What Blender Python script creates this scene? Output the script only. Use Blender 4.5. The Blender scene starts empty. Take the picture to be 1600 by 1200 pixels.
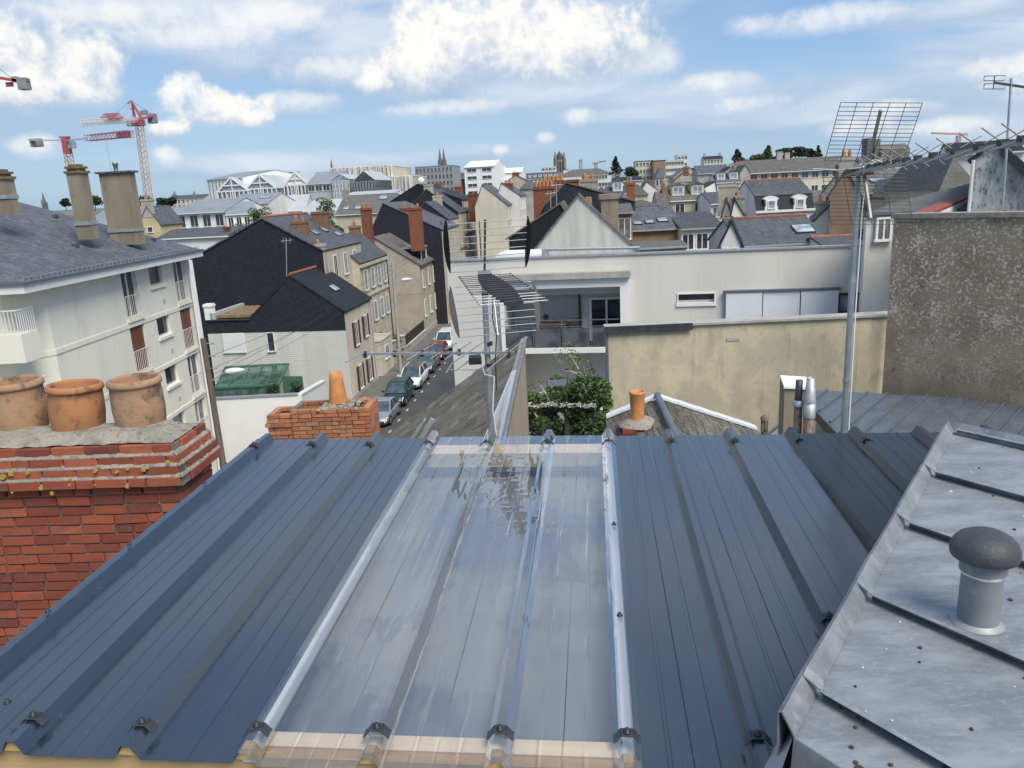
import bpy, math, random
from math import sin, cos, radians, pi, sqrt, atan2, hypot
from mathutils import Vector, Matrix
R_ = random.Random(7)
scene = bpy.context.scene
C = scene.collection
# ------------------------------------------------------------------ camera
CAMH = 15.0
F = 1200.0
cam_d = bpy.data.cameras.new('camera'); cam = bpy.data.objects.new('camera', cam_d); C.objects.link(cam)
cam_d.sensor_width = 36; cam_d.lens = 27.0; cam_d.clip_end = 9000; cam_d.clip_start = 0.05
RM = (Matrix.Rotation(radians(90-14.0), 4, 'X') @ Matrix.Rotation(radians(-3.0), 4, 'Z'))
cam.matrix_world = Matrix.Translation((0, 0, CAMH)) @ RM
scene.camera = cam
RM3 = RM.to_3x3()
CP = Vector((0, 0, CAMH))
# ------------------------------------------------------------------ render look
scene.render.engine = 'CYCLES'
scene.view_settings.view_transform = 'Standard'
scene.view_settings.look = 'None'
scene.view_settings.gamma = 1
scene.view_settings.use_curve_mapping = False
scene.view_settings.exposure = 0.78
SUN_AZ, SUN_EL = radians(145), radians(52)      # compass bearing of the sun (behind, a little right), elevation
# ------------------------------------------------------------------ pixel -> place helpers (photo pixels, 1600x1200)
def ray(x, y): return RM3 @ Vector(((x-800)/F, -(y-600)/F, -1.0))
def P(x, y, Y):
    d = ray(x, y); return CP + d*(Y/d.y)
def PZ(x, y, z):
    d = ray(x, y); return CP + d*((z-CAMH)/d.z)
def PV(x, y, A, B):
    d = ray(x, y); n = Vector((B[1]-A[1], -(B[0]-A[0]), 0)); return CP + d*((Vector((A[0], A[1], 0))-Vector((0, 0, 0))).dot(n)/d.dot(n))
def PP(x, y, p0, n):
    d = ray(x, y); return CP + d*((p0-CP).dot(n)/d.dot(n))
# ------------------------------------------------------------------ world: nishita sky + clouds
world = bpy.data.worlds.new('World'); scene.world = world; world.use_nodes = True
nt = world.node_tree; nt.nodes.clear()
def N(nt, t, **kw):
    n = nt.nodes.new(t)
    for k, v in kw.items():
        if k.startswith('i_'):
            n.inputs[int(k[2:])].default_value = v
        else: setattr(n, k, v)
    return n
class MX:
    """tiny math-expression helper for node trees"""
    def __init__(s, nt): s.nt = nt
    def _in(s, n, i, v):
        if isinstance(v, (int, float)): n.inputs[i].default_value = v
        else: s.nt.links.new(v, n.inputs[i])
    def m(s, op, a, b=0.0, c=None, clamp=False):
        n = s.nt.nodes.new('ShaderNodeMath'); n.operation = op; n.use_clamp = clamp
        s._in(n, 0, a); s._in(n, 1, b)
        if c is not None: s._in(n, 2, c)
        return n.outputs[0]
    def add(s, a, b): return s.m('ADD', a, b)
    def sub(s, a, b): return s.m('SUBTRACT', a, b)
    def mul(s, a, b): return s.m('MULTIPLY', a, b)
    def mx(s, a, b): return s.m('MAXIMUM', a, b)
    def ss(s, x, a, b):
        n = s.nt.nodes.new('ShaderNodeMapRange'); n.interpolation_type = 'SMOOTHSTEP'
        s._in(n, 0, x); n.inputs[1].default_value = a; n.inputs[2].default_value = b
        return n.outputs[0]
    def noise(s, vec, scale, detail=5, rough=.55, dist=0.0):
        n = s.nt.nodes.new('ShaderNodeTexNoise'); n.inputs['Scale'].default_value = scale
        n.inputs['Detail'].default_value = detail; n.inputs['Roughness'].default_value = rough; n.inputs['Distortion'].default_value = dist
        s.nt.links.new(vec, n.inputs['Vector']); return n.outputs[0]
    def mix(s, f, a, b):
        n = s.nt.nodes.new('ShaderNodeMix'); n.data_type = 'RGBA'
        s._in(n, 0, f)
        for i, v in ((6, a), (7, b)):
            if isinstance(v, (tuple, list)): n.inputs[i].default_value = (*v[:3], 1)
            else: s.nt.links.new(v, n.inputs[i])
        return n.outputs[2]
M = MX(nt)
tc = N(nt, 'ShaderNodeTexCoord')
sep = N(nt, 'ShaderNodeSeparateXYZ'); nt.links.new(tc.outputs['Generated'], sep.inputs[0])
dx, dy, dz = sep.outputs
AZ = M.m('ARCTAN2', dx, dy); EL = M.m('ARCSINE', dz)
sky = N(nt, 'ShaderNodeTexSky', sky_type='NISHITA', sun_disc=False, sun_elevation=SUN_EL, sun_rotation=SUN_AZ)
sky.air_density = 1.0; sky.dust_density = 1.3; sky.ozone_density = 2.0; sky.altitude = 50
def azel(x, y):
    d = ray(x, y).normalized(); return atan2(d.x, d.y), math.asin(d.z)
cmb = N(nt, 'ShaderNodeCombineXYZ'); nt.links.new(AZ, cmb.inputs[0]); nt.links.new(M.mul(EL, 1.0), cmb.inputs[1])
cmb2 = N(nt, 'ShaderNodeCombineXYZ'); nt.links.new(M.mul(AZ, .42), cmb2.inputs[0]); nt.links.new(M.mul(EL, 1.6), cmb2.inputs[1])
big = M.noise(cmb.outputs[0], 16.0, 9, .55, .25)
fine = M.noise(cmb.outputs[0], 75.0, 6, .62, .3)
soft = M.noise(cmb2.outputs[0], 7.0, 7, .55, .5)
bil = M.m('ABSOLUTE', M.sub(M.noise(cmb.outputs[0], 30.0, 5, .5, .2), .5))
nz = M.add(M.mul(M.sub(big, .5), 2.6), M.add(M.mul(M.sub(fine, .5), .8), M.sub(.22, M.mul(bil, 2.4))))
def blobs(lst, nzs, lo, hi, shade=True):
    """clouds standing at given bearings: (px, py, rx, ry) in photo pixels turned to bearing/elevation"""
    dens = None; sh = None
    for (x, y, rx, ry) in lst:
        a, e = azel(x, y)
        u = M.mul(M.sub(AZ, a), F/rx*1.0); v = M.mul(M.sub(EL, e), F/ry*1.0)
        q = M.sub(1.0, M.add(M.mul(u, u), M.mul(v, v)))
        if dens is None: dens, sh = q, M.add(M.mul(v, .9), q)
        else:
            sh = M.m('SMOOTH_MAX', sh, M.add(M.mul(v, .9), q), .3); dens = M.m('SMOOTH_MAX', dens, q, .4)
    d = M.add(dens, nzs)
    return M.ss(d, lo, hi), M.add(sh, nzs)
cum, cumsh = blobs([(25, 95, 70, 56), (130, 100, 58, 46), (128, 135, 70, 26), (50, 140, 90, 24), (298, 150, 50, 32), (350, 170, 78, 27), (400, 186, 30, 13), (265, 203, 32, 12),
    (640, 105, 70, 50), (705, 62, 90, 70), (800, 45, 90, 60), (870, 85, 120, 52), (950, 55, 80, 56), (590, 128, 40, 18), (-230, 40, 160, 90), (-700, 60, 260, 110), (2100, 60, 300, 90)],
    nz, -.15, .80)
wsp, wspsh = blobs([(55, 228, 34, 16), (262, 245, 20, 16), (900, 184, 28, 14), (853, 215, 16, 10), (783, 235, 14, 9), (1400, 170, 55, 14), (1475, 200, 80, 14), (1345, 200, 50, 14), (1580, 105, 60, 14), (1160, 165, 60, 14), (470, 160, 60, 16), (530, 110, 90, 20), (300, 60, 120, 22), (180, 25, 160, 20), (440, 30, 120, 24), (1010, 95, 50, 30), (1120, 130, 60, 16), (700, 170, 90, 14), (1280, 30, 120, 18)],
    M.mul(nz, .9), -.45, 1.3)
veil, vsh = blobs([(300, 25, 420, 62), (120, 15, 260, 60), (430, 90, 200, 45), (560, 60, 260, 95), (820, 60, 300, 100), (1350, 150, 420, 62), (1180, 165, 330, 55), (1560, 120, 260, 60), (1500, 20, 120, 20), (1900, 150, 400, 120), (930, 150, 200, 26), (560, 255, 300, 22), (-500, 60, 500, 120), (500, -450, 800, 180), (1500, -600, 700, 200)],
    M.mul(M.sub(soft, .5), 5.2), -.75, .95)
gen = M.ss(soft, .36, .56)                       # the same broken cloud goes on overhead and behind
front = M.mul(M.ss(dy, .35, .6), M.ss(EL, .55, .42))
gen = M.mul(gen, M.mul(M.sub(1.0, front), M.ss(EL, .0, .12)))
veil = M.mx(M.mul(veil, .88), M.mul(gen, .85))
hz = M.ss(EL, .40, .0)
skyc = N(nt, 'ShaderNodeVectorMath', operation='SCALE'); nt.links.new(sky.outputs[0], skyc.inputs[0]); skyc.inputs['Scale'].default_value = .105
pal = M.mix(hz, (.055, .160, .40), (.20, .315, .45))
sk2 = M.mix(.72, skyc.outputs[0], pal)
vc = M.mix(M.ss(vsh, -.1, 2.1), (.245, .325, .43), (.47, .51, .56))
s3 = M.mix(veil, sk2, vc)
relief = M.sub(.72, M.mul(M.m('ABSOLUTE', M.sub(M.noise(cmb.outputs[0], 24.0, 8, .6, .4), .5)), 2.4))
cc = M.mix(M.ss(M.add(cumsh, M.mul(M.sub(relief, .5), 2.0)), -.1, 1.9), (.32, .375, .455), (.64, .62, .58))
cumf = M.mul(cum, .88)
s35 = M.mix(M.mul(wsp, .62), s3, M.mix(M.ss(wspsh, -.2, 1.4), (.42, .46, .52), (.64, .62, .585)))
s4 = M.mix(cumf, s35, cc)
bg = N(nt, 'ShaderNodeBackground'); nt.links.new(s4, bg.inputs[0]); bg.inputs[1].default_value = 1.0
out = N(nt, 'ShaderNodeOutputWorld'); nt.links.new(bg.outputs[0], out.inputs[0])
# ------------------------------------------------------------------ sun
sl = bpy.data.lights.new('sun', 'SUN'); sun = bpy.data.objects.new('sun', sl); C.objects.link(sun)
sl.energy = 2.5; sl.angle = radians(34); sl.color = (1, .93, .82)
sd = Vector((sin(SUN_AZ)*cos(SUN_EL), cos(SUN_AZ)*cos(SUN_EL), sin(SUN_EL)))
sun.rotation_euler = sd.to_track_quat('Z', 'Y').to_euler(); sun.location = (0, 0, 60)
# ------------------------------------------------------------------ materials
MAT = {}
def lin(c):
    if isinstance(c, str):
        c = [int(c[i:i+2], 16)/255 for i in (0, 2, 4)]
        return tuple(v/12.92 if v <= .04045 else ((v+.055)/1.055)**2.4 for v in c)
    return c
def mk(name):
    m = bpy.data.materials.new(name); m.use_nodes = True; MAT[name] = m
    t = m.node_tree; b = t.nodes['Principled BSDF']; return m, t, b, MX(t)
def basic(name, c1, c2=None, scale=2.0, rough=.8, bump=0.0, bscale=None, metal=0.0, spec=.5, detail=6, stretch=None, c3=None, lo=.35, hi=.65, objrand=0.0, uv=False, contrast2=None):
    m, t, b, X = mk(name)
    c1 = lin(c1); c2 = lin(c2) if c2 else c1
    co = N(t, 'ShaderNodeTexCoord'); vec = co.outputs['UV' if uv else 'Object']
    if stretch:
        mp = N(t, 'ShaderNodeMapping'); t.links.new(vec, mp.inputs[0]); mp.inputs['Scale'].default_value = stretch; vec = mp.outputs[0]
    nf = X.noise(vec, scale, detail, .6)
    col = X.mix(X.ss(nf, lo, hi), c1, c2)
    if c3:
        n2 = X.noise(vec, scale*4.3, 5, .65)
        col = X.mix(X.ss(n2, *(contrast2 or (.55, .75))), col, lin(c3))
    if objrand:
        oi = N(t, 'ShaderNodeObjectInfo'); hsv = N(t, 'ShaderNodeHueSaturation'); t.links.new(col, hsv.inputs['Color'])
        t.links.new(X.add(1-objrand/2, X.mul(oi.outputs['Random'], objrand)), hsv.inputs['Value']); col = hsv.outputs[0]
    t.links.new(col, b.inputs['Base Color'])
    b.inputs['Roughness'].default_value = rough; b.inputs['Metallic'].default_value = metal
    b.inputs['Specular IOR Level'].default_value = spec
    if bump:
        bn = N(t, 'ShaderNodeBump'); bn.inputs['Strength'].default_value = bump; bn.inputs['Distance'].default_value = .02
        t.links.new(X.noise(vec, bscale or scale*6, 6, .65), bn.inputs['Height']); t.links.new(bn.outputs[0], b.inputs['Normal'])
    return m
def slate(name, c1, c2, c3, w=.22, h=.11, moss=None):
    m, t, b, X = mk(name)
    co = N(t, 'ShaderNodeTexCoord'); uv = co.outputs['UV']
    br = N(t, 'ShaderNodeTexBrick'); t.links.new(uv, br.inputs['Vector']); br.inputs['Scale'].default_value = 1
    br.inputs['Brick Width'].default_value = w; br.inputs['Row Height'].default_value = h; br.inputs['Mortar Size'].default_value = .006
    br.inputs['Color1'].default_value = (*lin(c1), 1); br.inputs['Color2'].default_value = (*lin(c2), 1); br.inputs['Mortar'].default_value = (.012, .013, .015, 1)
    col = X.mix(X.mul(X.ss(X.noise(uv, .9, 6, .65), .42, .68), .75), br.outputs[0], lin(c3))
    mp = N(t, 'ShaderNodeMapping'); t.links.new(uv, mp.inputs[0]); mp.inputs['Scale'].default_value = (3.0, .35, 1)
    st = X.ss(X.noise(mp.outputs[0], 1.6, 5, .6), .52, .72)
    col = X.mix(X.mul(st, .45), col, lin(moss) if moss else (.02, .022, .024))
    oi = N(t, 'ShaderNodeObjectInfo'); hsv = N(t, 'ShaderNodeHueSaturation'); t.links.new(col, hsv.inputs['Color'])
    t.links.new(X.add(.8, X.mul(oi.outputs['Random'], .45)), hsv.inputs['Value'])
    t.links.new(hsv.outputs[0], b.inputs['Base Color']); b.inputs['Roughness'].default_value = .68; b.inputs['Specular IOR Level'].default_value = .22
    bn = N(t, 'ShaderNodeBump'); bn.inputs['Strength'].default_value = .35; bn.inputs['Distance'].default_value = .02
    t.links.new(br.outputs['Fac'], bn.inputs['Height']); bn.invert = True; t.links.new(bn.outputs[0], b.inputs['Normal'])
    return m
slate('slate', (.075, .082, .095), (.125, .132, .148), (.070, .074, .080), .26, .14)
slate('slate_dark', (.018, .021, .027), (.030, .034, .042), (.022, .025, .031), .26, .14)
slate('slate_old', (.115, .112, .105), (.16, .155, .145), (.085, .085, .075), moss=(.10, .095, .06))
slate('slate_warm', (.10, .095, .09), (.135, .125, .115), (.17, .15, .13), moss=(.06, .055, .045))
slate('slate_moss', (.11, .098, .075), (.17, .155, .125), (.075, .064, .042), moss=(.06, .05, .026))
slate('tile_red', (.32, .12, .07), (.40, .16, .09), (.25, .10, .07), .2, .3)
slate('brick_wall', (.22, .075, .045), (.28, .105, .06), (.16, .07, .05), .22, .07)
slate('brick_worn', (.27, .14, .075), (.33, .20, .12), (.18, .12, .09), .22, .07)
basic('render_white', (.70, .69, .64), (.60, .59, .55), .6, .9, .1, c3=(.50, .49, .45), stretch=(1, 1, .35), contrast2=(.52, .8))
basic('render_bright', (.80, .80, .78), (.74, .74, .72), .4, .9)
basic('render_cream', (.62, .58, .46), (.53, .49, .39), .6, .9, .1, c3=(.42, .385, .30), stretch=(1, 1, .35), contrast2=(.52, .8))
basic('render_offwhite', (.78, .75, .64), (.72, .69, .59), .25, .9, .1, bscale=30, stretch=(1, 1, .5), c3=(.50, .49, .42), contrast2=(.5, .95))
basic('render_beige', (.46, .42, .33), (.38, .34, .27), .6, .9, .15, c3=(.30, .27, .21))
basic('stone_pale', (.54, .49, .385), (.44, .395, .30), .9, .9, .2, c3=(.33, .30, .24))
basic('stone_grey', (.42, .40, .36), (.32, .30, .27), 1.0, .9, .25, c3=(.22, .21, .18))
basic('render_brown', (.30, .21, .14), (.24, .165, .11), .7, .9, .2, c3=(.18, .12, .08))
basic('render_modern', (.66, .64, .58), (.60, .58, .53), .5, .9, .04, bscale=60, stretch=(1.2, 1.2, .2), c3=(.52, .50, .46), contrast2=(.55, .9))
basic('render_shade', (.55, .54, .49), (.49, .48, .43), .6, .9)
basic('streaked_concrete', (.47, .47, .43), (.36, .365, .33), 1.1, .9, .15, stretch=(1.6, 1.6, .16), c3=(.30, .30, .27), contrast2=(.58, .8))
basic('white_paint', (.78, .78, .76), (.72, .72, .70), 1, .5)
basic('grey_paint', (.42, .44, .45), None, 1, .5)
basic('dark_frame', (.03, .032, .035), None, 1, .4)
basic('shutter_brown', (.09, .035, .028), (.07, .028, .022), 3, .6)
basic('shutter_rust', (.20, .075, .035), (.17, .06, .03), 3, .6)
basic('shutter_pale', (.55, .58, .56), (.48, .51, .5), 3, .6)
basic('wood_new', (.60, .41, .20), (.50, .33, .15), 3, .6, .15, stretch=(.6, 6, 6), c3=(.68, .50, .27))
basic('wood_pale', (.95, .82, .62), (.90, .76, .56), 3, .6, .1, stretch=(.6, 6, 6))
basic('wood_pole', (.17, .13, .10), (.10, .08, .065), 2, .9, .4, stretch=(8, 8, .6))
basic('concrete', (.42, .40, .37), (.33, .32, .29), 2, .95, .4, c3=(.24, .23, .21))
basic('cement_old', (.36, .33, .28), (.26, .24, .20), 5, .95, .9, bscale=45, c3=(.15, .135, .11), contrast2=(.5, .7))
basic('mortar', (.25, .225, .18), (.17, .15, .12), 9, .95, .9, bscale=70, c3=(.13, .11, .09))
basic('asphalt', (.085, .085, .085), (.065, .066, .068), .8, .9, .25, bscale=60, c3=(.10, .10, .098))
basic('pavement', (.15, .145, .135), (.115, .11, .105), 1.2, .95, .25, bscale=40, c3=(.09, .088, .08))
basic('line_paint', (.7, .7, .66), (.45, .45, .43), 4, .8)
basic('kerb_stone', (.36, .35, .32), (.27, .26, .24), 3, .9, .2)
basic('ground', (.13, .13, .11), (.09, .10, .06), .03, .95, c3=(.07, .085, .04))
basic('terracotta', (.44, .20, .085), (.33, .15, .065), 1.7, .85, .3, bscale=30, c3=(.13, .085, .055), contrast2=(.52, .70))
basic('terracotta_pale', (.40, .25, .15), (.30, .165, .09), 1.9, .85, .35, bscale=28, c3=(.12, .09, .06), contrast2=(.50, .68))
basic('terracotta_bright', (.58, .25, .085), (.48, .19, .06), 4, .8, .3, bscale=30, c3=(.30, .17, .09), contrast2=(.52, .74))
basic('galvanised', (.36, .385, .40), (.46, .485, .50), 9, .55, .1, metal=.6, c3=(.30, .32, .34))
basic('zinc_dark', (.13, .15, .175), (.17, .19, .22), 2.5, .45, .15, metal=.35, c3=(.09, .10, .12), uv=True)
basic('roof_metal_grey', (.24, .255, .27), (.29, .305, .325), .4, .5, .0, metal=.2)
basic('roof_metal_pale', (.42, .44, .44), (.48, .50, .50), .4, .5, .0, metal=.1)
basic('steel_dark', (.05, .055, .06), (.08, .085, .09), 6, .5, .1, metal=.5)
basic('aluminium', (.55, .56, .57), (.45, .46, .47), 9, .4, metal=.7)
basic('antenna_black', (.018, .019, .021), (.03, .031, .034), 9, .5)
basic('rusty', (.13, .085, .055), (.20, .19, .17), 10, .7, .3, metal=.3, c3=(.07, .045, .03))
basic('boom_grey', (.40, .38, .34), (.28, .26, .22), 8, .6, .2, metal=.4, c3=(.42, .42, .40))
basic('pvc_grey', (.17, .185, .195), (.22, .235, .245), 4, .5, .1, c3=(.27, .28, .285))
basic('lead_cap', (.045, .048, .053), (.10, .105, .115), 5, .55, .3)
basic('crane_pale', (.50, .30, .28), (.46, .27, .25), 1, .6)
basic('crane_red', (.42, .09, .10), (.36, .07, .08), 1, .5)
basic('crane_white', (.70, .66, .62), (.62, .55, .50), 1, .5)
basic('crane_rust', (.50, .26, .13), (.60, .42, .30), .3, .6)
basic('crane_grey', (.28, .28, .28), (.2, .2, .2), 1, .7)
basic('green_paint', (.05, .13, .085), (.065, .16, .10), 2, .5)
basic('leaf', (.045, .085, .018), (.075, .12, .028), .6, .6, objrand=.3)
basic('leaf_dark', (.018, .035, .014), (.03, .052, .018), .5, .6, objrand=.3)
basic('leaf_light', (.12, .16, .045), (.085, .125, .035), 1.2, .6, objrand=.3)
basic('leaf_white', (.50, .50, .44), None, 1, .7)
basic('bark', (.10, .08, .06), (.06, .05, .04), 4, .95, .4)
basic('bark_pale', (.55, .53, .48), (.38, .36, .31), 6, .9, .3)
basic('gravel_brown', (.26, .17, .09), (.16, .12, .07), 2, .95, .5, c3=(.10, .09, .05))
basic('tyre', (.02, .02, .02), None, 1, .9)
basic('rim', (.45, .46, .47), None, 1, .35, metal=.7)
basic('plate_white', (.75, .75, .72), None, 1, .5)
basic('cable_black', (.02, .02, .02), None, 1, .7)
basic('insulator', (.30, .32, .33), None, 1, .4)
basic('lichen_yellow', (.50, .38, .06), (.36, .30, .08), 30, .95, .6, bscale=80)
basic('debris_dark', (.10, .065, .04), (.05, .035, .025), 30, .95, .4)
basic('bird_dropping', (.68, .69, .68), None, 30, .8)
basic('flesh_pot', (.2, .1, .05), None, 1, .9)
basic('far_hill', (.10, .13, .11), (.16, .17, .15), .01, .95, c3=(.22, .22, .20))
basic('church_stone', (.17, .16, .15), (.12, .115, .11), .1, .9)
basic('soffit_white', (.74, .75, .74), (.68, .69, .68), 1, .6)
basic('interior_grey', (.30, .315, .335), (.27, .285, .305), .8, .85)
def glassy(name, col=(.02, .025, .03), rough=.08, spec=.8):
    m, t, b, X = mk(name)
    co = N(t, 'ShaderNodeTexCoord')
    t.links.new(X.mix(X.ss(X.noise(co.outputs['Object'], 1.2, 3), .4, .6), col, tuple(c*1.9+.012 for c in col)), b.inputs['Base Color'])
    b.inputs['Roughness'].default_value = rough; b.inputs['Specular IOR Level'].default_value = spec; return m
glassy('pane'); glassy('pane_light', (.16, .19, .21), .15); glassy('pane_curtain', (.10, .10, .095), .2, .6)
glassy('car_glass', (.03, .045, .05), .05, 1.0); glassy('skylight_glass', (.22, .26, .28), .1, 1.0); glassy('green_glass', (.045, .085, .065), .12, .7)
glassy('rail_glass', (.055, .06, .068), .12, .6)
def paint(name, c, metal=0.0):
    m, t, b, X = mk(name); b.inputs['Base Color'].default_value = (*c, 1); b.inputs['Roughness'].default_value = .3
    b.inputs['Metallic'].default_value = metal; b.inputs['Coat Weight'].default_value = .6; b.inputs['Coat Roughness'].default_value = .08
    co = N(t, 'ShaderNodeTexCoord'); t.links.new(X.add(.24, X.mul(X.noise(co.outputs['Object'], 3, 4), .2)), b.inputs['Roughness']); return m
paint('car_silver', (.42, .44, .46), .6); paint('car_green', (.015, .055, .045), .3); paint('car_white', (.75, .76, .77)); paint('car_grey', (.20, .22, .24), .6)
paint('car_red', (.30, .02, .025)); paint('car_dark', (.02, .022, .025), .2); paint('lamp_glass', (.75, .78, .8))
# painted steel sheet
m, t, b, X = mk('steel_blue')
co = N(t, 'ShaderNodeTexCoord'); ob = co.outputs['Object']
mp = N(t, 'ShaderNodeMapping'); t.links.new(ob, mp.inputs[0]); mp.inputs['Scale'].default_value = (9, 1.1, 1)
dust = X.ss(X.noise(mp.outputs[0], 1.3, 6, .6), .42, .75)
sp = X.ss(X.noise(ob, 60, 3, .7), .70, .76)
scr = X.mul(X.ss(X.noise(ob, 5.5, 8, .8, 1.5), .60, .66), .25)
col = X.mix(X.mul(dust, .22), (.013, .023, .038), (.036, .049, .066))
col = X.mix(X.mul(scr, .5), col, (.22, .25, .28)); col = X.mix(X.mul(sp, .35), col, (.4, .42, .44))
t.links.new(col, b.inputs['Base Color']); t.links.new(X.add(.24, X.mul(X.noise(ob, 2.5, 5), .16)), b.inputs['Roughness'])
b.inputs['Specular IOR Level'].default_value = 1.0; b.inputs['Coat Weight'].default_value = .7; b.inputs['Coat Roughness'].default_value = .12; b.inputs['Coat IOR'].default_value = 1.55
bn = N(t, 'ShaderNodeBump'); bn.inputs['Strength'].default_value = .12; bn.inputs['Distance'].default_value = .01
t.links.new(X.noise(mp.outputs[0], .9, 3), bn.inputs['Height']); t.links.new(bn.outputs[0], b.inputs['Normal'])
# clear polycarbonate
m, t, b, X = mk('polycarbonate')
t.nodes.remove(b); co = N(t, 'ShaderNodeTexCoord'); ob = co.outputs['Object']
mp = N(t, 'ShaderNodeMapping'); t.links.new(ob, mp.inputs[0]); mp.inputs['Scale'].default_value = (5.5, 1.0, 1)
mp2 = N(t, 'ShaderNodeMapping'); t.links.new(ob, mp2.inputs[0]); mp2.inputs['Scale'].default_value = (1.2, 9.0, 1)
hgt = X.add(X.mul(X.noise(mp.outputs[0], 1.5, 2, .45), 1.0), X.mul(X.noise(mp2.outputs[0], 1.0, 2, .4), .16))
bn = N(t, 'ShaderNodeBump'); bn.inputs['Strength'].default_value = .22; bn.inputs['Distance'].default_value = .02; t.links.new(hgt, bn.inputs['Height'])
fr = N(t, 'ShaderNodeFresnel'); fr.inputs[0].default_value = 1.58; t.links.new(bn.outputs[0], fr.inputs[1])
tr = N(t, 'ShaderNodeBsdfTransparent'); tr.inputs[0].default_value = (.96, .97, .975, 1)
gl = N(t, 'ShaderNodeBsdfGlossy'); gl.inputs['Roughness'].default_value = .012; t.links.new(bn.outputs[0], gl.inputs['Normal']); gl.inputs[0].default_value = (1, 1, 1, 1)
df = N(t, 'ShaderNodeBsdfDiffuse'); df.inputs[0].default_value = (.72, .72, .71, 1)
m1 = N(t, 'ShaderNodeMixShader'); m2 = N(t, 'ShaderNodeMixShader')
t.links.new(X.add(.045, X.mul(X.ss(X.noise(mp.outputs[0], 3, 6, .7), .45, .75), .02)), m1.inputs[0]); t.links.new(tr.outputs[0], m1.inputs[1]); t.links.new(df.outputs[0], m1.inputs[2])
t.links.new(X.m('MULTIPLY', fr.outputs[0], 2.3, clamp=True), m2.inputs[0]); t.links.new(m1.outputs[0], m2.inputs[1]); t.links.new(gl.outputs[0], m2.inputs[2])
t.links.new(m2.outputs[0], t.nodes['Material Output'].inputs[0])
# weathered zinc
m, t, b, X = mk('zinc')
co = N(t, 'ShaderNodeTexCoord'); ob = co.outputs['Object']
mp = N(t, 'ShaderNodeMapping'); t.links.new(ob, mp.inputs[0]); mp.inputs['Scale'].default_value = (1, 2.6, 1); mp.inputs['Rotation'].default_value = (0, 0, .5)
col = X.mix(X.ss(X.noise(mp.outputs[0], 3.5, 8, .68), .36, .66), (.21, .225, .24), (.34, .355, .365))
col = X.mix(X.mul(X.ss(X.noise(mp.outputs[0], 26, 5, .7), .50, .68), .55), col, (.36, .38, .395))
col = X.mix(X.mul(X.ss(X.noise(ob, 2.1, 4, .6), .56, .72), .35), col, (.22, .20, .185))
col = X.mix(X.ss(X.noise(ob, 85, 2, .5), .74, .76), col, (.74, .75, .75))
t.links.new(col, b.inputs['Base Color']); b.inputs['Metallic'].default_value = .35
t.links.new(X.add(.36, X.mul(X.noise(ob, 20, 5), .3)), b.inputs['Roughness'])
bn = N(t, 'ShaderNodeBump'); bn.inputs['Strength'].default_value = .25; bn.inputs['Distance'].default_value = .008
t.links.new(X.noise(ob, 5, 6), bn.inputs['Height']); t.links.new(bn.outputs[0], b.inputs['Normal'])
# single bricks: colour differs brick by brick
def brickmat(name, cols, dirt):
    m, t, b, X = mk(name)
    oi = N(t, 'ShaderNodeObjectInfo'); cr = N(t, 'ShaderNodeValToRGB'); t.links.new(oi.outputs['Random'], cr.inputs[0])
    cr.color_ramp.elements[0].color = (*cols[0], 1); cr.color_ramp.elements[1].color = (*cols[-1], 1)
    for i, c in enumerate(cols[1:-1]):
        e = cr.color_ramp.elements.new((i+1)/(len(cols)-1)); e.color = (*c, 1)
    co = N(t, 'ShaderNodeTexCoord'); ge = N(t, 'ShaderNodeNewGeometry')
    col = X.mix(X.mul(X.ss(X.noise(ge.outputs['Position'], 16, 7, .7), .46, .68), .7), cr.outputs[0], dirt)
    t.links.new(col, b.inputs['Base Color']); b.inputs['Roughness'].default_value = .85
    bn = N(t, 'ShaderNodeBump'); bn.inputs['Strength'].default_value = .5; bn.inputs['Distance'].default_value = .006
    t.links.new(X.noise(ge.outputs['Position'], 55, 6, .7), bn.inputs['Height']); t.links.new(bn.outputs[0], b.inputs['Normal'])
brickmat('brick_red', [(.15, .036, .026), (.25, .055, .030), (.32, .075, .035), (.37, .105, .050)], (.15, .085, .062))
brickmat('brick_orange', [(.30, .12, .07), (.40, .15, .07), (.50, .20, .08), (.34, .20, .13)], (.20, .14, .10))
slatem = brickmat('slate_piece', [(.07, .062, .048), (.15, .13, .10), (.105, .09, .062), (.20, .185, .16)], (.07, .058, .032))
# rough pebbledash wall
m, t, b, X = mk('pebbledash')
co = N(t, 'ShaderNodeTexCoord'); ob = co.outputs['Object']; sp_ = N(t, 'ShaderNodeSeparateXYZ'); t.links.new(ob, sp_.inputs[0])
up = X.ss(X.add(sp_.outputs[2], X.mul(X.noise(ob, 1.1, 4), 2.4)), 2.9, 5.6)
fl = X.ss(X.add(X.mul(X.noise(ob, 13, 6, .72), .75), X.mul(X.noise(ob, 2.2, 3), .25)), .515, .565)
col = X.mix(X.ss(X.noise(ob, .9, 5), .38, .62), (.27, .21, .15), (.36, .29, .21))
col = X.mix(X.mul(fl, X.add(.12, X.mul(up, .88))), col, (.64, .57, .48))
col = X.mix(X.mul(X.ss(X.noise(ob, 5.5, 6, .7), .55, .66), .6), col, (.11, .085, .06))
t.links.new(col, b.inputs['Base Color']); b.inputs['Roughness'].default_value = .95
bn = N(t, 'ShaderNodeBump'); bn.inputs['Strength'].default_value = .9; bn.inputs['Distance'].default_value = .05
t.links.new(X.noise(ob, 14, 8, .75), bn.inputs['Height']); t.links.new(bn.outputs[0], b.inputs['Normal'])
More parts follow.
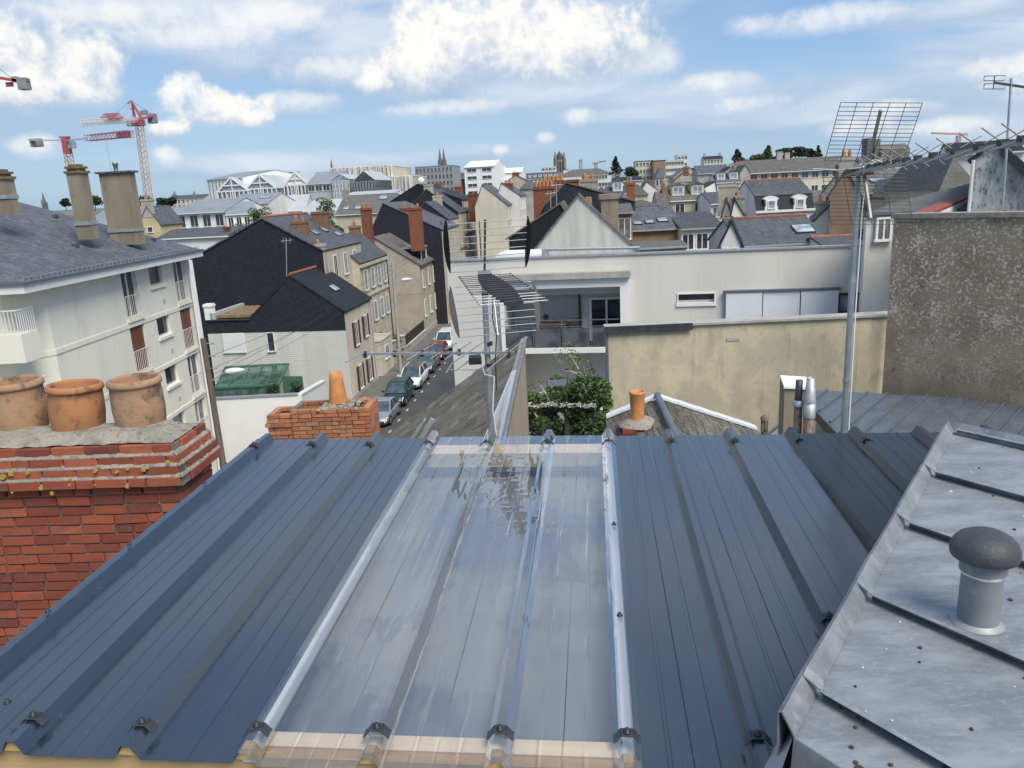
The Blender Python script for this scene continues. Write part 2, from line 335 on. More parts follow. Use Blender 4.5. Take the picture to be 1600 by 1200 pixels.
# ochre stained wall
m, t, b, X = mk('ochre_render')
co = N(t, 'ShaderNodeTexCoord'); ob = co.outputs['Object']
mp = N(t, 'ShaderNodeMapping'); t.links.new(ob, mp.inputs[0]); mp.inputs['Scale'].default_value = (1, 1, .75)
col = X.mix(X.ss(X.noise(mp.outputs[0], .85, 7, .62, .4), .38, .62), (.56, .49, .34), (.43, .38, .285))
col = X.mix(X.mul(X.ss(X.noise(mp.outputs[0], 2.6, 7, .68), .50, .68), .55), col, (.33, .29, .205))
mp3 = N(t, 'ShaderNodeMapping'); t.links.new(ob, mp3.inputs[0]); mp3.inputs['Scale'].default_value = (2.2, 2.2, .18)
col = X.mix(X.mul(X.ss(X.noise(mp3.outputs[0], 1.1, 5, .6), .56, .72), .5), col, (.19, .17, .125))
col = X.mix(X.mul(X.ss(X.noise(ob, 9, 5, .7), .56, .66), .3), col, (.50, .46, .33))
t.links.new(col, b.inputs['Base Color']); b.inputs['Roughness'].default_value = .95
bn = N(t, 'ShaderNodeBump'); bn.inputs['Strength'].default_value = .4; bn.inputs['Distance'].default_value = .02
t.links.new(X.noise(ob, 12, 7, .7), bn.inputs['Height']); t.links.new(bn.outputs[0], b.inputs['Normal'])
basic('dirty_white', (.56, .56, .54), (.34, .34, .33), 1.6, .95, .6, bscale=18, stretch=(1.2, 1.2, .5), c3=(.15, .15, .145), contrast2=(.47, .66), detail=9)
# ------------------------------------------------------------------ mesh + object helpers
class MB:
    def __init__(s): s.v = []; s.f = []; s.sm = []
    def add(s, vs, fs, smooth=False):
        o = len(s.v); s.v += [tuple(v) for v in vs]; s.f += [tuple(i+o for i in f) for f in fs]; s.sm += [smooth]*len(fs); return s
    def box(s, x0, x1, y0, y1, z0, z1):
        return s.add([(x0,y0,z0),(x1,y0,z0),(x1,y1,z0),(x0,y1,z0),(x0,y0,z1),(x1,y0,z1),(x1,y1,z1),(x0,y1,z1)],
              [(3,2,1,0),(4,5,6,7),(0,1,5,4),(1,2,6,5),(2,3,7,6),(3,0,4,7)])
    def obox(s, c, ax, ay, az):
        c, ax, ay, az = map(Vector, (c, ax, ay, az)); vs = []
        for k in (-1, 1):
            for (i, j) in ((-1,-1),(1,-1),(1,1),(-1,1)): vs.append(c+ax*i+ay*j+az*k)
        return s.add(vs, [(3,2,1,0),(4,5,6,7),(0,1,5,4),(1,2,6,5),(2,3,7,6),(3,0,4,7)])
    def bar(s, p, q, w, h, up=(0,0,1)):
        p, q = Vector(p), Vector(q); d = q-p; L = d.length; d.normalize(); x = d.cross(Vector(up))
        if x.length < 1e-4: x = Vector((1,0,0))
        x.normalize(); z = x.cross(d); return s.obox((p+q)/2, x*w/2, d*L/2, z*h/2)
    def tube(s, p, q, r, n=8, r2=None):
        return s.path([p, q], [r, r2 if r2 is not None else r], n)
    def path(s, pts, r, n=8, cap=True):
        pts = [Vector(p) for p in pts]; k = len(pts); rs = r if isinstance(r, (list, tuple)) else [r]*k
        vs = []; fs = []
        for i, p in enumerate(pts):
            d = (pts[min(i+1, k-1)]-pts[max(i-1, 0)]).normalized()
            a = d.cross(Vector((0,0,1)) if abs(d.z) < .9 else Vector((1,0,0))).normalized(); b_ = d.cross(a)
            for j in range(n):
                t_ = 2*pi*j/n; vs.append(p+(a*cos(t_)+b_*sin(t_))*rs[i])
        for i in range(k-1):
            for j in range(n):
                j2 = (j+1) % n; fs.append((i*n+j, i*n+j2, (i+1)*n+j2, (i+1)*n+j))
        s.add(vs, fs, n > 5)
        if cap: s.add([vs[j] for j in range(n)], [tuple(range(n))[::-1]]); s.add([vs[(k-1)*n+j] for j in range(n)], [tuple(range(n))])
        return s
    def lathe(s, prof, c=(0,0,0), n=20, wob=None, smooth=True):
        vs = []; fs = []; k = len(prof)
        for i, (r, z) in enumerate(prof):
            for j in range(n):
                t_ = 2*pi*j/n; rr = r*(1+(wob(t_, z) if wob else 0)); vs.append((c[0]+rr*cos(t_), c[1]+rr*sin(t_), c[2]+z))
        for i in range(k-1):
            for j in range(n):
                j2 = (j+1) % n; fs.append((i*n+j, i*n+j2, (i+1)*n+j2, (i+1)*n+j))
        return s.add(vs, fs, smooth)
    def poly(s, pts): return s.add(pts, [tuple(range(len(pts)))])
    def prism(s, pts, ext):
        pts = [Vector(p) for p in pts]; e = Vector(ext); n = len(pts)
        nrm = Vector((0,0,0))
        for i in range(n): nrm += pts[i].cross(pts[(i+1) % n])
        if nrm.dot(e) > 0: pts = pts[::-1]
        vs = pts+[p+e for p in pts]
        return s.add(vs, [tuple(range(n)), tuple(range(2*n-1, n-1, -1))]+[(i, i+n, (i+1) % n+n, (i+1) % n)[::1] for i in range(n)])
    def slab(s, pts, th):
        """quad/poly sheet with thickness th downwards along its normal"""
        pts = [Vector(p) for p in pts]; n = Vector((0,0,0))
        for i in range(len(pts)): n += pts[i].cross(pts[(i+1) % len(pts)])
        # newell via relative coords
        c = sum(pts, Vector())/len(pts); n = Vector((0,0,0))
        for i in range(len(pts)): n += (pts[i]-c).cross(pts[(i+1) % len(pts)]-c)
        n.normalize()
        if n.z < 0: n = -n
        return s.prism(pts, -n*th)
def mesh(name, mb, mat, M4=None, smooth=None):
    me = bpy.data.meshes.new(name); vs = mb.v
    if M4 is not None: vs = [tuple(M4 @ Vector(v)) for v in vs]
    me.from_pydata(vs, [], mb.f); me.materials.append(MAT[mat] if isinstance(mat, str) else mat)
    if any(mb.sm): me.polygons.foreach_set('use_smooth', mb.sm)
    if len(mb.f) < 6000:
        uv = me.uv_layers.new(name='UVMap').data
        for p in me.polygons:
            n = p.normal
            if abs(n.z) > .985: tx, sy = Vector((1,0,0)), Vector((0,1,0))
            else: tx = Vector((0,0,1)).cross(n).normalized(); sy = n.cross(tx)
            for li in p.loop_indices:
                co_ = me.vertices[me.loops[li].vertex_index].co; uv[li].uv = (co_.dot(tx), co_.dot(sy))
    me.update(); return me
XF = {}
def thing(name, label, cat, loc=(0,0,0), rz=0.0, group=None):
    o = bpy.data.objects.new(name, None); C.objects.link(o); o.location = loc; o.rotation_euler = (0, 0, rz)
    o.empty_display_size = .3; o['label'] = label; o['category'] = cat
    if group: o['group'] = group
    XF[o] = Matrix.Translation(loc) @ Matrix.Rotation(rz, 4, 'Z'); return o
def inv(o): return XF[o].inverted()
def part(name, mb, mat, par, label=None, world=False, kind=None):
    """link a mesh as part of par; world=True when mb holds world coordinates"""
    root = par
    while root.parent: root = root.parent
    o = bpy.data.objects.new(name, mesh(name, mb, mat, inv(root) if world else None)); C.objects.link(o); o.parent = par
    if label: o['label'] = label
    if kind: o['kind'] = kind
    return o
def put(name, me, par, loc=(0,0,0), rot=(0,0,0), scale=(1,1,1)):
    o = bpy.data.objects.new(name, me); C.objects.link(o); o.parent = par; o.location = loc; o.rotation_euler = rot; o.scale = scale; return o
def struct(name, mb, mat, kind='structure'):
    o = bpy.data.objects.new(name, mesh(name, mb, mat)); C.objects.link(o); o['kind'] = kind; return o
def tag(o, label, cat, group=None):
    o['label'] = label; o['category'] = cat
    if group: o['group'] = group
    return o
def solo(name, mb, mat, label, cat, group=None):
    """a thing that is one mesh, origin at its base"""
    c = Vector((sum(v[0] for v in mb.v)/len(mb.v), sum(v[1] for v in mb.v)/len(mb.v), min(v[2] for v in mb.v)))
    o = bpy.data.objects.new(name, mesh(name, mb, mat, Matrix.Translation(-c))); C.objects.link(o); o.location = c; return tag(o, label, cat, group)
# ------------------------------------------------------------------ terrain
def sst(x, a, b):
    t_ = max(0, min(1, (x-a)/(b-a))); return t_*t_*(3-2*t_)
def terr(x, y):
    r = 13*sst(y, 110, 430)*sst(x, -60, 120)
    r += 3*sst(y, 300, 700)
    return r
G = MB(); xs = [-3500,-2200,-1400,-900,-600,-400,-280,-200,-140,-100,-70,-45,-25,-10,0,15,30,50,75,100,140,190,250,330,450,600,900,1400,2200,3500]
ys = [-300,-100,-40,0,20,40,60,80,110,140,170,200,240,280,330,380,430,500,600,750,1000,1400,2000,3000,4500,6500]
vs = [(x, y, terr(x, y)-.25) for y in ys for x in xs]; nx = len(xs)
G.add(vs, [(j*nx+i, j*nx+i+1, (j+1)*nx+i+1, (j+1)*nx+i) for j in range(len(ys)-1) for i in range(nx-1)])
struct('ground', G, 'ground')
basic('panel_white', (.70, .73, .77), (.66, .69, .73), 1, .45)
basic('ochre_plain', (.55, .47, .25), (.50, .42, .22), 1, .9)
basic('tower_grey', (.30, .32, .34), (.25, .27, .29), 1, .8)
basic('stone_dim', (.27, .24, .21), (.19, .17, .155), .4, .9)
basic('render_pink', (.62, .52, .42), (.56, .46, .37), 1, .9)
basic('render_cream2', (.52, .46, .31), (.45, .40, .27), 1, .9, c3=(.38, .33, .22))
basic('red_metal', (.30, .07, .055), (.24, .055, .045), 1, .7)
slate('slate_black', (.012, .014, .018), (.018, .02, .026), (.014, .016, .02))
basic('streaked_beige', (.36, .30, .22), (.30, .25, .18), 1.0, .9, .2, stretch=(1.6, 1.6, .16), c3=(.24, .20, .15), contrast2=(.58, .8))
# ------------------------------------------------------------------ shared window / chimney pieces
WC = {}
def wmesh(kind, w, h, fm='white_paint', gm='pane'):
    w = round(w, 2); h = round(h, 2); k = (kind, w, h, fm, gm)
    if k in WC: return WC[k]
    f = MB(); t_ = .07 if w > .5 else .05
    if kind == 'frame':
        f.box(-w/2, w/2, -.035, .06, h/2-t_, h/2); f.box(-w/2-.05, w/2+.05, -.10, .06, -h/2-.03, -h/2+t_)
        f.box(-w/2, -w/2+t_, -.035, .06, -h/2+t_, h/2-t_); f.box(w/2-t_, w/2, -.035, .06, -h/2+t_, h/2-t_)
        if w > .75: f.box(-.03, .03, -.022, .0, -h/2+t_, h/2-t_)
        me = mesh('window', f, fm)
    elif kind == 'pane':
        f.box(-w/2+t_-.01, w/2-t_+.01, -.012, .03, -h/2+t_-.01, h/2-t_+.01); me = mesh('pane', f, gm)
    elif kind == 'shutter':
        f.box(-w/2, w/2, -.045, -.004, -h/2, h/2)
        for i in range(int(h/.16)):
            z = -h/2+.08+i*.16; f.box(-w/2+.05, w/2-.05, -.06, -.045, z, z+.07)
        me = mesh('shutter', f, fm)
    elif kind == 'roller':
        f.box(-w/2+.02, w/2-.02, -.035, -.01, -h/2, h/2)
        for i in range(int(h/.14)): f.box(-w/2+.02, w/2-.02, -.045, -.035, -h/2+i*.14, -h/2+i*.14+.11)
        me = mesh('roller_blind', f, fm)
    elif kind == 'skylight':
        f.box(-w/2, w/2, -h/2, h/2, 0, .09); me = mesh('skylight', f, fm)
    elif kind == 'skypane':
        f.box(-w/2+.06, w/2-.06, -h/2+.06, h/2-.06, .09, .11); me = mesh('pane', f, gm)
    WC[k] = me; return me
def window(par, x, y, z, w, h, rot=0, fm='white_paint', gm=None, shut=None, roller=None, label=None):
    gm = gm or R_.choice(['pane', 'pane', 'pane_curtain'])
    o = put('window', wmesh('frame', w, h, fm, ''), par, (x, y, z), (0, 0, rot))
    if label: o['label'] = label
    put('pane', wmesh('pane', w, h, '', gm), o)
    if shut:
        for s in (-1, 1): put('shutter', wmesh('shutter', w*.5, h, shut, ''), o, (s*(w*.78), 0, 0))
    if roller:
        put('roller_blind', wmesh('roller', w, h*roller, 'white_paint', ''), o, (0, -.03, h/2*(1-roller)))
    return o
def chimney_part(par, x, y, zb, zt, w, d, mat='brick_wall', pots=2, name='chimney', potm='terracotta', cap='concrete'):
    f = MB().box(x-w/2, x+w/2, y-d/2, y+d/2, zb, zt-.22); f.box(x-w/2-.05, x+w/2+.05, y-d/2-.05, y+d/2+.05, zt-.22, zt-.08)
    f.box(x-w/2-.02, x+w/2+.02, y-d/2-.02, y+d/2+.02, zt-.08, zt)
    o = part(name, f, mat, par)
    for i in range(pots):
        px_ = x+(i-(pots-1)/2)*(w/max(pots, 1))*.85 if w >= d else x
        py_ = y if w >= d else y+(i-(pots-1)/2)*(d/max(pots, 1))*.85
        h = R_.uniform(.3, .6)
        part('chimney_pot', MB().lathe([(.13, 0), (.12, h*.6), (.10, h), (.075, h), (.075, h-.1)], (px_, py_, zt), 8), potm, o)
    return o
def house(label, xl, xr, ye, yr, Y, L, az=-6, kind='gable', wall='render_white', roof='slate', name='house', cat='house', wins=None, wr=None, wl=None,
          chim=(), sky=(), dorm=0, base=None, ridge=None, group=None, xa=None, yb=None, world=None, ww=.95, wh=1.35, shut=None, over=.22, storey=2.8, fm='white_paint', dm='white_paint', gm=None, zoff=0, roller=None, back=None, dormw=.95, gableclad=None, zl=None, flank=None):
    az = radians(az); dx_ = Vector((cos(az), sin(az), 0)); dy_ = Vector((-sin(az), cos(az), 0))
    if world: A = Vector(world[0]); W = world[1]; ze = world[2]; zr = world[3]
    else:
        A = P(xl, ye, Y); B = PV(xr, ye, A, A+dx_); W = (B-A).length; ze = A.z
        xm = xa if xa else (xl+xr)/2
        if kind in ('gable',): zr = PV(xm, yr, A, A+dx_).z
        else:
            A2 = A+dy_*L/2; zr = PV(xm, yr, A2, A2+dx_).z
    b = terr(A.x, A.y)-.4 if base is None else base
    ze -= b; zr -= b; H0 = 0
    t = thing(name, label, cat, (A.x, A.y, b), az, group)
    t['_W'] = W
    th = .10; rk = (zr-ze)
    fxa = .5 if not xa else ((PV(xa, yr, A, A+dx_)-A).dot(dx_)/W if kind == 'gable' and not world else .5)
    def roofz(x, y):
        if kind == 'gable': return ze+rk*(1-abs(x-W*fxa)/(W*(fxa if x < W*fxa else 1-fxa)))
        return ze+rk*(1-abs(y-L/2)/(L/2))
    if kind == 'gable':
        zl_ = ze if zl is None else zl
        part('wall', MB().prism([(0,0,H0),(W,0,H0),(W,0,ze),(W*fxa,0,zr),(0,0,ze)], (0,L,0)), wall, t)
        if gableclad: part('gable_cladding', MB().prism([(-.01,-.03,ze-.6),(W+.01,-.03,ze-.6),(W+.01,-.03,ze),(W*fxa,-.03,zr+.02),(-.01,-.03,ze)], (0,.05,0)), gableclad, t)
        r = MB()
        for s in (0, 1):
            xe = 0 if s == 0 else W; sg = -1 if s == 0 else 1; run = W*(fxa if s == 0 else 1-fxa); sl_ = rk/run
            r.slab([(xe+sg*over,-.08,ze-over*sl_+th),(W*fxa,-.08,zr+th),(W*fxa,L+.08,zr+th),(xe+sg*over,L+.08,ze-over*sl_+th)], th)
        part('roof', r, roof, t)
        if ridge: part('ridge_tiles', MB().path([(W*fxa,-.1,zr+th),(W*fxa,L+.1,zr+th)], .12, 6), ridge, t)
    elif kind == 'eaves':
        part('wall', MB().prism([(0,0,H0),(0,L,H0),(0,L,ze),(0,L/2,zr),(0,0,ze)], (W,0,0)), wall, t)
        r = MB(); sl_ = rk/(L/2)
        r.slab([(-.08,-over,ze-over*sl_+th),(W+.08,-over,ze-over*sl_+th),(W+.08,L/2,zr+th),(-.08,L/2,zr+th)], th)
        r.slab([(-.08,L+over,ze-over*sl_+th),(W+.08,L+over,ze-over*sl_+th),(W+.08,L/2,zr+th),(-.08,L/2,zr+th)], th)
        part('roof', r, roof, t)
        part('gutter', MB().box(-.1, W+.1, -over-.12, -over+.0, ze-over*sl_-.03, ze-over*sl_+.08), 'galvanised' if Y < 60 else 'white_paint', t)
        if ridge: part('ridge_tiles', MB().path([(-.1,L/2,zr+th),(W+.1,L/2,zr+th)], .12, 6), ridge, t)
    elif kind == 'hip':
        part('wall', MB().box(0, W, 0, L, H0, ze), wall, t)
        q = min(W, L)/2*.95; o_ = over
        r = MB()
        if W >= L: a_, b_ = (q, L/2, zr), (W-q, L/2, zr)
        else: a_, b_ = (W/2, q, zr), (W/2, L-q, zr)
        c0, c1, c2, c3 = (-o_,-o_,ze), (W+o_,-o_,ze), (W+o_,L+o_,ze), (-o_,L+o_,ze)
        if W >= L: fs = [[c0,c1,b_,a_],[c1,c2,b_],[c2,c3,a_,b_],[c3,c0,a_]]
        else: fs = [[c0,c1,a_],[c1,c2,b_,a_],[c2,c3,b_],[c3,c0,a_,b_]]
        for f_ in fs: r.poly(f_)
        r.poly([c3,c2,c1,c0]); part('roof', r, roof, t)
    elif kind == 'flat':
        part('wall', MB().box(0, W, 0, L, H0, ze), wall, t)
        part('roof', MB().box(-.1, W+.1, -.1, L+.1, ze+.002, ze+.3), roof, t)
    elif kind == 'shed':   # rises to the back
        part('wall', MB().prism([(0,0,H0),(0,L,H0),(0,L,zr),(0,0,ze)], (W,0,0)), wall, t)
        part('roof', MB().slab([(-.1,-over,ze+.06),(W+.1,-over,ze+.06),(W+.1,L,zr+.1),(-.1,L,zr+.1)], th), roof, t)
    elif kind == 'mansard':
        A1 = A+dy_*.7; zb = PV(xl if xa is None else xl, yb, A1, A1+dx_).z-b if not world else ze+(zr-ze)*.62
        part('wall', MB().prism([(0,0,H0),(0,L,H0),(0,L,ze),(0,L-.7,zb),(0,L/2,zr),(0,.7,zb),(0,0,ze)], (W,0,0)), wall, t)
        part('lower_roof', MB().slab([(-.03,-.12,ze),(W+.03,-.12,ze),(W+.03,.62,zb+.03),(-.03,.62,zb+.03)], .1), 'slate_dark', t)
        part('roof', MB().slab([(-.05,.5,zb+.06),(W+.05,.5,zb+.06),(W+.05,L/2,zr+.1),(-.05,L/2,zr+.1)], .1).slab([(-.05,L-.5,zb+.06),(W+.05,L-.5,zb+.06),(W+.05,L/2,zr+.1),(-.05,L/2,zr+.1)], .1), roof, t)
        part('cornice', MB().box(-.1, W+.1, -.25, 0, ze-.2, ze+.02), 'white_paint', t)
        if ridge: part('ridge_tiles', MB().path([(-.05,L/2,zr+.1),(W+.05,L/2,zr+.1)], .12, 6), ridge, t)
        for i in range(dorm):
            xc = W*(i+.5)/dorm; hd = zb-ze-.15
            d = part('dormer', MB().prism([(xc-.62,-.16,ze+.02),(xc+.62,-.16,ze+.02),(xc+.62,-.16,ze+.3),(xc+.52,-.16,ze+.5),(xc+.55,-.16,ze+hd*.8),(xc+.72,-.16,ze+hd*.9),(xc+.45,-.16,ze+hd*1.05),(xc,-.16,ze+hd*1.12),(xc-.45,-.16,ze+hd*1.05),(xc-.72,-.16,ze+hd*.9),(xc-.55,-.16,ze+hd*.8),(xc-.52,-.16,ze+.5),(xc-.62,-.16,ze+.3)], (0,1.0,0)), dm, t)
            window(d, xc, -.20, ze+hd*.45, .7, hd*.66, gm='pane_light')
    def grid(n, rows, W_, fn):
        for r_i in range(rows):
            z = ze-.35-wh/2-r_i*storey
            if z < .8: break
            for c_i in range(n):
                fn((c_i+.5)/n*W_, z)
    if flank: part('street_facade', MB().box(W+.002, W+.06, 0, L, 0, ze-.05), flank, t)
    if world is None and not chim and kind in ('gable', 'eaves') and 55 < Y < 240 and R_.random() < .7 and cat == 'house' and 'hall' not in label and 'block' not in label and roof.startswith('slate'):
        chim = [(R_.choice([.03, .97]) if kind == 'eaves' else .5, .5 if kind == 'eaves' else R_.choice([.04, .9]), R_.uniform(.5, .9) if kind == 'eaves' else R_.uniform(.9, 1.6), R_.uniform(.9, 1.6) if kind == 'eaves' else .5, R_.uniform(.5, 1.1), R_.choice(['brick_wall', 'brick_worn', 'stone_grey', 'render_beige', 'cement_old']), R_.choice([0, 0, 1, 2]))]
        if kind == 'eaves' and not sky and not dorm and R_.random() < .6: sky = [(R_.uniform(.2, .8), R_.uniform(.3, .6), .8, .95)]
    if wins: grid(wins[0], wins[1], W, lambda u, z: window(t, u, -.02, z, ww, wh, 0, fm, gm, shut, roller))
    if wr: grid(wr[0], wr[1], L, lambda u, z: window(t, W+.02, u, z, ww, wh, pi/2, fm, gm, shut))
    if wl: grid(wl[0], wl[1], L, lambda u, z: window(t, -.02, u, z, ww, wh, -pi/2, fm, gm, shut))
    if kind == 'eaves' and dorm:
        for i in range(dorm):
            xc = W*(i+.5)/dorm; yy = L*.12; z0 = roofz(0, yy); dw = dormw
            d = part('dormer', MB().box(xc-dw/2, xc+dw/2, yy, yy+L*.3, z0, z0+1.35), wall if dm == 'white_paint' else dm, t)
            part('dormer_roof', MB().prism([(xc-dw/2-.1,yy-.12,z0+1.35),(xc+dw/2+.1,yy-.12,z0+1.35),(xc,yy-.12,z0+1.75)], (0,L*.33,0)), roof, d)
            window(d, xc, yy-.02, z0+.72, dw*.78, 1.1, gm='pane_light')
    for (fx, fy, w, d, h, m_, pots) in chim:
        x, y = fx*W, fy*L; z = roofz(min(max(x, .01), W-.01), y) if kind in ('gable', 'eaves') else (zr if kind != 'flat' else ze)
        chimney_part(t, x, y, z-1.2, z+h, w, d, m_, pots)
    for (fu, fv, w, h) in sky:
        if kind in ('eaves',):
            a = atan2(rk, L/2); y = fv*L/2; z = ze+rk*fv
            o = put('skylight', wmesh('skylight', w, h, 'steel_dark', ''), t, (fu*W, y, z+th+.0), (a, 0, 0)); put('pane', wmesh('skypane', w, h, '', 'skylight_glass'), o)
        elif kind == 'gable':   # right slope; fu along ridge, fv up the slope
            run = W*(1-fxa); a = atan2(rk, run)
            o = put('skylight', wmesh('skylight', h, w, 'steel_dark', ''), t, (W-fv*run, fu*L, ze+rk*fv+th), (0, a, 0)); put('pane', wmesh('skypane', h, w, '', 'skylight_glass'), o)
    return t, W, ze, zr
# ------------------------------------------------------------------ street
SDX = Vector((sin(radians(6)), cos(radians(6)), 0)); SNX = Vector((cos(radians(6)), -sin(radians(6)), 0)); S0 = Vector((-11.8, 58.4, 0))
def S(u, v, z=0.0): return S0+SNX*u+SDX*v+Vector((0, 0, z))    # u right of the left facade line, v along the street
def strip(u0, u1, v0, v1, z0, z1=None, n=1):
    m_ = MB()
    if z1 is None: return m_.add([S(u0,v0,z0), S(u1,v0,z0), S(u1,v1,z0), S(u0,v1,z0)], [(0,1,2,3)])
    return m_.prism([S(u0,v0,z0), S(u1,v0,z0), S(u1,v1,z0), S(u0,v1,z0)], (0,0,z1-z0))
struct('road', strip(2.3, 8.6, -75, 170, .0), 'asphalt')
pv = struct('pavement', strip(-.4, 2.15, -75, 170, -.05, .13), 'pavement'); struct('pavement', strip(8.75, 11.0, -75, 170, -.05, .13), 'pavement')
kb = MB()
for i in range(0, 150):
    kb.prism([S(2.15,-30+i,-.05), S(2.3,-30+i,-.05), S(2.3,-30+i+.985,-.05), S(2.15,-30+i+.985,-.05)], (0,0,.19))
o = bpy.data.objects.new('kerb', mesh('kerb', kb, 'kerb_stone')); C.objects.link(o); o['kind'] = 'structure'
o = bpy.data.objects.new('kerb', mesh('kerb', strip(8.6, 8.75, -75, 170, -.05, .14), 'kerb_stone')); C.objects.link(o); o['kind'] = 'structure'
mk_ = MB()
for i in range(26):
    v0 = -12+i*2.6; mk_.add([S(4.45,v0,.006), S(4.57,v0,.006), S(4.57,v0+.55,.006), S(4.45,v0+.55,.006)], [(0,1,2,3)])
struct('parking_line', mk_, 'line_paint')
struct('pavement', strip(-14, -.4, -24, -1, -.04, .08), 'pavement')
# ------------------------------------------------------------------ white apartment block, left
AZA = radians(90-3.0)   # not used for its own axes: facade runs along +y, slightly towards -x
A0 = Vector((-17.0, 27.2, 0)); A1 = Vector((-16.95, 42.2, 0)); ad = (A1-A0).normalized()
rzA = atan2(ad.y, ad.x)-pi/2
apt = thing('apartment_building', 'white four storey apartment block with slate hip roof at the left photo edge', 'apartment building', A0, rzA)
EZ = 12.55
def al(p): return inv(apt) @ Vector(p)
def wall_holes(x0, x1, z0, z1, holes, depth, y=0.0):
    """facade in the xz plane facing -y at y, with recessed openings"""
    m_ = MB(); xs = sorted({x0, x1, *[h[0] for h in holes], *[h[1] for h in holes]}); zs = sorted({z0, z1, *[h[2] for h in holes], *[h[3] for h in holes]})
    for i in range(len(xs)-1):
        for j in range(len(zs)-1):
            cx, cz = (xs[i]+xs[i+1])/2, (zs[j]+zs[j+1])/2
            if any(h[0] < cx < h[1] and h[2] < cz < h[3] for h in holes): continue
            m_.add([(xs[i],y,zs[j]),(xs[i+1],y,zs[j]),(xs[i+1],y,zs[j+1]),(xs[i],y,zs[j+1])], [(0,1,2,3)])
    for (a,b_,c,d) in holes:
        Yb = y+depth
        m_.add([(a,y,c),(a,y,d),(a,Yb,d),(a,Yb,c)], [(0,1,2,3)]); m_.add([(b_,y,c),(b_,Yb,c),(b_,Yb,d),(b_,y,d)], [(0,1,2,3)])
        m_.add([(a,y,c),(a,Yb,c),(b_,Yb,c),(b_,y,c)], [(0,1,2,3)]); m_.add([(a,y,d),(b_,y,d),(b_,Yb,d),(a,Yb,d)], [(0,1,2,3)])
    return m_
LA = 14.4; WA = 13.0
# local frame of apt: +y along the facade (away), facade at x=0 facing +x, building behind at -x
cols = []
for (ta, tb) in [((187,425),(218,493)), ((230,413),(252,443)), ((268,405),(293,469))]:
    a = al(PV(*ta, A0, A1)); b_ = al(PV(*tb, A0, A1)); cols.append((a.y, b_.y+.26, a.z, b_.z))
ST = (al(PV(187,425,A0,A1)).z-al(PV(203,512,A0,A1)).z)
holes = []; kinds = []
for ci, (ya, yb_, zt, zb) in enumerate(cols):
    for k in range(5):
        z1, z0 = zt-k*ST, zb-k*ST
        if z0 < .2: continue
        holes.append((ya, yb_, z0, z1)); kinds.append((ci, k))
fw = wall_holes(1.2, LA, 0, EZ, holes, .22)
fw2 = MB(); fw2.f = fw.f; fw2.sm = fw.sm; fw2.v = [(-v[1], v[0], v[2]) for v in fw.v]    # turn to face +x
# side shell: chamfer, near face, back
fw2.add([(0,1.2,0),(0,1.2,EZ),(-.85,0,EZ),(-.85,0,0)], [(0,1,2,3)])
fw2.add([(-.85,0,0),(-.85,0,EZ),(-WA,0,EZ),(-WA,0,0)], [(0,1,2,3)])
fw2.add([(0,LA,0),(-WA,LA,0),(-WA,LA,EZ),(0,LA,EZ)], [(0,1,2,3)])
fw2.add([(-WA,0,0),(-WA,0,EZ),(-WA,LA,EZ),(-WA,LA,0)], [(0,1,2,3)])
part('wall', fw2, 'render_offwhite', apt)
for k in range(1, 5):
    z = cols[0][3]-.30-(k-1)*ST
    if z > .5: part('storey_band', MB().box(0, .035, 1.2, LA, z-.10, z+.10).prism([(0,1.2,z-.1),(-.85,0,z-.1),(-.85,-.035,z-.1),(.035,1.2,z-.1)], (0,0,.2)).box(-WA, -.85, -.035, 0, z-.1, z+.1), 'render_offwhite', apt)
for (ya, yb_, z0, z1), (ci, k) in zip(holes, kinds):
    w_, h_ = yb_-ya, z1-z0; yc = (ya+yb_)/2
    closed = (ci == 0 and k in (1,)) or (ci == 2 and k == 1)
    f = MB(); t_ = .06; X0 = -.20
    f.box(X0, X0+.07, ya, ya+t_, z0, z1).box(X0, X0+.07, yb_-t_, yb_, z0, z1).box(X0, X0+.07, ya+t_, yb_-t_, z1-t_, z1).box(X0, X0+.07, ya+t_, yb_-t_, z0, z0+t_)
    if ci != 1: f.box(X0, X0+.075, yc-.05, yc+.05, z0+t_, z1-t_)
    wo = part('window', f, 'white_paint' if ci != 1 else 'grey_paint', apt)
    part('pane', MB().box(X0+.01, X0+.03, ya+t_, yb_-t_, z0+t_, z1-t_), 'pane' if R_.random() < .6 else 'pane_curtain', wo)
    part('sill', MB().box(-.2, .10, ya-.08, yb_+.08, z0-.16, z0-.02), 'render_offwhite', wo)
    if closed:
        m_ = MB()
        nsl = int(h_/.09)
        for i in range(nsl): m_.box(-.11, -.085, ya+.02, yb_-.02, z0+i*h_/nsl, z0+(i+.86)*h_/nsl)
        m_.box(-.115, -.11, ya+.02, yb_-.02, z0, z1)
        part('roller_blind', m_, 'shutter_rust', wo, 'rust brown roller blind pulled down')
    if ci != 1:
        rl = MB(); zr_ = z0+h_*.48
        rl.box(.02, .05, ya-.02, yb_+.02, zr_-.03, zr_).box(.02, .05, ya-.02, yb_+.02, z0+.05, z0+.08)
        n = 9
        for i in range(n): y = ya+(yb_-ya)*i/(n-1); rl.box(.027, .042, y-.011, y+.011, z0+.05, zr_)
        part('railing', rl, 'white_paint', wo)
for k in range(4):
    z = cols[1][3]-.95-k*ST
    if z > .4: part('air_vent', MB().box(0, .03, cols[1][1]-.4, cols[1][1]-.2, z, z+.2), 'grey_paint', apt)
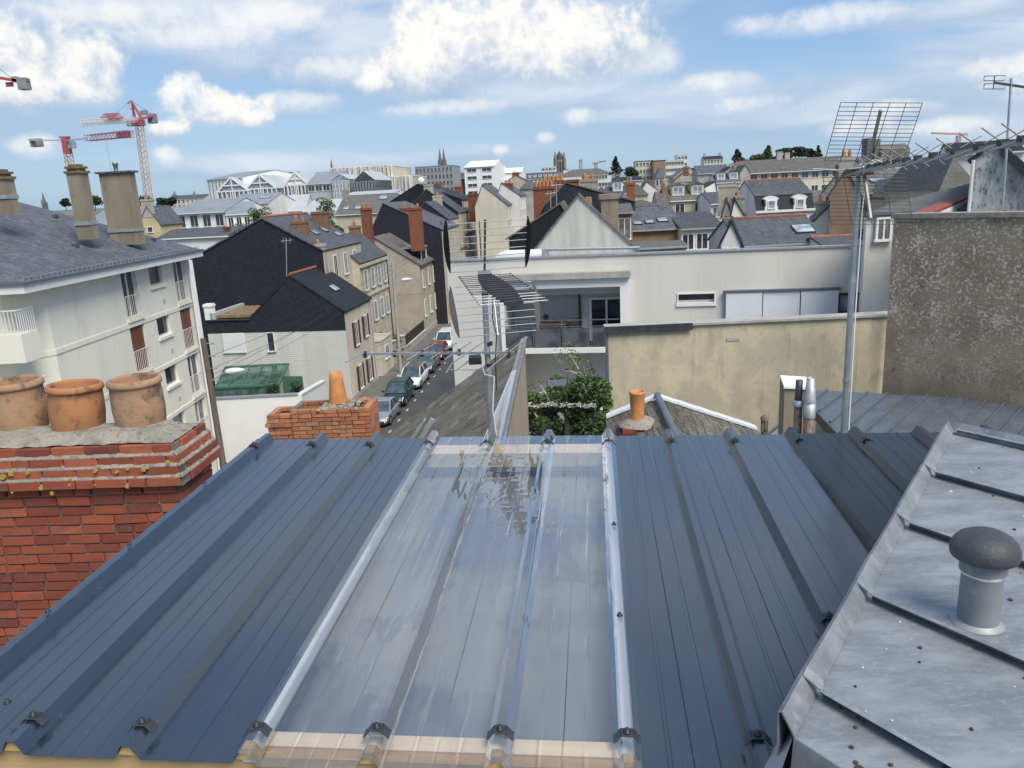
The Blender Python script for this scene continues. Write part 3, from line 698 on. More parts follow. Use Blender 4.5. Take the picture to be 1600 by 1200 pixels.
# roof
ov = .60
RZc = EZ+.32
c = [(ov,-.9,RZc),(ov,LA+.5,RZc),(-WA-ov,LA+.5,RZc),(-WA-ov,-.9,RZc)]
rp = PV(65, 300, (A0.x-6.5, 0), (A0.x-6.5+.01, 50)); zrA = 16.2
ra, rb = (-6.5, 3.5, zrA), (-6.5, LA-5.5, zrA)
rf = MB(); rf.poly([c[0],c[1],rb,ra]); rf.poly([c[1],c[2],rb]); rf.poly([c[2],c[3],ra,rb]); rf.poly([c[3],c[0],ra]); rf.poly(c[::-1])
part('roof', rf, 'slate', apt)
part('gutter', MB().box(ov, ov+.12, -.9, LA+.6, RZc-.07, RZc+.02).box(-WA-ov, ov+.12, -1.02, -.9, RZc-.07, RZc+.02), 'zinc_dark', apt)
part('eaves_soffit', MB().box(.0, ov, -.9, LA+.5, EZ, RZc-.02).box(-WA-ov, 0, -.9, 0, EZ+.001, RZc-.021), 'soffit_white', apt)
part('fascia_board', MB().box(ov, ov+.03, -.9, LA+.6, EZ-.05, RZc-.07).box(-WA-ov, ov+.03, -.93, -.9, EZ-.05, RZc-.07), 'white_paint', apt)
part('downpipe', MB().path([(.14,LA-.35,EZ-.02),(.14,LA-.35,0)], .06, 8), 'white_paint', apt)
# roof hooks and small roof vent
rv = MB()
def roofA(y, f): return Vector((ov+(ra[0]-ov)*f, y, RZc+(zrA-RZc)*f))
for (y, f) in ((9.5, .62), (12.6, .20), (6.0, .25)):
    q = roofA(y, f); rv.box(q.x-.1, q.x+.12, q.y-.1, q.y+.12, q.z, q.z+.14)
part('roof_vent', rv, 'lead_cap', apt)
sg = MB()
for i in range(46): y = -.7+i*.345; sg.box(ov-.12, ov-.08, y, y+.03, RZc+.04, RZc+.16)
sg.box(ov-.12, ov-.09, -.7, LA+.3, RZc+.14, RZc+.165)
part('snow_guard', sg, 'galvanised', apt)
# balcony at the near corner (left edge of frame)
zb0_ = P(30,522,26.3).z
for zb in (zb0_, zb0_-ST, zb0_-2*ST):
    if zb < .5: continue
    bal = part('balcony', MB().box(-5.6, .25, -1.0, -.001, zb-1.0, zb), 'render_offwhite', apt)
    rl = MB().box(-5.6, .25, -.99, -.95, zb+.80, zb+.84).box(.21, .25, -.95, 0, zb+.80, zb+.84)
    for i in range(46): rl.box(-5.58+i*.128, -5.56+i*.128, -.98, -.96, zb, zb+.8)
    for i in range(8): rl.box(.22, .24, -.9+i*.12, -.88+i*.12, zb, zb+.8)
    part('railing', rl, 'white_paint', bal)
    part('door', MB().box(-5.2, -2.6, -.02, .0, zb+.02, zb+2.2), 'shutter_rust' if zb < zb0_-1 else 'pane', apt)
    part('window', MB().box(-3.0, -2.75, -.10, -.02, zb+.02, zb+2.25), 'white_paint', apt)
# concrete chimneys on its roof
def stack(xt, yt, Y, w, d, yb_px, label, cap='flat'):
    p = P(xt, yt, Y); pb = P(xt, yb_px, Y); t = thing('roof_chimney', label, 'chimney', (p.x, p.y, pb.z-.8), radians(-4))
    h = p.z-pb.z+.8
    part('shaft', MB().box(-w/2, w/2, -d/2, d/2, 0, h-.35 if cap != 'flat' else h-.05), 'cement_smooth', t)
    if cap == 'flat': part('cap', MB().box(-w/2-.12, w/2+.12, -d/2-.12, d/2+.12, h-.05, h+.03), 'lead_cap', t)
    else:
        part('cap', MB().box(-w/2-.06, w/2+.06, -d/2-.06, d/2+.06, h-.35, h-.24).box(-w/2+.05, w/2-.05, -d/2+.05, d/2-.05, h-.24, h-.15).box(-w/2-.02, w/2+.02, -d/2-.02, d/2+.02, h-.15, h-.06).box(-w/2+.1, w/2-.1, -d/2+.1, d/2-.1, h-.06, h+.03), 'lichen_cap', t)
    part('flashing', MB().box(-w/2-.03, w/2+.03, -d/2-.05, d/2+.04, .60, .74), 'galvanised', t)
    return t, h
basic('cement_smooth', (.27, .235, .175), (.20, .17, .125), .8, .95, .2, stretch=(1, 1, .3), c3=(.15, .13, .10))
basic('lichen_cap', (.10, .085, .06), (.20, .16, .06), 4, .95, .5)
stack(118, 258, 34, .60, .6, 345, 'tall square concrete chimney with stepped cap on the apartment roof, nearest the ridge', 'step')
tt, hh = stack(182, 269, 37, 1.45, .5, 356, 'wide slab chimney with flat dark cap and small metal flue on the apartment roof')
part('flue', MB().lathe([(.10, 0), (.10, .28), (.13, .28), (.13, .42), (.02, .50)], (0, 0, hh+.03), 12), 'galvanised', tt)
stack(0, 266, 31, .55, .6, 303, 'short concrete chimney with dark stepped cap cut by the left photo edge', 'step')
# ------------------------------------------------------------------ white boarded house (left of the street)
def pxz(x, y, A, B): return PV(x, y, A, B)
def hero(label, rb_px, Yc, prof_px, L, az, wall, roof_edges, roofm, name='house', cat='house', base=None, over=.15, ridge_at=None, ridgem='tile_red', th=.12):
    """house whose front outline is given by photo pixels on a vertical plane through rb_px at depth Yc"""
    a = radians(az); dx_ = Vector((cos(a), sin(a), 0)); A = P(*rb_px, Yc)
    pts = [PV(x, y, A, A+dx_) for x, y in prof_px]; b = terr(A.x, A.y)-.1 if base is None else base
    o = min(pts, key=lambda p: (p-A).dot(dx_)); t = thing(name, label, cat, (o.x, o.y, b), a)
    lp = [inv(t) @ p for p in pts]; lp = [Vector((p.x, 0, p.z)) for p in lp]
    x0 = min(p.x for p in lp); x1 = max(p.x for p in lp)
    poly = lp+[Vector((x1, 0, 0)), Vector((x0, 0, 0))]
    part('wall', MB().prism(poly, (0, L, 0)), wall, t)
    r = MB()
    for (i, j) in roof_edges:
        p, q = lp[i], lp[j]; d = (q-p).normalized(); n = Vector((-d.z, 0, d.x)); n = n if n.z > 0 else -n
        lo, hi = (p, q) if p.z < q.z else (q, p); dd = (lo-hi).normalized()
        lo = lo+dd*over; r.slab([lo+n*th+Vector((0,-.10,0)), hi+n*th+Vector((0,-.10,0)), hi+n*th+Vector((0,L+.1,0)), lo+n*th+Vector((0,L+.1,0))], th)
    part('roof', r, roofm, t)
    if ridge_at is not None:
        p = lp[ridge_at]; m_ = MB(); nseg = max(2, int(L/.4))
        for k in range(nseg): m_.path([(p.x, L*k/nseg-.1, p.z+th+.02), (p.x, L*(k+.97)/nseg-.1, p.z+th+.05)], .12, 8)
        part('ridge_tiles', m_, ridgem, t)
    return t, lp
t, lp = hero('white boarded house with black slate gable, red ridge tiles and brown shutters', (537,487), 57, [(322,502),(390,500),(453,432),(537,487)], 7.2, -6, 'render_cream', [(1,2),(2,3)], 'slate_dark', ridge_at=2)
XW = lp[3].x; ZB = lp[3].z
Ah = P(537,487,57); dh = Vector((cos(radians(-6)), sin(radians(-6)), 0)); zc = (inv(t) @ PV(330,521,Ah,Ah+dh)).z; zc2 = (inv(t) @ PV(538,516,Ah,Ah+dh)).z
part('slate_cladding', MB().prism([(-.02,-.05,zc),(XW+.02,-.05,zc2),(XW+.02,-.05,ZB+.05),(lp[2].x,-.05,lp[2].z+.05),(lp[1].x,-.05,lp[1].z+.05),(-.02,-.05,lp[0].z+.02)], (0,.05,0)), 'slate_dark', t)
part('parapet_cap', MB().bar((lp[0].x,0,lp[0].z+.05),(lp[1].x,0,lp[1].z+.05),.3,.08), 'steel_dark', t)
ht = .165; zc = min(zc, zc2)
k = 0; z = 0.05
bm_ = {}
while z < zc-.05:
    m_ = MB().box(0, XW, -.030, -.002, 0, ht-.02); m_.box(0, XW, -.038, -.030, 0, .02)
    if 'b' not in bm_: basic('white_boards', (.66, .66, .60), (.60, .60, .54), 1.5, .7, .05, c3=(.52, .52, .46)); bm_['b'] = mesh('cladding_board', m_, 'white_boards')
    put('cladding_board', bm_['b'], t, (0, 0, z)); z += ht
# front windows (on the boarded wall)
Ah = P(537,487,57); dh = Vector((cos(radians(-6)), sin(radians(-6)), 0))
def on_front(x, y): return inv(t) @ PV(x, y, Ah, Ah+dh)
for (a, b_, rol) in [((347,521),(385,550), .95), ((416,519),(432,549), None)]:
    p, q = on_front(*a), on_front(*b_)
    window(t, (p.x+q.x)/2, -.06, (p.z+q.z)/2, q.x-p.x, p.z-q.z, 0, 'white_paint', 'pane', roller=rol)
# street side windows with brown shutters
hA = Ah; hB = Ah+Vector((sin(radians(6)), cos(radians(6)), 0))
for (a, b_) in [((553,504),(560,537)), ((568,494),(574,524)), ((560,572),(567,604)), ((574,561),(581,591))]:
    p, q = inv(t) @ PV(*a, hA, hB), inv(t) @ PV(*b_, hA, hB)
    window(t, XW+.03, (p.y+q.y)/2, (p.z+q.z)/2, .9, abs(p.z-q.z)+.1, pi/2, 'white_paint', 'pane_curtain', 'shutter_brown')
part('downpipe', MB().path([(XW+.1,6.9,ZB-.1),(XW+.1,6.9,.1)], .06, 6), 'grey_paint', t)
part('plinth', MB().box(XW, XW+.05, 0, 7.2, 0, .55), 'concrete', t)
o = put('skylight', wmesh('skylight', .75, 1.1, 'steel_dark', ''), t, ((lp[2].x*.45+XW*.55), 3.4, lp[2].z*.45+ZB*.55+.13), (0, atan2(lp[2].z-ZB, XW-lp[2].x), 0)); o.rotation_euler = (0, atan2(lp[2].z-ZB, XW-lp[2].x), 0)
put('pane', wmesh('skypane', .75, 1.1, '', 'skylight_glass'), o)
gr = MB().box(.6, lp[1].x-.2, .5, 6.5, lp[0].z+.12, lp[0].z+.32); part('flat_roof_gravel', gr, 'gravel_brown', t)
part('roof_parapet', MB().box(.2, .55, .3, 6.6, lp[0].z, lp[0].z+.55).box(.55, lp[1].x, 6.5, 6.8, lp[0].z, lp[0].z+.75), 'grey_paint', t)
chimney_part(t, .1, .6, lp[0].z-1.0, lp[0].z+1.25, .6, .6, 'render_bright', 0)
# tall black gable house behind
t2, lp2 = hero('large black slate gable house with red ridge and brick chimney, behind the white boarded house', (504,392), 63, [(300,405),(409,342),(504,392)], 10.5, -6, 'slate_dark', [(0,1),(1,2)], 'slate', ridge_at=1)
X2 = lp2[2].x; Z2 = lp2[2].z
part('street_facade', MB().box(X2+.002, X2+.08, 0, 10.5, 0, Z2-.05), 'stone_pale', t2)
for v in (2.6, 5.4, 8.2):
    for z in (Z2-1.5, Z2-4.4): window(t2, X2+.10, v, z, .95, 1.9, pi/2, 'white_paint', None, None)
chimney_part(t2, lp2[1].x*.52+X2*.48, 2.2, 7, lp2[1].z-.35, 1.3, .65, 'brick_worn', 2)
chimney_part(t2, lp2[1].x*.6+X2*.4, 8.6, 7, lp2[1].z+.25, 1.5, .6, 'brick_worn', 0)
chimney_part(t2, X2-.45, .35, 4, Z2+.55, 1.1, .6, 'stone_grey', 1)
for (v, f) in ((4.3, .42), (7.2, .45), (8.4,.28)):
    o = put('skylight', wmesh('skylight', .7, 1.0, 'steel_dark', ''), t2, (lp2[1].x*f+X2*(1-f), v, lp2[1].z*f+Z2*(1-f)+.13), (0, atan2(lp2[1].z-Z2, X2-lp2[1].x), 0)); put('pane', wmesh('skypane', .7, 1.0, '', 'skylight_glass'), o)
# pale shuttered house
t3, lp3 = hero('pale stone house with grey green shutters and slate roof, right of the black gable', (561,411), 70, [(470,411),(512,372),(561,411)], 9.5, -6, 'stone_pale', [(0,1),(1,2)], 'slate')
X3 = lp3[2].x; Z3 = lp3[2].z
for v in (1.5, 3.9, 6.3, 8.4):
    for z in (Z3-1.7, Z3-4.9): window(t3, X3+.05, v, z, .8, 1.9, pi/2, 'white_paint', 'pane', 'shutter_pale')
part('cornice', MB().box(X3, X3+.25, 0, 9.5, Z3-.45, Z3-.2).box(X3, X3+.12, 0, 9.5, Z3-3.3, Z3-3.1), 'stone_pale', t3)
part('downpipe', MB().path([(X3+.1,9.4,Z3),(X3+.1,9.4,0)], .06, 6), 'steel_dark', t3)
# beige gable house with dormer
t4, lp4 = hero('beige rendered gable house with slate roof and a wide dormer, at the street corner', (655,414), 84, [(568,382),(583,371),(655,414)], 10, -6, 'render_beige', [(0,1),(1,2)], 'slate_warm', ridge_at=None)
X4 = lp4[2].x; Z4 = lp4[2].z
for v in (1.6, 4.6, 7.6):
    for z in (Z4-1.7, Z4-4.9): window(t4, X4+.05, v, z, .9, 1.9, pi/2, 'white_paint', 'pane_curtain', None)
d = part('dormer', MB().box(X4-2.6, X4-.3, 2.6, 5.4, Z4-.2, Z4+1.6), 'slate_dark', t4); part('dormer_roof', MB().box(X4-2.9, X4-.1, 2.3, 5.8, Z4+1.6, Z4+1.75), 'galvanised', d)
part('dormer_frame', MB().box(X4-.32, X4-.22, 2.58, 2.72, Z4-.2, Z4+1.6).box(X4-.32, X4-.22, 5.28, 5.42, Z4-.2, Z4+1.6), 'white_paint', d)
part('plinth', MB().box(X4, X4+.06, 0, 10, 0, .7), 'concrete', t4)
part('gutter', MB().box(X4+.15, X4+.3, 0, 10, Z4-.15, Z4), 'zinc_dark', t4)
# tall brick chimneys between the houses
def brick_stack(xl, xr, yt, yb_, Y, d, label, pots=2, m_='brick_wall'):
    a = P(xl, yt, Y); b_ = P(xr, yt, Y); c_ = P((xl+xr)/2, yb_, Y); t = thing('brick_chimney', label, 'chimney', ((a.x+b_.x)/2, Y, c_.z-1), radians(-6))
    w = (b_-a).length; h = a.z-c_.z+1
    part('shaft', MB().box(-w/2, w/2, -d/2, d/2, 0, h-.25), m_, t)
    part('cap', MB().box(-w/2-.07, w/2+.07, -d/2-.07, d/2+.07, h-.25, h-.08).box(-w/2, w/2, -d/2, d/2, h-.08, h), m_, t)
    for i in range(pots): part('chimney_pot', MB().lathe([(.17, 0), (.14, .35), (.12, .45), (.09, .45), (.09, .3)], ((i-(pots-1)/2)*w/pots*.9, 0, h), 8), 'terracotta', t)
    return t
brick_stack(564, 579, 325, 382, 83, .7, 'tall pinkish brick chimney at the beige gable house, left one of the pair')
brick_stack(638, 658, 325, 378, 86, .7, 'tall pinkish brick chimney with crenellated top behind the dormer, right one of the pair')
brick_stack(546, 562, 353, 376, 78, .7, 'short ochre brick chimney with white ball cowl, left of the tall pink chimney', 1, 'brick_worn')
# dark houses further
house('black slate clad gable house with grey roof slope, behind the two tall pink chimneys', 578, 690, 364, 318, 92, 12, wall='slate_dark', roof='slate', kind='gable', xa=598, base=-.4, flank='stone_pale')
house('dark mansard house with white dormers facing the street, beyond the black gables', 628, 716, 336, 296, 112, 12, wall='slate_dark', roof='slate', kind='gable', xa=666, base=-.4, flank='stone_pale', wr=(4,3), shut=None)
house('low black gable house with a satellite dish, topmost of the dark roofs', 606, 722, 318, 288, 120, 14, wall='slate_dark', roof='slate_dark', kind='gable', xa=652, base=-.4, flank='stone_pale')
house('grey rendered flat fronted house with dark roof, standing left of the first street chimney', 640, 700, 345, 316, 103, 8, wall='slate_dark', roof='slate', kind='gable', xa=664, base=-.4, flank='render_cream')
# left row of the street going away
rowl = [(26,'stone_pale',8.2,11.6),(37,'render_cream',7.6,10.6),(48,'stone_pale',9.3,12.6),(58,'render_white',8.4,11.4),(68,'stone_pale',7.6,10.8)]
adj = ['first','second','third','fourth','fifth','sixth','seventh','eighth']
for i, (v, wm, ze_, zr_) in enumerate(rowl):
    q = S(-9.0, v+10.3)
    tt, W_, ze2, zr2 = house('%s street front house with slate roof, %s beyond the beige gable house' % ({'stone_pale':'pale stone','render_cream':'cream','render_white':'white','stone_grey':'grey stone'}[wm], adj[i]), 0,0,0,0, 100, 10.0, wall=wm, roof=['slate','slate_warm','slate_dark'][i % 3], world=((q.x, q.y, 0), 9.0, ze_, zr_), base=0, wr=(3,3), ww=.85, wh=1.7, storey=3.0, group=None, sky=[(.5,.5,.8,1.0)] if i % 2 else ())
    chimney_part(tt, 4.5+1.2, .3, ze_-1, zr_+.75, 1.9, .55, 'brick_wall', 4)
    if i % 3 == 1: chimney_part(tt, 7.4, 9.6, ze_-1, ze_+1.9, 1.3, .5, 'brick_wall', 3)
rowr = []
for i, (v, wm, ze_, zr_) in enumerate(rowr):
    q = S(11.0, v+8)
    tt, W_, ze2, zr2 = house('%s slate roofed house on the right of the street, %s after the modern building' % ({'stone_pale':'pale stone','render_cream':'cream','render_white':'white','stone_grey':'grey stone'}[wm], adj[i]), 0,0,0,0, 100, 10.0, wall=wm, roof=['slate_dark','slate_old','slate'][i % 3], world=((q.x, q.y, 0), 9.5, ze_, zr_), base=0, wl=(3,2), ww=.85, wh=1.7, storey=3.0)
    chimney_part(tt, 3.6, .3, ze_-1, zr_+.9, 2.2, .55, 'brick_wall', 5)
# garden wall, hedge, gate between white house and beige house
def wallthing(name, label, cat, u0, u1, v0, v1, z1, m_, cap=None, z0=0):
    p = S(u0, v0); t = thing(name, label, cat, (p.x, p.y, z0), radians(-6)); L_ = v1-v0; w = u1-u0
    part('wall', MB().box(0, w, 0, L_, 0, z1), m_, t)
    if cap: part('coping', MB().box(-.05, w+.05, -.05, L_+.05, z1+.002, z1+.10), cap, t)
    return t
wt = wallthing('garage_annex', 'low cream annex with white cornice next to the white boarded house', 'annex', -4.5, 0, 6.6, 10.6, 3.1, 'render_cream', 'stone_pale')
window(wt, 4.52, 1.9, 1.9, 1.3, 1.2, pi/2, gm='pane_light')
for i, (v0, v1, zz) in enumerate([(11.2, 12.0, 2.2), (15.0, 15.6, 2.0)]):
    wallthing('gate_pillar', ['stone gate pillar nearest the cream annex', 'stone gate pillar beside the clipped hedge'][i], 'gate pillar', -.6, 0, v0, v1, zz, 'stone_grey', 'stone_pale')
gt = wallthing('garden_wall', 'low stone garden wall carrying a dark iron fence in front of the beige house', 'garden wall', -.35, 0, 15.8, 25.5, .75, 'stone_grey', 'stone_pale')
for i in range(40): 
    pass
fe = MB()
for i in range(60): fe.box(-.19, -.16, .1+i*.16, .125+i*.16, .8, 1.9)
fe.box(-.2, -.15, 0, 9.6, 1.75, 1.8); p = S(0, 15.8); tf = thing('iron_fence', 'dark iron bar fence standing on the low garden wall', 'fence', (p.x, p.y, .0), radians(-6)); fe2 = fe; part('bars', fe2, 'dark_frame', tf, kind='stuff')
# ------------------------------------------------------------------ cars
def car(label, v, u, colm, Lc=4.2, Wc=1.78, Hc=1.5, style='hatch', roofm=None, rot=0):
    p = S(u, v); t = thing('parked_car', label, 'car', (p.x, p.y, .005), radians(-6)+rot, 'cars parked along the left kerb')
    hw = Wc/2
    st = {'hatch': (.0, .62, .92, 1.0), 'sedan': (0, .58, .90, .97), 'van': (0, .80, 1.0, 1.02)}[style]
    bz = Hc*.60     # belt
    # body: stations from the nose (y=0, facing the camera) to the tail; each gives half width, sill z, shoulder z
    stn = [(0.0, .62, .34, .52), (.06, .80, .26, .62), (.28, .92, .22, .70), (.70, .98, .2, .80), (1.10, 1.0, .2, .90), (2.0, 1.0, .2, .93), (3.2, 1.0, .2, .96), (Lc-.45, .97, .22, .99), (Lc-.10, .90, .28, .94), (Lc, .80, .40, .82)]
    sc = bz/.93; rings = []
    mb = MB()
    for (y, w, zb, zt) in stn:
        w *= hw; zt *= sc
        rings.append([(-w*.94, y, zb), (-w, y, zb+.14), (-w, y, zt*.62), (-w*.97, y, zt*.86), (-w*.86, y, zt), (-w*.45, y, zt+.025), (w*.45, y, zt+.025), (w*.86, y, zt), (w*.97, y, zt*.86), (w, y, zt*.62), (w, y, zb+.14), (w*.94, y, zb)])
    vs = [q for r_ in rings for q in r_]; n = 12; fs = []
    for i in range(len(rings)-1):
        for j in range(n):
            j2 = (j+1) % n; fs.append((i*n+j, i*n+j2, (i+1)*n+j2, (i+1)*n+j))
    fs.append(tuple(range(n))[::-1]); fs.append(tuple((len(rings)-1)*n+j for j in range(n)))
    mb.add(vs, fs, True)
    for wx in (-1, 1):
        for wy in (.78, Lc-.80):
            pts = [(wx*(hw+.012), wy+.40*cos(a_), .34+.40*sin(a_)) for a_ in [pi*k/8 for k in range(9)]]
    part('body', mb, colm, t)
    # cabin
    y0, y1, y2, y3 = {'hatch': (.95, 1.75, Lc-.75, Lc-.12), 'sedan': (1.15, 1.95, Lc-1.25, Lc-.55), 'van': (.85, 1.45, Lc-.35, Lc-.1)}[style]
    zb = bz-.02; zt = Hc; wb = hw*.87; wt_ = hw*.70
    g = MB(); q = [(-wb,y0,zb),(wb,y0,zb),(wb,y3,zb),(-wb,y3,zb),(-wt_,y1,zt-.03),(wt_,y1,zt-.03),(wt_,y2,zt-.03),(-wt_,y2,zt-.03)]
    g.add(q, [(0,1,5,4),(1,2,6,5),(2,3,7,6),(3,0,4,7)]); cg = part('cabin_glass', g, 'car_glass', t)
    r = MB(); r.add([(-wt_-.02,y1-.04,zt-.04),(wt_+.02,y1-.04,zt-.04),(wt_+.02,y2+.03,zt-.04),(-wt_-.02,y2+.03,zt-.04),(-wt_*.86,y1+.12,zt+.02),(wt_*.86,y1+.12,zt+.02),(wt_*.86,y2-.1,zt+.02),(-wt_*.86,y2-.1,zt+.02)],
        [(4,5,6,7),(0,1,5,4),(1,2,6,5),(2,3,7,6),(3,0,4,7)], False); part('roof', r, roofm or colm, t)
    pl = MB()
    for s in (-1, 1):
        pl.bar((s*wb*1.005,y0,zb),(s*(wt_+.012),y1,zt-.03), .07, .05); pl.bar((s*wb*1.005,y3,zb),(s*(wt_+.012),y2,zt-.03), .12, .06)
        ym = (y1+y2)/2+.05; pl.bar((s*(wb+.008),ym,zb),(s*(wt_+.012),ym,zt-.03), .08, .05)
        pl.bar((s*(wt_+.008),y1,zt-.035),(s*(wt_+.008),y2,zt-.035), .05, .05)
    part('pillars', pl, colm, t)
    tl = MB().lathe([(.0, -.10), (.30, -.10), (.33, -.05), (.33, .07), (.29, .10), (0, .10)], (0,0,0), 18)
    tl.v = [(v_[2], v_[0], v_[1]) for v_ in tl.v]; rm = MB().lathe([(0, .115), (.10, .12), (.20, .105), (.205, .07)], (0,0,0), 16); rm.v = [(v_[2], v_[0], v_[1]) for v_ in rm.v]
    ar = MB().lathe([(.385, 0), (.385, .02), (.33, .02)], (0,0,0), 18); ar.v = [(v_[2], v_[0], v_[1]) for v_ in ar.v]
    if 'm' not in WC:
        WC['m'] = (mesh('tyre', tl, 'tyre'), mesh('rim', rm, 'rim'), mesh('wheel_arch', ar, 'tyre'))
    for s in (-1, 1):
        for wy in (.78, Lc-.80):
            w = put('wheel', WC['m'][0], t, (s*(hw-.09), wy, .33), (0, 0, 0 if s > 0 else pi)); put('rim', WC['m'][1], w)
            put('wheel_arch', WC['m'][2], t, (s*(hw-.012), wy, .34), (0, 0, 0 if s > 0 else pi))
    for s in (-1, 1):
        part('headlight', MB().add([(s*hw*.50,.05,.56*sc),(s*hw*.86,.17,.60*sc),(s*hw*.93,.42,.72*sc),(s*hw*.60,.22,.70*sc),(s*hw*.48,.03,.50*sc),(s*hw*.88,.12,.50*sc)], [(0,1,2,3),(4,5,1,0)]), 'lamp_glass', t)
        part('wing_mirror', MB().obox((s*(hw+.10), y0+.28, bz+.06), (.10,0,0), (0,.05,0), (0,0,.07)), colm if roofm != 'x' else 'tyre', t)
    part('grille', MB().box(-hw*.42, hw*.42, -.02, .10, .38, .52*sc).box(-hw*.62, hw*.62, -.01, .10, .22, .33), 'tyre', t)
    part('number_plate', MB().box(-.26, .26, -.035, -.022, .38, .49), 'plate_white', t)
    part('seats', MB().box(-.6, -.1, y1+.25, y1+.45, zb, zt-.25).box(.1, .6, y1+.25, y1+.45, zb, zt-.25), 'dark_frame', t)
    part('door_line', MB().box(-hw-.004, -hw+.004, (y1+y2)/2+.05, (y1+y2)/2+.065, .3, bz-.2).box(hw-.004, hw+.004, (y1+y2)/2+.05, (y1+y2)/2+.065, .3, bz-.2), 'tyre', t)
    return t
cu = 3.35
for (lab, v, m_, st_, Lc, Wc, Hc, rm_) in [
    ('silver hatchback, nearest of the row of parked cars', -8.4, 'car_silver', 'sedan', 4.2, 1.75, 1.42, None),
    ('dark green compact car parked between the silver and the white cars', -3.6, 'car_green', 'hatch', 4.1, 1.72, 1.62, None),
    ('white crossover with black glass roof, third car in the row', 1.6, 'car_white', 'hatch', 4.5, 1.86, 1.56, 'car_glass'),
    ('grey car parked behind the white crossover', 7.0, 'car_grey', 'sedan', 4.5, 1.8, 1.5, None),
    ('dark red small car parked beyond the grey one', 12.2, 'car_red', 'hatch', 3.9, 1.7, 1.42, None),
    ('white van like car, farthest of the parked row in view', 17.0, 'car_white', 'van', 4.4, 1.8, 1.75, None)]:
    car(lab, v, cu, m_, Lc, Wc, Hc, st_, rm_)
# ------------------------------------------------------------------ poles, lamps, wires
def pole(label, xt, yt, Y, xb, yb_, r, m_, lean=True, base=0.0):
    a = P(xt, yt, Y); b_ = Vector((a.x, Y, base)); 
    q = P(xb, yb_, Y); k = (q-a); b_ = a+k*((base-a.z)/k.z)
    t = thing('utility_pole', label, 'utility pole', b_); part('pole', MB().path([b_, a], [r*1.25, r], 10), m_, t, world=True); return t, a
pA, tA = pole('wooden utility pole with bare wire insulators beside the apartment block', 317, 529, 36, 343, 690, .13, 'wood_pole')
for k, yy in enumerate((.25, .85, 1.45, 2.05)):
    part('insulator', MB().tube(tA+Vector((.1,0,-yy)), tA+Vector((.42,0,-yy-.03)), .018, 6).lathe([(.05, 0), (.07, .05), (.03, .13)], tA+Vector((.42,0,-yy-.05)), 8), 'insulator', pA, world=True)
la = P(368, 580, 36); arm = P(325, 603, 36)
lt = thing('street_lamp', 'white street lamp head on a bent arm fixed to the wooden pole', 'street lamp', arm)
part('arm', MB().path([arm, arm+Vector((.25,0,.28)), la+Vector((-.5,0,-.02))], .03, 6), 'galvanised', lt, world=True)
def lamp_head(t, c, s=1.0):
    m_ = MB()
    for i in range(9):
        f = i/8; x = (f-.5)*.9*s; r1 = .13*s*(sin(pi*min(1, .12+f*.95)))**.5+.02
        if i: m_.path([pv_, (c.x+x, c.y, c.z+.05*s*f)], [pr_, r1], 10, cap=False)
        pv_ = (c.x+x, c.y, c.z+.05*s*f); pr_ = r1
    part('lamp_head', m_, 'white_paint', t, world=True)
lamp_head(lt, la, 1.0)
pB, tB = pole('slender concrete utility pole in front of the beige gable house', 613, 410, 66, 628, 600, .12, 'concrete')
for k in range(3): part('insulator', MB().tube(tB+Vector((-.25,0,-.3-k*.4)), tB+Vector((.3,0,-.3-k*.4)), .02, 6).lathe([(.06, 0), (.08, .05), (.03, .14)], tB+Vector((.3,0,-.3-k*.4)), 8).lathe([(.06, 0), (.08, .05), (.03, .14)], tB+Vector((-.25,0,-.3-k*.4)), 8), 'insulator', pB, world=True)
lb = P(636, 437, 66); lt = thing('street_lamp', 'white street lamp head on the slender concrete pole', 'street lamp', P(616, 447, 66)); part('arm', MB().path([P(615,447,66), P(622,441,66), lb], .03, 6), 'galvanised', lt, world=True); lamp_head(lt, lb, 1.0)
pC, tC = pole('third utility pole further along the street', 749, 345, 112, 752, 400, .12, 'wood_pole')
pD, tD = pole('dark utility pole against the far street fronts', 690, 345, 95, 703, 470, .13, 'wood_pole')
def wire(name, label, a, b_, sag, r=.010, n=14):
    pts = [a.lerp(b_, i/n)-Vector((0, 0, sag*4*(i/n)*(1-i/n))) for i in range(n+1)]
    return solo(name, MB().path(pts, r, 4), 'cable_black', label, 'cable', 'overhead cables across the street')
for k, (ya, yb_) in enumerate(((.85, .3), (1.45, .7), (2.05, 1.1))):
    wire('overhead_cable', ('top','middle','lowest')[k]+' of three cables between the wooden pole and the concrete pole', tA+Vector((.42,0,-ya+.05)), tB+Vector((-.25,0,-yb_+.1)), .55)
wire('overhead_cable', 'service cable sagging from the wooden pole over the boarded house wall', P(322,590,36), P(553,455,57), .35)
for k in range(3): wire('overhead_cable', ('top','middle','lowest')[k]+' of three cables running down the street from the concrete pole', tB+Vector((.3,0,-.2-k*.4)), tD+Vector((0,0,-.3-k*.5)), .5)
wire('overhead_cable', 'cable crossing in front of the beige house wall', P(575,458,66), P(702,452,66), .3)
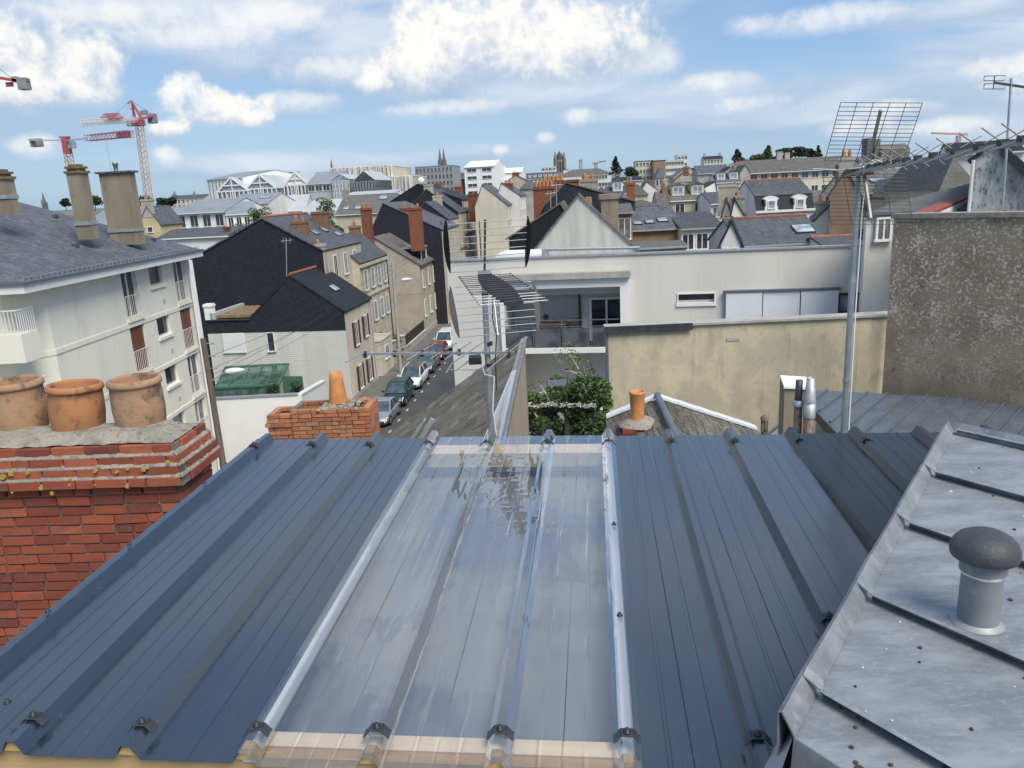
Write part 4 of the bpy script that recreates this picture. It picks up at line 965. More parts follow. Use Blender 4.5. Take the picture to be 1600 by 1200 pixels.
# pavement bollards? none in view
# ------------------------------------------------------------------ conservatory and garden wall
cz = thing('conservatory', 'green painted glass conservatory in front of the white boarded house', 'conservatory', P(338,610,50))
c0 = P(337, 612, 49); c1 = P(437, 617, 49); czt = P(337, 585, 49).z; bk0 = P(352, 574, 54); bk1 = P(451, 571, 54)
zr_ = bk0.z; z0 = c0.z-1.2
F0 = Vector((c0.x, 49, 0)); F1 = Vector((c1.x, 49, 0)); B0 = Vector((bk0.x, 54, 0)); B1 = Vector((bk1.x, 54, 0))
fz = P(380, 604, 49).z
def up(v, z): return Vector((v.x, v.y, z))
g = MB().slab([up(F0,fz), up(F1,fz), up(B1,zr_), up(B0,zr_)], .03); part('roof_glass', g, 'green_glass', cz, world=True)
g = MB().poly([up(F0,z0),up(F1,z0),up(F1,fz-.02),up(F0,fz-.02)]); g.poly([up(F1,z0),up(B1,z0),up(B1,zr_),up(F1,fz-.02)]); part('side_glass', g, 'green_glass', cz, world=True)
for i in range(6):
    f_ = i/5; a, b_ = F0.lerp(F1, f_), B0.lerp(B1, f_); part('glazing_bar', MB().bar(up(a,fz+.03), up(b_,zr_+.03), .07, .08), 'green_paint', cz, world=True)
    part('post', MB().bar(up(a,z0)+Vector((0,-.03,0)), up(a,fz)+Vector((0,-.03,0)), .07, .07), 'green_paint', cz, world=True)
part('rail', MB().bar(up(F0,fz), up(F1,fz), .16, .14).bar(up(B0,zr_), up(B1,zr_), .16, .14).bar(up(F1,fz), up(B1,zr_), .13, .13), 'green_paint', cz, world=True)
scr = thing('garden_screen', 'dark green slatted garden screen right of the conservatory', 'screen', P(455,618,50))
sa, sb = P(440, 588, 50), P(472, 588, 50); zb = P(455, 618, 50).z
part('panel', MB().prism([up(sa,zb-.5), up(sb,zb-.5), up(sb,sb.z), up(sa,sa.z)], (0,.06,0)), 'green_paint', scr, world=True)
A_, B_ = P(338, 620, 44), P(466, 622, 44); zt = (A_.z+B_.z)/2; C_ = P(503, 596, 50)
gw = thing('garden_wall', 'white rendered garden wall below the conservatory, rising to the right', 'garden wall', (A_.x-3, 44, 0))
part('wall', MB().box(A_.x-3, B_.x, 44, 44.25, 0, zt), 'render_bright', gw, world=True)
part('coping', MB().box(A_.x-3, B_.x, 43.95, 44.3, zt, zt+.10), 'galvanised', gw, world=True)
part('side_wall', MB().prism([(B_.x,44,0),(B_.x,44,zt),(C_.x,50,C_.z),(C_.x,50,0)], (.22,0,0)), 'render_bright', gw, world=True)
part('side_coping', MB().bar((B_.x+.1,44,zt+.05),(C_.x+.1,50,C_.z+.05), .34, .10), 'white_paint', gw, world=True)
# ------------------------------------------------------------------ foliage
def leafcloud(centers, n, size, seed=1, flat=.6):
    rr = random.Random(seed); m_ = MB(); vs = []; fs = []
    for i in range(n):
        c, rad = rr.choice(centers)
        while True:
            d = Vector((rr.uniform(-1,1), rr.uniform(-1,1), rr.uniform(-1,1)))
            if .15 < d.length < 1: break
        d = d*(d.length**-.45)
        p = c+Vector((d.x*rad[0], d.y*rad[1], d.z*rad[2])); a = Vector((rr.gauss(0,1), rr.gauss(0,1), rr.gauss(0,flat))).normalized(); b_ = a.cross(Vector((rr.gauss(0,1), rr.gauss(0,1), rr.gauss(0,1)))).normalized()
        s = size*rr.uniform(.6, 1.4); o = len(vs); vs += [tuple(p-a*s), tuple(p+b_*s*.5), tuple(p+a*s), tuple(p-b_*s*.5)]; fs.append((o, o+1, o+2, o+3))
    m_.v = vs; m_.f = fs; m_.sm = [False]*len(fs); return m_
def tree(label, x, y, zb, h, r, leaf='leaf', n=1500, size=.16, shape='round', name='tree', seed=None, bark='bark', cat='tree', group=None):
    seed = seed if seed is not None else R_.randint(0, 9999); rr = random.Random(seed)
    t = thing(name, label, cat, (x, y, zb), 0, group); m_ = MB(); m_.path([(0,0,0), (rr.uniform(-.1,.1)*r, 0, h*.35), (rr.uniform(-.15,.15)*r, 0, h*.75)], [.045*h*.5+.05, .03*h*.5+.04, .02], 7)
    cs = []
    k = {'round': 16, 'cone': 16, 'tall': 14, 'pine': 12, 'bush': 10}[shape]
    for i in range(k):
        a = rr.uniform(0, 2*pi)
        if shape == 'cone':
            f = (i+.5)/k; rr_ = r*(1-f)*.75; z = h*(.12+.86*f); c = Vector((cos(a)*rr_*.6, sin(a)*rr_*.6, z)); rad = (max(.25, r*(1-f)*.75+.1*r), max(.25, r*(1-f)*.75), h*.07)
        elif shape == 'tall':
            f = (i+.5)/k; c = Vector((cos(a)*r*.4, sin(a)*r*.4, h*(.15+.8*f))); q = r*rr.uniform(.45,.75); rad = (q, q, h*.09)
        elif shape == 'pine':
            c = Vector((cos(a)*r*rr.uniform(.1,.85), sin(a)*r*.6, h*rr.uniform(.62,.95))); q = r*rr.uniform(.25,.42); rad = (q, q, h*.07)
        else:
            d = rr.uniform(.2,.75); c = Vector((cos(a)*r*d, sin(a)*r*d, h*(rr.uniform(.42,.85) if shape == 'round' else rr.uniform(.25,.7)))); q = r*rr.uniform(.32,.5); rad = (q, q, q*.8)
        cs.append((c, rad)); m_.path([(0, 0, min(c.z*.75, h*.6)), tuple(c)], [.02*h*.5+.01, .01], 5)
    part('trunk', m_, bark, t); part('crown', leafcloud(cs, n, size, seed), leaf, t, kind='stuff'); return t
# hedge by the beige house
p = S(-2.2, 13.5); tree('clipped dark green hedge behind the stone gate pillars', p.x, p.y, 0, 2.9, 2.2, 'leaf_dark', 2600, .13, 'bush', 'hedge', cat='hedge')
# ------------------------------------------------------------------ white modern building
WA0 = Vector((-2.45, 32.2, 0)); WA1 = Vector((14.55, 29.1, 0)); wd = (WA1-WA0).normalized(); rzW = atan2(wd.y, wd.x)
wb = thing('modern_building', 'off white flat topped modern building with recessed balcony and sliding panels, centre of the photo', 'building', (WA0.x, WA0.y, 0), rzW)
def wl(x, y): return inv(wb) @ PV(x, y, WA0, WA1)
LW = (WA1-WA0).length
zpl = wl(830, 404).z
lg0 = wl(786, 440); lg1 = wl(972, 540); zlt = wl(900, 448).z; zsl = wl(880, 541).z; zsb = wl(880, 549).z
x0l = wl(790, 500).x; x1l = wl(970, 500).x
wn = [wl(1060, 460), wl(1116, 472)]; dk = [wl(1309, 458), wl(1360, 490)]
lowx1 = wl(960, 600).x
holes = [(x0l, x1l, zsl, zlt), (x0l+.2, lowx1, 3.2, zsb-.02), (wn[0].x, wn[1].x, wn[1].z, wn[0].z), (dk[0].x, dk[1].x, dk[1].z, dk[0].z)]
f = wall_holes(0, LW, 0, zpl, [(holes[0][0], holes[0][1], holes[0][2], holes[0][3]), (holes[1][0], holes[1][1], holes[1][2], holes[1][3])], 2.6)
f = MB(); 
def wh_multi(m_, x0, x1, z0, z1, hs, y=0):
    xs = sorted({x0, x1, *[h[0] for h in hs], *[h[1] for h in hs]}); zs = sorted({z0, z1, *[h[2] for h in hs], *[h[3] for h in hs]})
    for i in range(len(xs)-1):
        for j in range(len(zs)-1):
            cx, cz_ = (xs[i]+xs[i+1])/2, (zs[j]+zs[j+1])/2
            if any(h[0] < cx < h[1] and h[2] < cz_ < h[3] for h in hs): continue
            m_.add([(xs[i],y,zs[j]),(xs[i+1],y,zs[j]),(xs[i+1],y,zs[j+1]),(xs[i],y,zs[j+1])], [(0,1,2,3)])
    for h in hs:
        a, b_, c_, d_, Yb = h
        m_.add([(a,y,c_),(a,y,d_),(a,Yb,d_),(a,Yb,c_)], [(0,1,2,3)]); m_.add([(b_,y,c_),(b_,Yb,c_),(b_,Yb,d_),(b_,y,d_)], [(0,1,2,3)])
        m_.add([(a,y,c_),(a,Yb,c_),(b_,Yb,c_),(b_,y,c_)], [(0,1,2,3)]); m_.add([(a,y,d_),(b_,y,d_),(b_,Yb,d_),(a,Yb,d_)], [(0,1,2,3)])
    return m_
wh_multi(f, 0, LW, 0, zpl, [(holes[0][0], holes[0][1], holes[0][2], holes[0][3], 3.0), (holes[1][0], holes[1][1], holes[1][2], holes[1][3], 3.0), (*holes[2][:4], .3), (*holes[3][:4], .2)])
zrw = zpl-1.35
f.add([(0,0,0),(0,0,zpl),(0,.8,zpl),(0,1.0,zrw),(0,13,zrw),(0,13,0)], [(0,1,2,3,4,5)]).add([(LW,0,0),(LW,13,0),(LW,13,zrw),(LW,1,zrw),(LW,.8,zpl),(LW,0,zpl)], [(0,1,2,3,4,5)]).add([(0,13,0),(0,13,zrw),(LW,13,zrw),(LW,13,0)], [(0,1,2,3)]).box(0.01, LW-.01, .2, .32, zrw, zpl-.001)
part('wall', f, 'render_modern', wb)
part('recess_wall', MB().box(x0l, x1l, 2.3, 3.2, zsl-.1, zlt+.1).box(x0l, lowx1, 3.0, 3.2, 3.0, zsb), 'render_bright', wb)
part('flat_roof', MB().box(.01, LW-.01, .3, 12.99, zrw-.2, zrw+.02), 'roof_metal_pale', wb)
part('parapet_cap', MB().box(-.06, LW+.06, -.06, .32, zpl+.002, zpl+.07), 'galvanised', wb)
# balcony frame: white surround standing proud
fr = MB().box(x0l-.15, x1l+.38, -.35, -.002, zlt, zlt+.36).box(x1l, x1l+.38, -.35, -.002, zsl-.1, zlt).box(x0l-.15, x0l+.02, -.35, -.002, zsl-.1, zlt)
part('balcony_surround', fr, 'render_bright', wb)
part('lintel', MB().box(x0l-.1, x1l+.42, -.55, -.002, zlt+.37, zlt+.62), 'concrete', wb, 'raw grey concrete lintel over the balcony')
part('balcony_slab', MB().box(x0l+.02, x1l, -.38, 3.0, zsb, zsl-.0), 'render_bright', wb)
xi = wl(905, 480).x; xd0 = wl(922, 500).x; xd1 = wl(972, 500).x-.05
part('inner_wall', MB().box(xi, x1l-.01, 1.1, 3.0, zsl, zlt-.02), 'render_modern', wb)
zdt = wl(940, 460).z-.0
sdoor = part('sliding_door', MB().box(xd0-.1, xd1, 1.0, 1.09, zsl+.02, zsl+.1).box(xd0-.1, xd1, 1.0, 1.09, zdt-.35, zdt-.25).box(xd0-.1, xd0, 1.0, 1.09, zsl+.1, zdt-.35).box(xd1-.06, xd1, 1.0, 1.09, zsl+.1, zdt-.35).box((xd0+xd1)/2-.04, (xd0+xd1)/2+.04, 1.0, 1.09, zsl+.1, zdt-.35), 'white_paint', wb)
part('pane', MB().box(xd0, xd1-.06, 1.04, 1.06, zsl+.1, zdt-.35), 'pane', sdoor)
part('corner_post', MB().box(xi-.12, xi-.02, 1.0, 1.09, zsl, zlt-.02), 'dark_frame', wb)
rg = thing('balcony_railing', 'smoked glass balcony railing with thin grey top rail', 'railing', tuple(XF[wb] @ Vector((x0l, -.3, zsl))), rzW)
rw = x1l-x0l; zg = zsl+.0
part('top_rail', MB().box(0, rw-.05, -.03, .02, 1.12, 1.16).box(0, rw-.05, -.02, .01, .86, .89), 'zinc_dark', rg)
ng = 4
for i in range(ng):
    a, b_ = rw*i/ng, rw*(i+1)/ng; part('glass_panel', MB().box(a+.04, b_-.06, -.01, .0, .04, .82), 'rail_glass', rg); part('post', MB().box(a-.02, a+.02, -.02, .02, 0, 1.12), 'zinc_dark', rg)
tb = thing('balcony_table', 'small wooden table on the balcony', 'table', tuple(XF[wb] @ Vector((wl(855,500).x, 1.5, zsl))), rzW)
part('table_top', MB().box(-.65, .65, -.4, .4, .70, .75), 'wood_new', tb)
for sx in (-1, 1):
    for sy in (-1, 1): part('leg', MB().box(sx*.58-.03, sx*.58+.03, sy*.33-.03, sy*.33+.03, 0, .7), 'wood_new', tb)
bw = XF[tb]; solo('fruit_bowl', MB().lathe([(.06, 0), (.16, .10), (.14, .11), (.05, .03)], bw @ Vector((.1,0,.755)), 12), 'terracotta', 'round terracotta bowl standing on the balcony table', 'bowl')
pl_ = thing('potted_plant', 'small potted plant standing on the balcony table', 'plant', bw @ Vector((-.25,.1,.755))); part('pot', MB().lathe([(.07, 0), (.09, .14), (.07, .14)], (0,0,0), 10), 'terracotta', pl_); part('leaves', leafcloud([(Vector((0,0,.25)), (.12,.12,.12))], 60, .05, 3), 'leaf', pl_)
def chairb(x, y, lab):
    t = thing('garden_chair', lab, 'chair', bw @ Vector((x, y, 0)), rzW); part('seat', MB().box(-.2,.2,-.2,.2,.42,.46), 'wood_new', t); part('backrest', MB().box(-.2,.2,.18,.21,.46,.9), 'wood_new', t)
    for sx in (-1,1):
        for sy in (-1,1): part('leg', MB().box(sx*.17-.02,sx*.17+.02,sy*.17-.02,sy*.17+.02,0,.42), 'wood_new', t)
chairb(.95, .1, 'wooden chair at the right end of the balcony table')
# windows of the facade
o = part('window', MB().box(wn[0].x-.08, wn[1].x+.08, -.06, .0, wn[1].z-.14, wn[1].z).box(wn[0].x-.05, wn[0].x, -.04, .0, wn[1].z, wn[0].z+.05).box(wn[1].x, wn[1].x+.05, -.04, 0, wn[1].z, wn[0].z+.05).box(wn[0].x, wn[1].x, -.04, 0, wn[0].z, wn[0].z+.05).box(wn[0].x, wn[1].x, .2, .25, wn[1].z, wn[1].z+.08), 'white_paint', wb, 'low horizontal slot window')
part('pane', MB().box(wn[0].x, wn[1].x, .22, .24, wn[1].z, wn[0].z), 'pane', o)
o = part('window', MB().box(dk[0].x, dk[0].x+.09, -.03, .19, dk[1].z, dk[0].z).box(dk[1].x-.09, dk[1].x, -.03, .19, dk[1].z, dk[0].z).box(dk[0].x+.09, dk[1].x-.09, -.03, .19, dk[0].z-.09, dk[0].z).box(dk[0].x+.09, dk[1].x-.09, -.03, .19, dk[1].z, dk[1].z+.09).box((dk[0].x+dk[1].x)/2-.05, (dk[0].x+dk[1].x)/2+.05, 0, .19, dk[1].z+.09, dk[0].z-.09), 'dark_frame', wb, 'black framed window')
part('pane', MB().box(dk[0].x, dk[1].x, .12, .14, dk[1].z, dk[0].z), 'pane_light', o)
pa, pb = wl(1133, 456), wl(1307, 500); zpt = pa.z
for i in range(3):
    a = pa.x+(pb.x-pa.x)*i/3; b_ = pa.x+(pb.x-pa.x)*(i+1)/3
    part('sliding_panel', MB().box(a+.02, b_-.02, -.22+.03*(i % 2), -.15+.03*(i % 2), zpt-2.0, zpt-.02), 'panel_white', wb)

part('panel_rail', MB().box(pa.x-.05, pb.x+.05, -.26, -.002, zpt+.0, zpt+.07), 'zinc_dark', wb)
# lower flat: shutter and wall below the slab
xs0 = wl(921, 570).x; part('inner_wall', MB().box(wl(908,570).x, lowx1-.01, 1.0, 3.0, 3.2, zsb-.02), 'render_modern', wb)
zs0, zs1 = wl(930, 598).z, wl(930, 552).z
rbm = MB()
for i in range(22): rbm.box(xs0, lowx1-.1, .93, .985, zs0+(zs1-zs0)*i/22, zs0+(zs1-zs0)*(i+.85)/22)
part('roller_shutter', rbm, 'white_paint', wb)
part('roof_duct', MB().path([wl(852,396)+Vector((0,.1,.15)), wl(1000,392)+Vector((0,.1,.12))], .06, 8).box(wl(850,396).x-.1, wl(856,396).x, .05, .3, zpl+.08, zpl+.35), 'galvanised', wb)
# low metal terrace roof at left top of the building
q = wl(770, 392)
part('roof_skylight', MB().box(1.6,3.6,2.5,4.5,zrw+.02,zpl-.02).box(1.7,3.5,2.6,4.4,zpl-.018,zpl+.05), 'white_paint', wb)
# ------------------------------------------------------------------ ochre party wall, brown roughcast wall
OA = Vector((P(950,516,23.6).x, 23.6, 0)); zO = P(950,514,23.6).z
q = PZ(1386, 494, zO); OB = Vector((q.x, q.y, 0)); od = (OB-OA).normalized()
ow = thing('rendered_wall', 'stained ochre rendered party wall with a grey coping, in front of the white building', 'wall', (OA.x, OA.y, 4), atan2(od.y, od.x))
LO = (OB-OA).length
ow_top = zO-4
part('wall', MB().box(0, LO+.4, 0, .35, 0, ow_top), 'ochre_render', ow)
part('coping', MB().prism([(-.1,-.09,ow_top+.002),(LO+.3,-.09,ow_top+.002),(LO+.3,-.09,ow_top+.07),(-.1,-.09,ow_top+.07)], (0,.6,0)), 'concrete', ow)
part('flashing', MB().box(-.12, (P(1080,500,23.6)-P(950,516,23.6)).length, -.13, -.095, ow_top-.13, ow_top+.09), 'steel_dark', ow)
cx = (PV(1145,530,OA,OB)-OA); part('wall_niche', MB().box(cx.dot(od)-.2, cx.dot(od)+.2, -.02, .0, cx.z-4-.05, cx.z-4+.05), 'concrete', ow)
# annex side: thin white edge (render return) at the left end
part('end_trim', MB().box(-.06, .0, -.02, .36, 0, ow_top), 'zinc_dark', ow)
dpX = PV(1391,480,OA,OB); dp = thing('downpipe', 'grey drainpipe between the ochre wall and the roughcast wall', 'pipe', (dpX.x-.12, dpX.y-.35, 8.2))
a = P(1391, 405, dpX.y-.35); b_ = P(1381, 612, dpX.y-.35); a.x = b_.x = dpX.x-.1
part('pipe', MB().tube(b_, a, .065, 8), 'galvanised', dp, world=True)
for yy in (.2, .55, .85): c_ = b_.lerp(a, yy); part('bracket', MB().box(c_.x-.09, c_.x+.09, c_.y-.09, c_.y+.09, c_.z-.03, c_.z+.03), 'galvanised', dp, world=True)
BA = P(1397, 334, 20.4); BB = PZ(1602, 331, BA.z); bd = (BB-BA); bd.z = 0; bl = bd.length; bd.normalize()
bz0 = 7.5
bwall = thing('roughcast_wall', 'tall brown roughcast party wall with flaking pale patches, right of the ochre wall', 'wall', (BA.x, BA.y, bz0), atan2(bd.y, bd.x))
part('wall', MB().box(0, bl+3, 0, .5, 0, BA.z-bz0-.12), 'pebbledash', bwall)
part('coping', MB().box(-.05, bl+3, -.06, .56, BA.z-bz0-.118, BA.z-bz0), 'cement_old', bwall)
# ------------------------------------------------------------------ grey standing seam roof (right, middle distance)
pa_ = P(1274, 609, 20.8); pb_ = P(1602, 628, 18.2); pc_ = PZ(1310, 678, pa_.z-.35)
nrm = (pb_-pa_).cross(pc_-pa_).normalized()
if nrm.z < 0: nrm = -nrm
def on_g(x, y): return PP(x, y, pa_, nrm)
gr_ = thing('metal_roof', 'dark grey standing seam metal roof below the roughcast wall', 'roof', (pa_.x, pa_.y, 5))
corners = [on_g(1273,609), on_g(1640,630), on_g(1640,745), on_g(1330,700), on_g(1271,638)]
part('deck', MB().prism(corners, -nrm*.12), 'zinc_dark', gr_, world=True)
part('fascia', MB().prism([on_g(1270,638)-Vector((.02,.02,0)), on_g(1330,700)-Vector((.02,.02,0)), on_g(1330,700)-Vector((.02,.02,.25)), on_g(1270,638)-Vector((.02,.02,.25))], (.04,.04,0)), 'steel_dark', gr_, world=True)
wl_ = [on_g(1273,609), on_g(1640,630), on_g(1640,745), on_g(1330,700), on_g(1271,638)]
wm_ = MB(); inn = [p-nrm*.13+Vector((.06*(1 if i in (0,3,4) else 0), 0, 0)) for i, p in enumerate(wl_)]
wm_.prism([Vector((p.x,p.y,5)) for p in inn], (0,0,3.2)); part('wall', wm_, 'render_beige', gr_, world=True)
dirg = (on_g(1330,659)-on_g(1382,616)); dirg.normalize()
for i in range(15):
    x = 1293+i*31.3 if i > 1 else (1293, 1321)[i]
    a = on_g(x, 609.5+ (x-1273)*.058)
    # stop at the low left edge
    e1, e2 = corners[4], corners[3]; L_ = 9.0
    d1 = Vector((dirg.x, dirg.y)); e = Vector((e2.x-e1.x, e2.y-e1.y)); r_ = Vector((e1.x-a.x, e1.y-a.y)); den = d1.x*e.y-d1.y*e.x
    for (e1, e2) in ((corners[4], corners[3]), (corners[3], corners[2]), (corners[2], corners[1])):
        e = Vector((e2.x-e1.x, e2.y-e1.y)); r_ = Vector((e1.x-a.x, e1.y-a.y)); den = d1.x*e.y-d1.y*e.x
        if abs(den) < 1e-6: continue
        s_ = (r_.x*e.y-r_.y*e.x)/den; u_ = (r_.x*d1.y-r_.y*d1.x)/den
        if .05 < s_ < L_ and -.01 <= u_ <= 1.01: L_ = s_-.08
    part('seam', MB().bar(a+nrm*.03, a+dirg*L_+nrm*.03, .05, .07, nrm), 'zinc_dark', gr_, world=True)
# block wall + two flues
bl_ = P(1226, 606, 15.6); 
fw_ = thing('gable_wall', 'narrow weathered wall end with white top, left of the grey metal roof', 'wall', (bl_.x, bl_.y, 6))
br_ = P(1262, 606, 15.6)
part('wall', MB().prism([(bl_.x,15.6,6),(br_.x+.1,15.6,6),(br_.x+.1,15.6,bl_.z-.08),(bl_.x,15.6,bl_.z)], (0.22,.9,0)), 'cement_smooth', fw_, world=True)
part('coping', MB().slab([(bl_.x-.03,15.55,bl_.z+.05),(br_.x+.1,15.55,bl_.z-.02),(br_.x+.32,16.5,bl_.z-.02),(bl_.x+.22,16.5,bl_.z+.05)], .05), 'render_bright', fw_, world=True)
def flue(label, x, yt, yb_, Y, wpx, segs):
    a = P(x, yt, Y); b_ = P(x, yb_, Y); r = wpx/2/F*Y; t = thing('flue', label, 'flue pipe', (a.x, Y, b_.z-1.0)); h = a.z-b_.z+1.0
    for (f0, f1, rs, m_, nm) in segs: part(nm, MB().lathe([(r*rs[0], h*f0), (r*rs[1], h*f1), (r*rs[1]*.8, h*f1), (r*rs[1]*.8, h*f1-.1)], (0,0,0), 14), m_, t)
    return t
flue('rusty dark flue pipe with a broken top, left one of the pair', 1249, 594, 672, 14.8, 13, [(0, .80, (1,1), 'rusty', 'pipe'), (.74, .80, (1.35,1.35), 'galvanised', 'collar'), (.80, 1.0, (.9,.85), 'steel_dark', 'top_section')])
flue('rusty flue pipe with a tapered galvanised cowl, right one of the pair', 1267, 590, 676, 14.6, 17, [(0, .66, (1,1), 'rusty', 'pipe'), (.62, .76, (1.12,1.12), 'galvanised', 'collar'), (.76, 1.0, (1.15,.72), 'galvanised', 'cowl')])
lc = P(1195, 650, 7.5); fl = thing('vent_pipe', 'small dark clay vent with a lantern cap, behind the blue roof', 'vent', (lc.x, lc.y, lc.z-.9))
part('pipe', MB().lathe([(.034, 0), (.034, .74)], (0,0,0), 12), 'rusty', fl); part('cap', MB().lathe([(.045, .86), (.04, .89), (.01, .91)], (0,0,0), 12), 'rusty', fl)
for i in range(5): a = i*2*pi/5; part('cap_post', MB().box(.03*cos(a)-.006, .03*cos(a)+.006, .03*sin(a)-.006, .03*sin(a)+.006, .74, .862), 'rusty', fl)
# ------------------------------------------------------------------ city beyond (photo outlines give place; depth and size are real)
H_ = house
def HB(label, *a, **k): return house(label, *a, **k)
# left background
HB('yellow rendered small gable with a dark attic opening, foot of the tall crane', 217, 250, 350, 323, 92, 5, wall='ochre_plain', roof='slate', wins=(1,1), ww=.7, wh=.7)
HB('white school building with four tall dark windows and grey metal roof', 272, 352, 334, 313, 120, 16, kind='eaves', wall='render_bright', roof='roof_metal_grey', wins=(4,1), ww=1.3, wh=1.8, gm='pane', chim=[], over=.5)
HB('white school wing with a row of narrow windows, right of the four windows', 353, 404, 336, 316, 118, 14, kind='eaves', az=22, wall='render_bright', roof='roof_metal_grey', wins=(4,1), ww=.8, wh=1.6, gm='pane')
HB('long grey metal roofed hall behind the yellow gable', 130, 275, 352, 328, 128, 12, kind='eaves', wall='render_bright', roof='roof_metal_grey')
HB('grey metal roofed hall with a single roof light, behind the school', 355, 420, 320, 304, 150, 14, kind='eaves', wall='render_white', roof='roof_metal_grey', sky=[(.75,.5,2,1)])
HB('low slate roofed house with white eaves, just right of the apartment roof', 245, 358, 374, 358, 80, 7, kind='eaves', wall='render_bright', roof='slate', chim=[(.9,.2,.5,.5,.6,'brick_wall',0)])
HB('pale metal hall with a folded roof in front of the scaffolded gables', 410, 478, 332, 306, 158, 16, kind='eaves', wall='render_white', roof='roof_metal_pale', az=6)
HB('pale metal hall with stepped roof right of the folded one', 466, 528, 338, 313, 150, 14, kind='eaves', wall='render_white', roof='roof_metal_pale', az=-14)
HB('long slate roofed house with three small roof lights left of the pink chimneys', 524, 612, 336, 306, 132, 12, kind='eaves', wall='stone_pale', roof='slate_old', sky=[(.15,.3,1.1,1),(.36,.3,1.1,1),(.75,.8,1.4,1.2)])
# market hall complex
HB('pale ribbed hall with dark sloping roof, left end of the big modern complex', 323, 380, 281, 272, 205, 22, kind='eaves', wall='render_bright', roof='roof_metal_grey', az=-30, wins=(10,1), ww=.5, wh=5, storey=6, gm='pane_light')
HB('long modern hall with dark flat roof edge behind the glazed gables', 345, 455, 284, 272, 215, 20, kind='eaves', wall='grey_paint', roof='steel_dark', az=0)
for (xl, xr, ye, yr, lab) in [(340, 388, 300, 277, 'leftmost of the three'), (384, 432, 296, 273, 'middle of the three'), (444, 482, 290, 269, 'rightmost of the three, sheeted white')]:
    tt, W_, ze_, zr_ = HB('glazed white framed gable hall, '+lab, xl, xr, ye, yr, 196, 14, kind='gable', wall='pane_light' if xl < 440 else 'render_bright', roof='roof_metal_pale', wins=(6,2), ww=1.0, wh=2.2, storey=3.4)
    fr = MB(); 
    for i in range(8): fr.box(W_*i/7-.12, W_*i/7+.12, -.3, -.1, 0, ze_)
    for z in (ze_, ze_-3.2, ze_-6.4): fr.box(-.2, W_+.2, -.32, -.12, z-.15, z+.15)
    for s in (0, 1): fr.bar((0 if s == 0 else W_, -.2, ze_), (W_/2, -.2, zr_), .3, .35)
    fr.box(W_/2-.12, W_/2+.12, -.3, -.1, 0, zr_); fr.box(W_*.2, W_*.8, -.3, -.12, ze_+1.2, ze_+1.5)
    part('glazing_frame', fr, 'white_paint', tt)
HB('grey boxy hall with a pale grey roof right of the sheeted gable', 480, 527, 288, 269, 190, 16, kind='eaves', wall='roof_metal_pale', roof='roof_metal_grey', wins=(4,1), ww=1.6, wh=1.4, gm='pane')
HB('white framed glass pavilion, left of the dark glass gable', 518, 545, 281, 272, 188, 14, kind='gable', wall='pane_light', roof='roof_metal_pale', wins=(5,1), ww=.8, wh=5, storey=6, gm='pane_light')
HB('dark glass gable pavilion with pale roof', 553, 585, 282, 267, 186, 16, kind='gable', wall='pane', roof='roof_metal_pale', wins=(7,2), ww=.55, wh=2.8, storey=3, fm='grey_paint', gm='pane')
def finned(label, xl, xr, yt, Y, L, n):
    tt, W_, ze_, zr_ = HB(label, xl, xr, yt+2, yt, Y, L, kind='flat', wall='stone_pale', roof='render_white')
    fm = MB(); rr = random.Random(3)
    for i in range(n): x = W_*(i+rr.uniform(.1,.6))/n; fm.prism([(x,-.5,2),(x+.35,-.5,2),(x+.35+rr.uniform(-.8,.8),-.5,ze_),(x+rr.uniform(-.6,.6),-.5,ze_)], (0,.4,0))
    part('fins', fm, 'render_white', tt, kind='stuff'); return tt
finned('pale finned concrete block, taller part', 515, 612, 262, 225, 25, 34)
finned('pale finned concrete block, lower right part', 606, 641, 275, 222, 22, 14)
HB('low pale roofed gallery in front of the finned block', 540, 618, 305, 299, 170, 12, kind='eaves', wall='render_white', roof='roof_metal_pale')
tt, W_, ze_, zr_ = HB('grey office tower with a grid of small windows below the twin spires', 648, 707, 262, 258, 290, 18, kind='flat', wall='tower_grey', roof='roof_metal_grey', wins=(10,7), ww=.9, wh=1.7, storey=2.35, gm='pane', fm='grey_paint')
HB('distant dark hillside roofs between the tower and the white block', 700, 735, 280, 270, 330, 15, kind='eaves', wall='slate_dark', roof='slate')
# spires
def spire(label, x, yt, yb_, Y, w, name='church_spire', tower=0):
    a = P(x, yt, Y); b_ = P(x, yb_, Y); t = thing(name, label, 'church spire', (a.x, Y, terr(a.x, Y))); r = w/2/F*Y; z0 = b_.z-terr(a.x, Y); z1 = a.z-terr(a.x, Y)
    part('spire', MB().lathe([(r, z0), (r*.55, z0+(z1-z0)*.4), (.05*r, z1)], (0,0,0), 8, smooth=False), 'church_stone', t); part('tower', MB().box(-r, r, -r, r, 0, z0), 'church_stone', t)
    for s in (-1, 1): part('pinnacle', MB().lathe([(r*.25, z0), (0, z0+(z1-z0)*.35)], (s*r*.85, -r*.85, 0), 5, smooth=False), 'church_stone', t)
    return t
spire('slender dark church spire rising behind the pale modern halls', 517, 248, 268, 420, 6)
spire('left one of the twin cathedral spires', 686.5, 232, 256, 600, 7); spire('right one of the twin cathedral spires', 692.5, 231, 256, 600, 7)
spire('tiny church steeple on the far left hillside', 66, 300, 316, 900, 6)
spire('small domed turret on the far town building, left', 272, 298, 306, 520, 7, 'turret'); spire('small domed turret on the far town building, right', 303, 298, 307, 520, 8, 'turret')
HB('long cream town building with small turrets far behind the crane', 262, 318, 313, 305, 515, 20, kind='eaves', wall='render_cream', roof='slate', wins=(8,2), ww=1.4, wh=2)
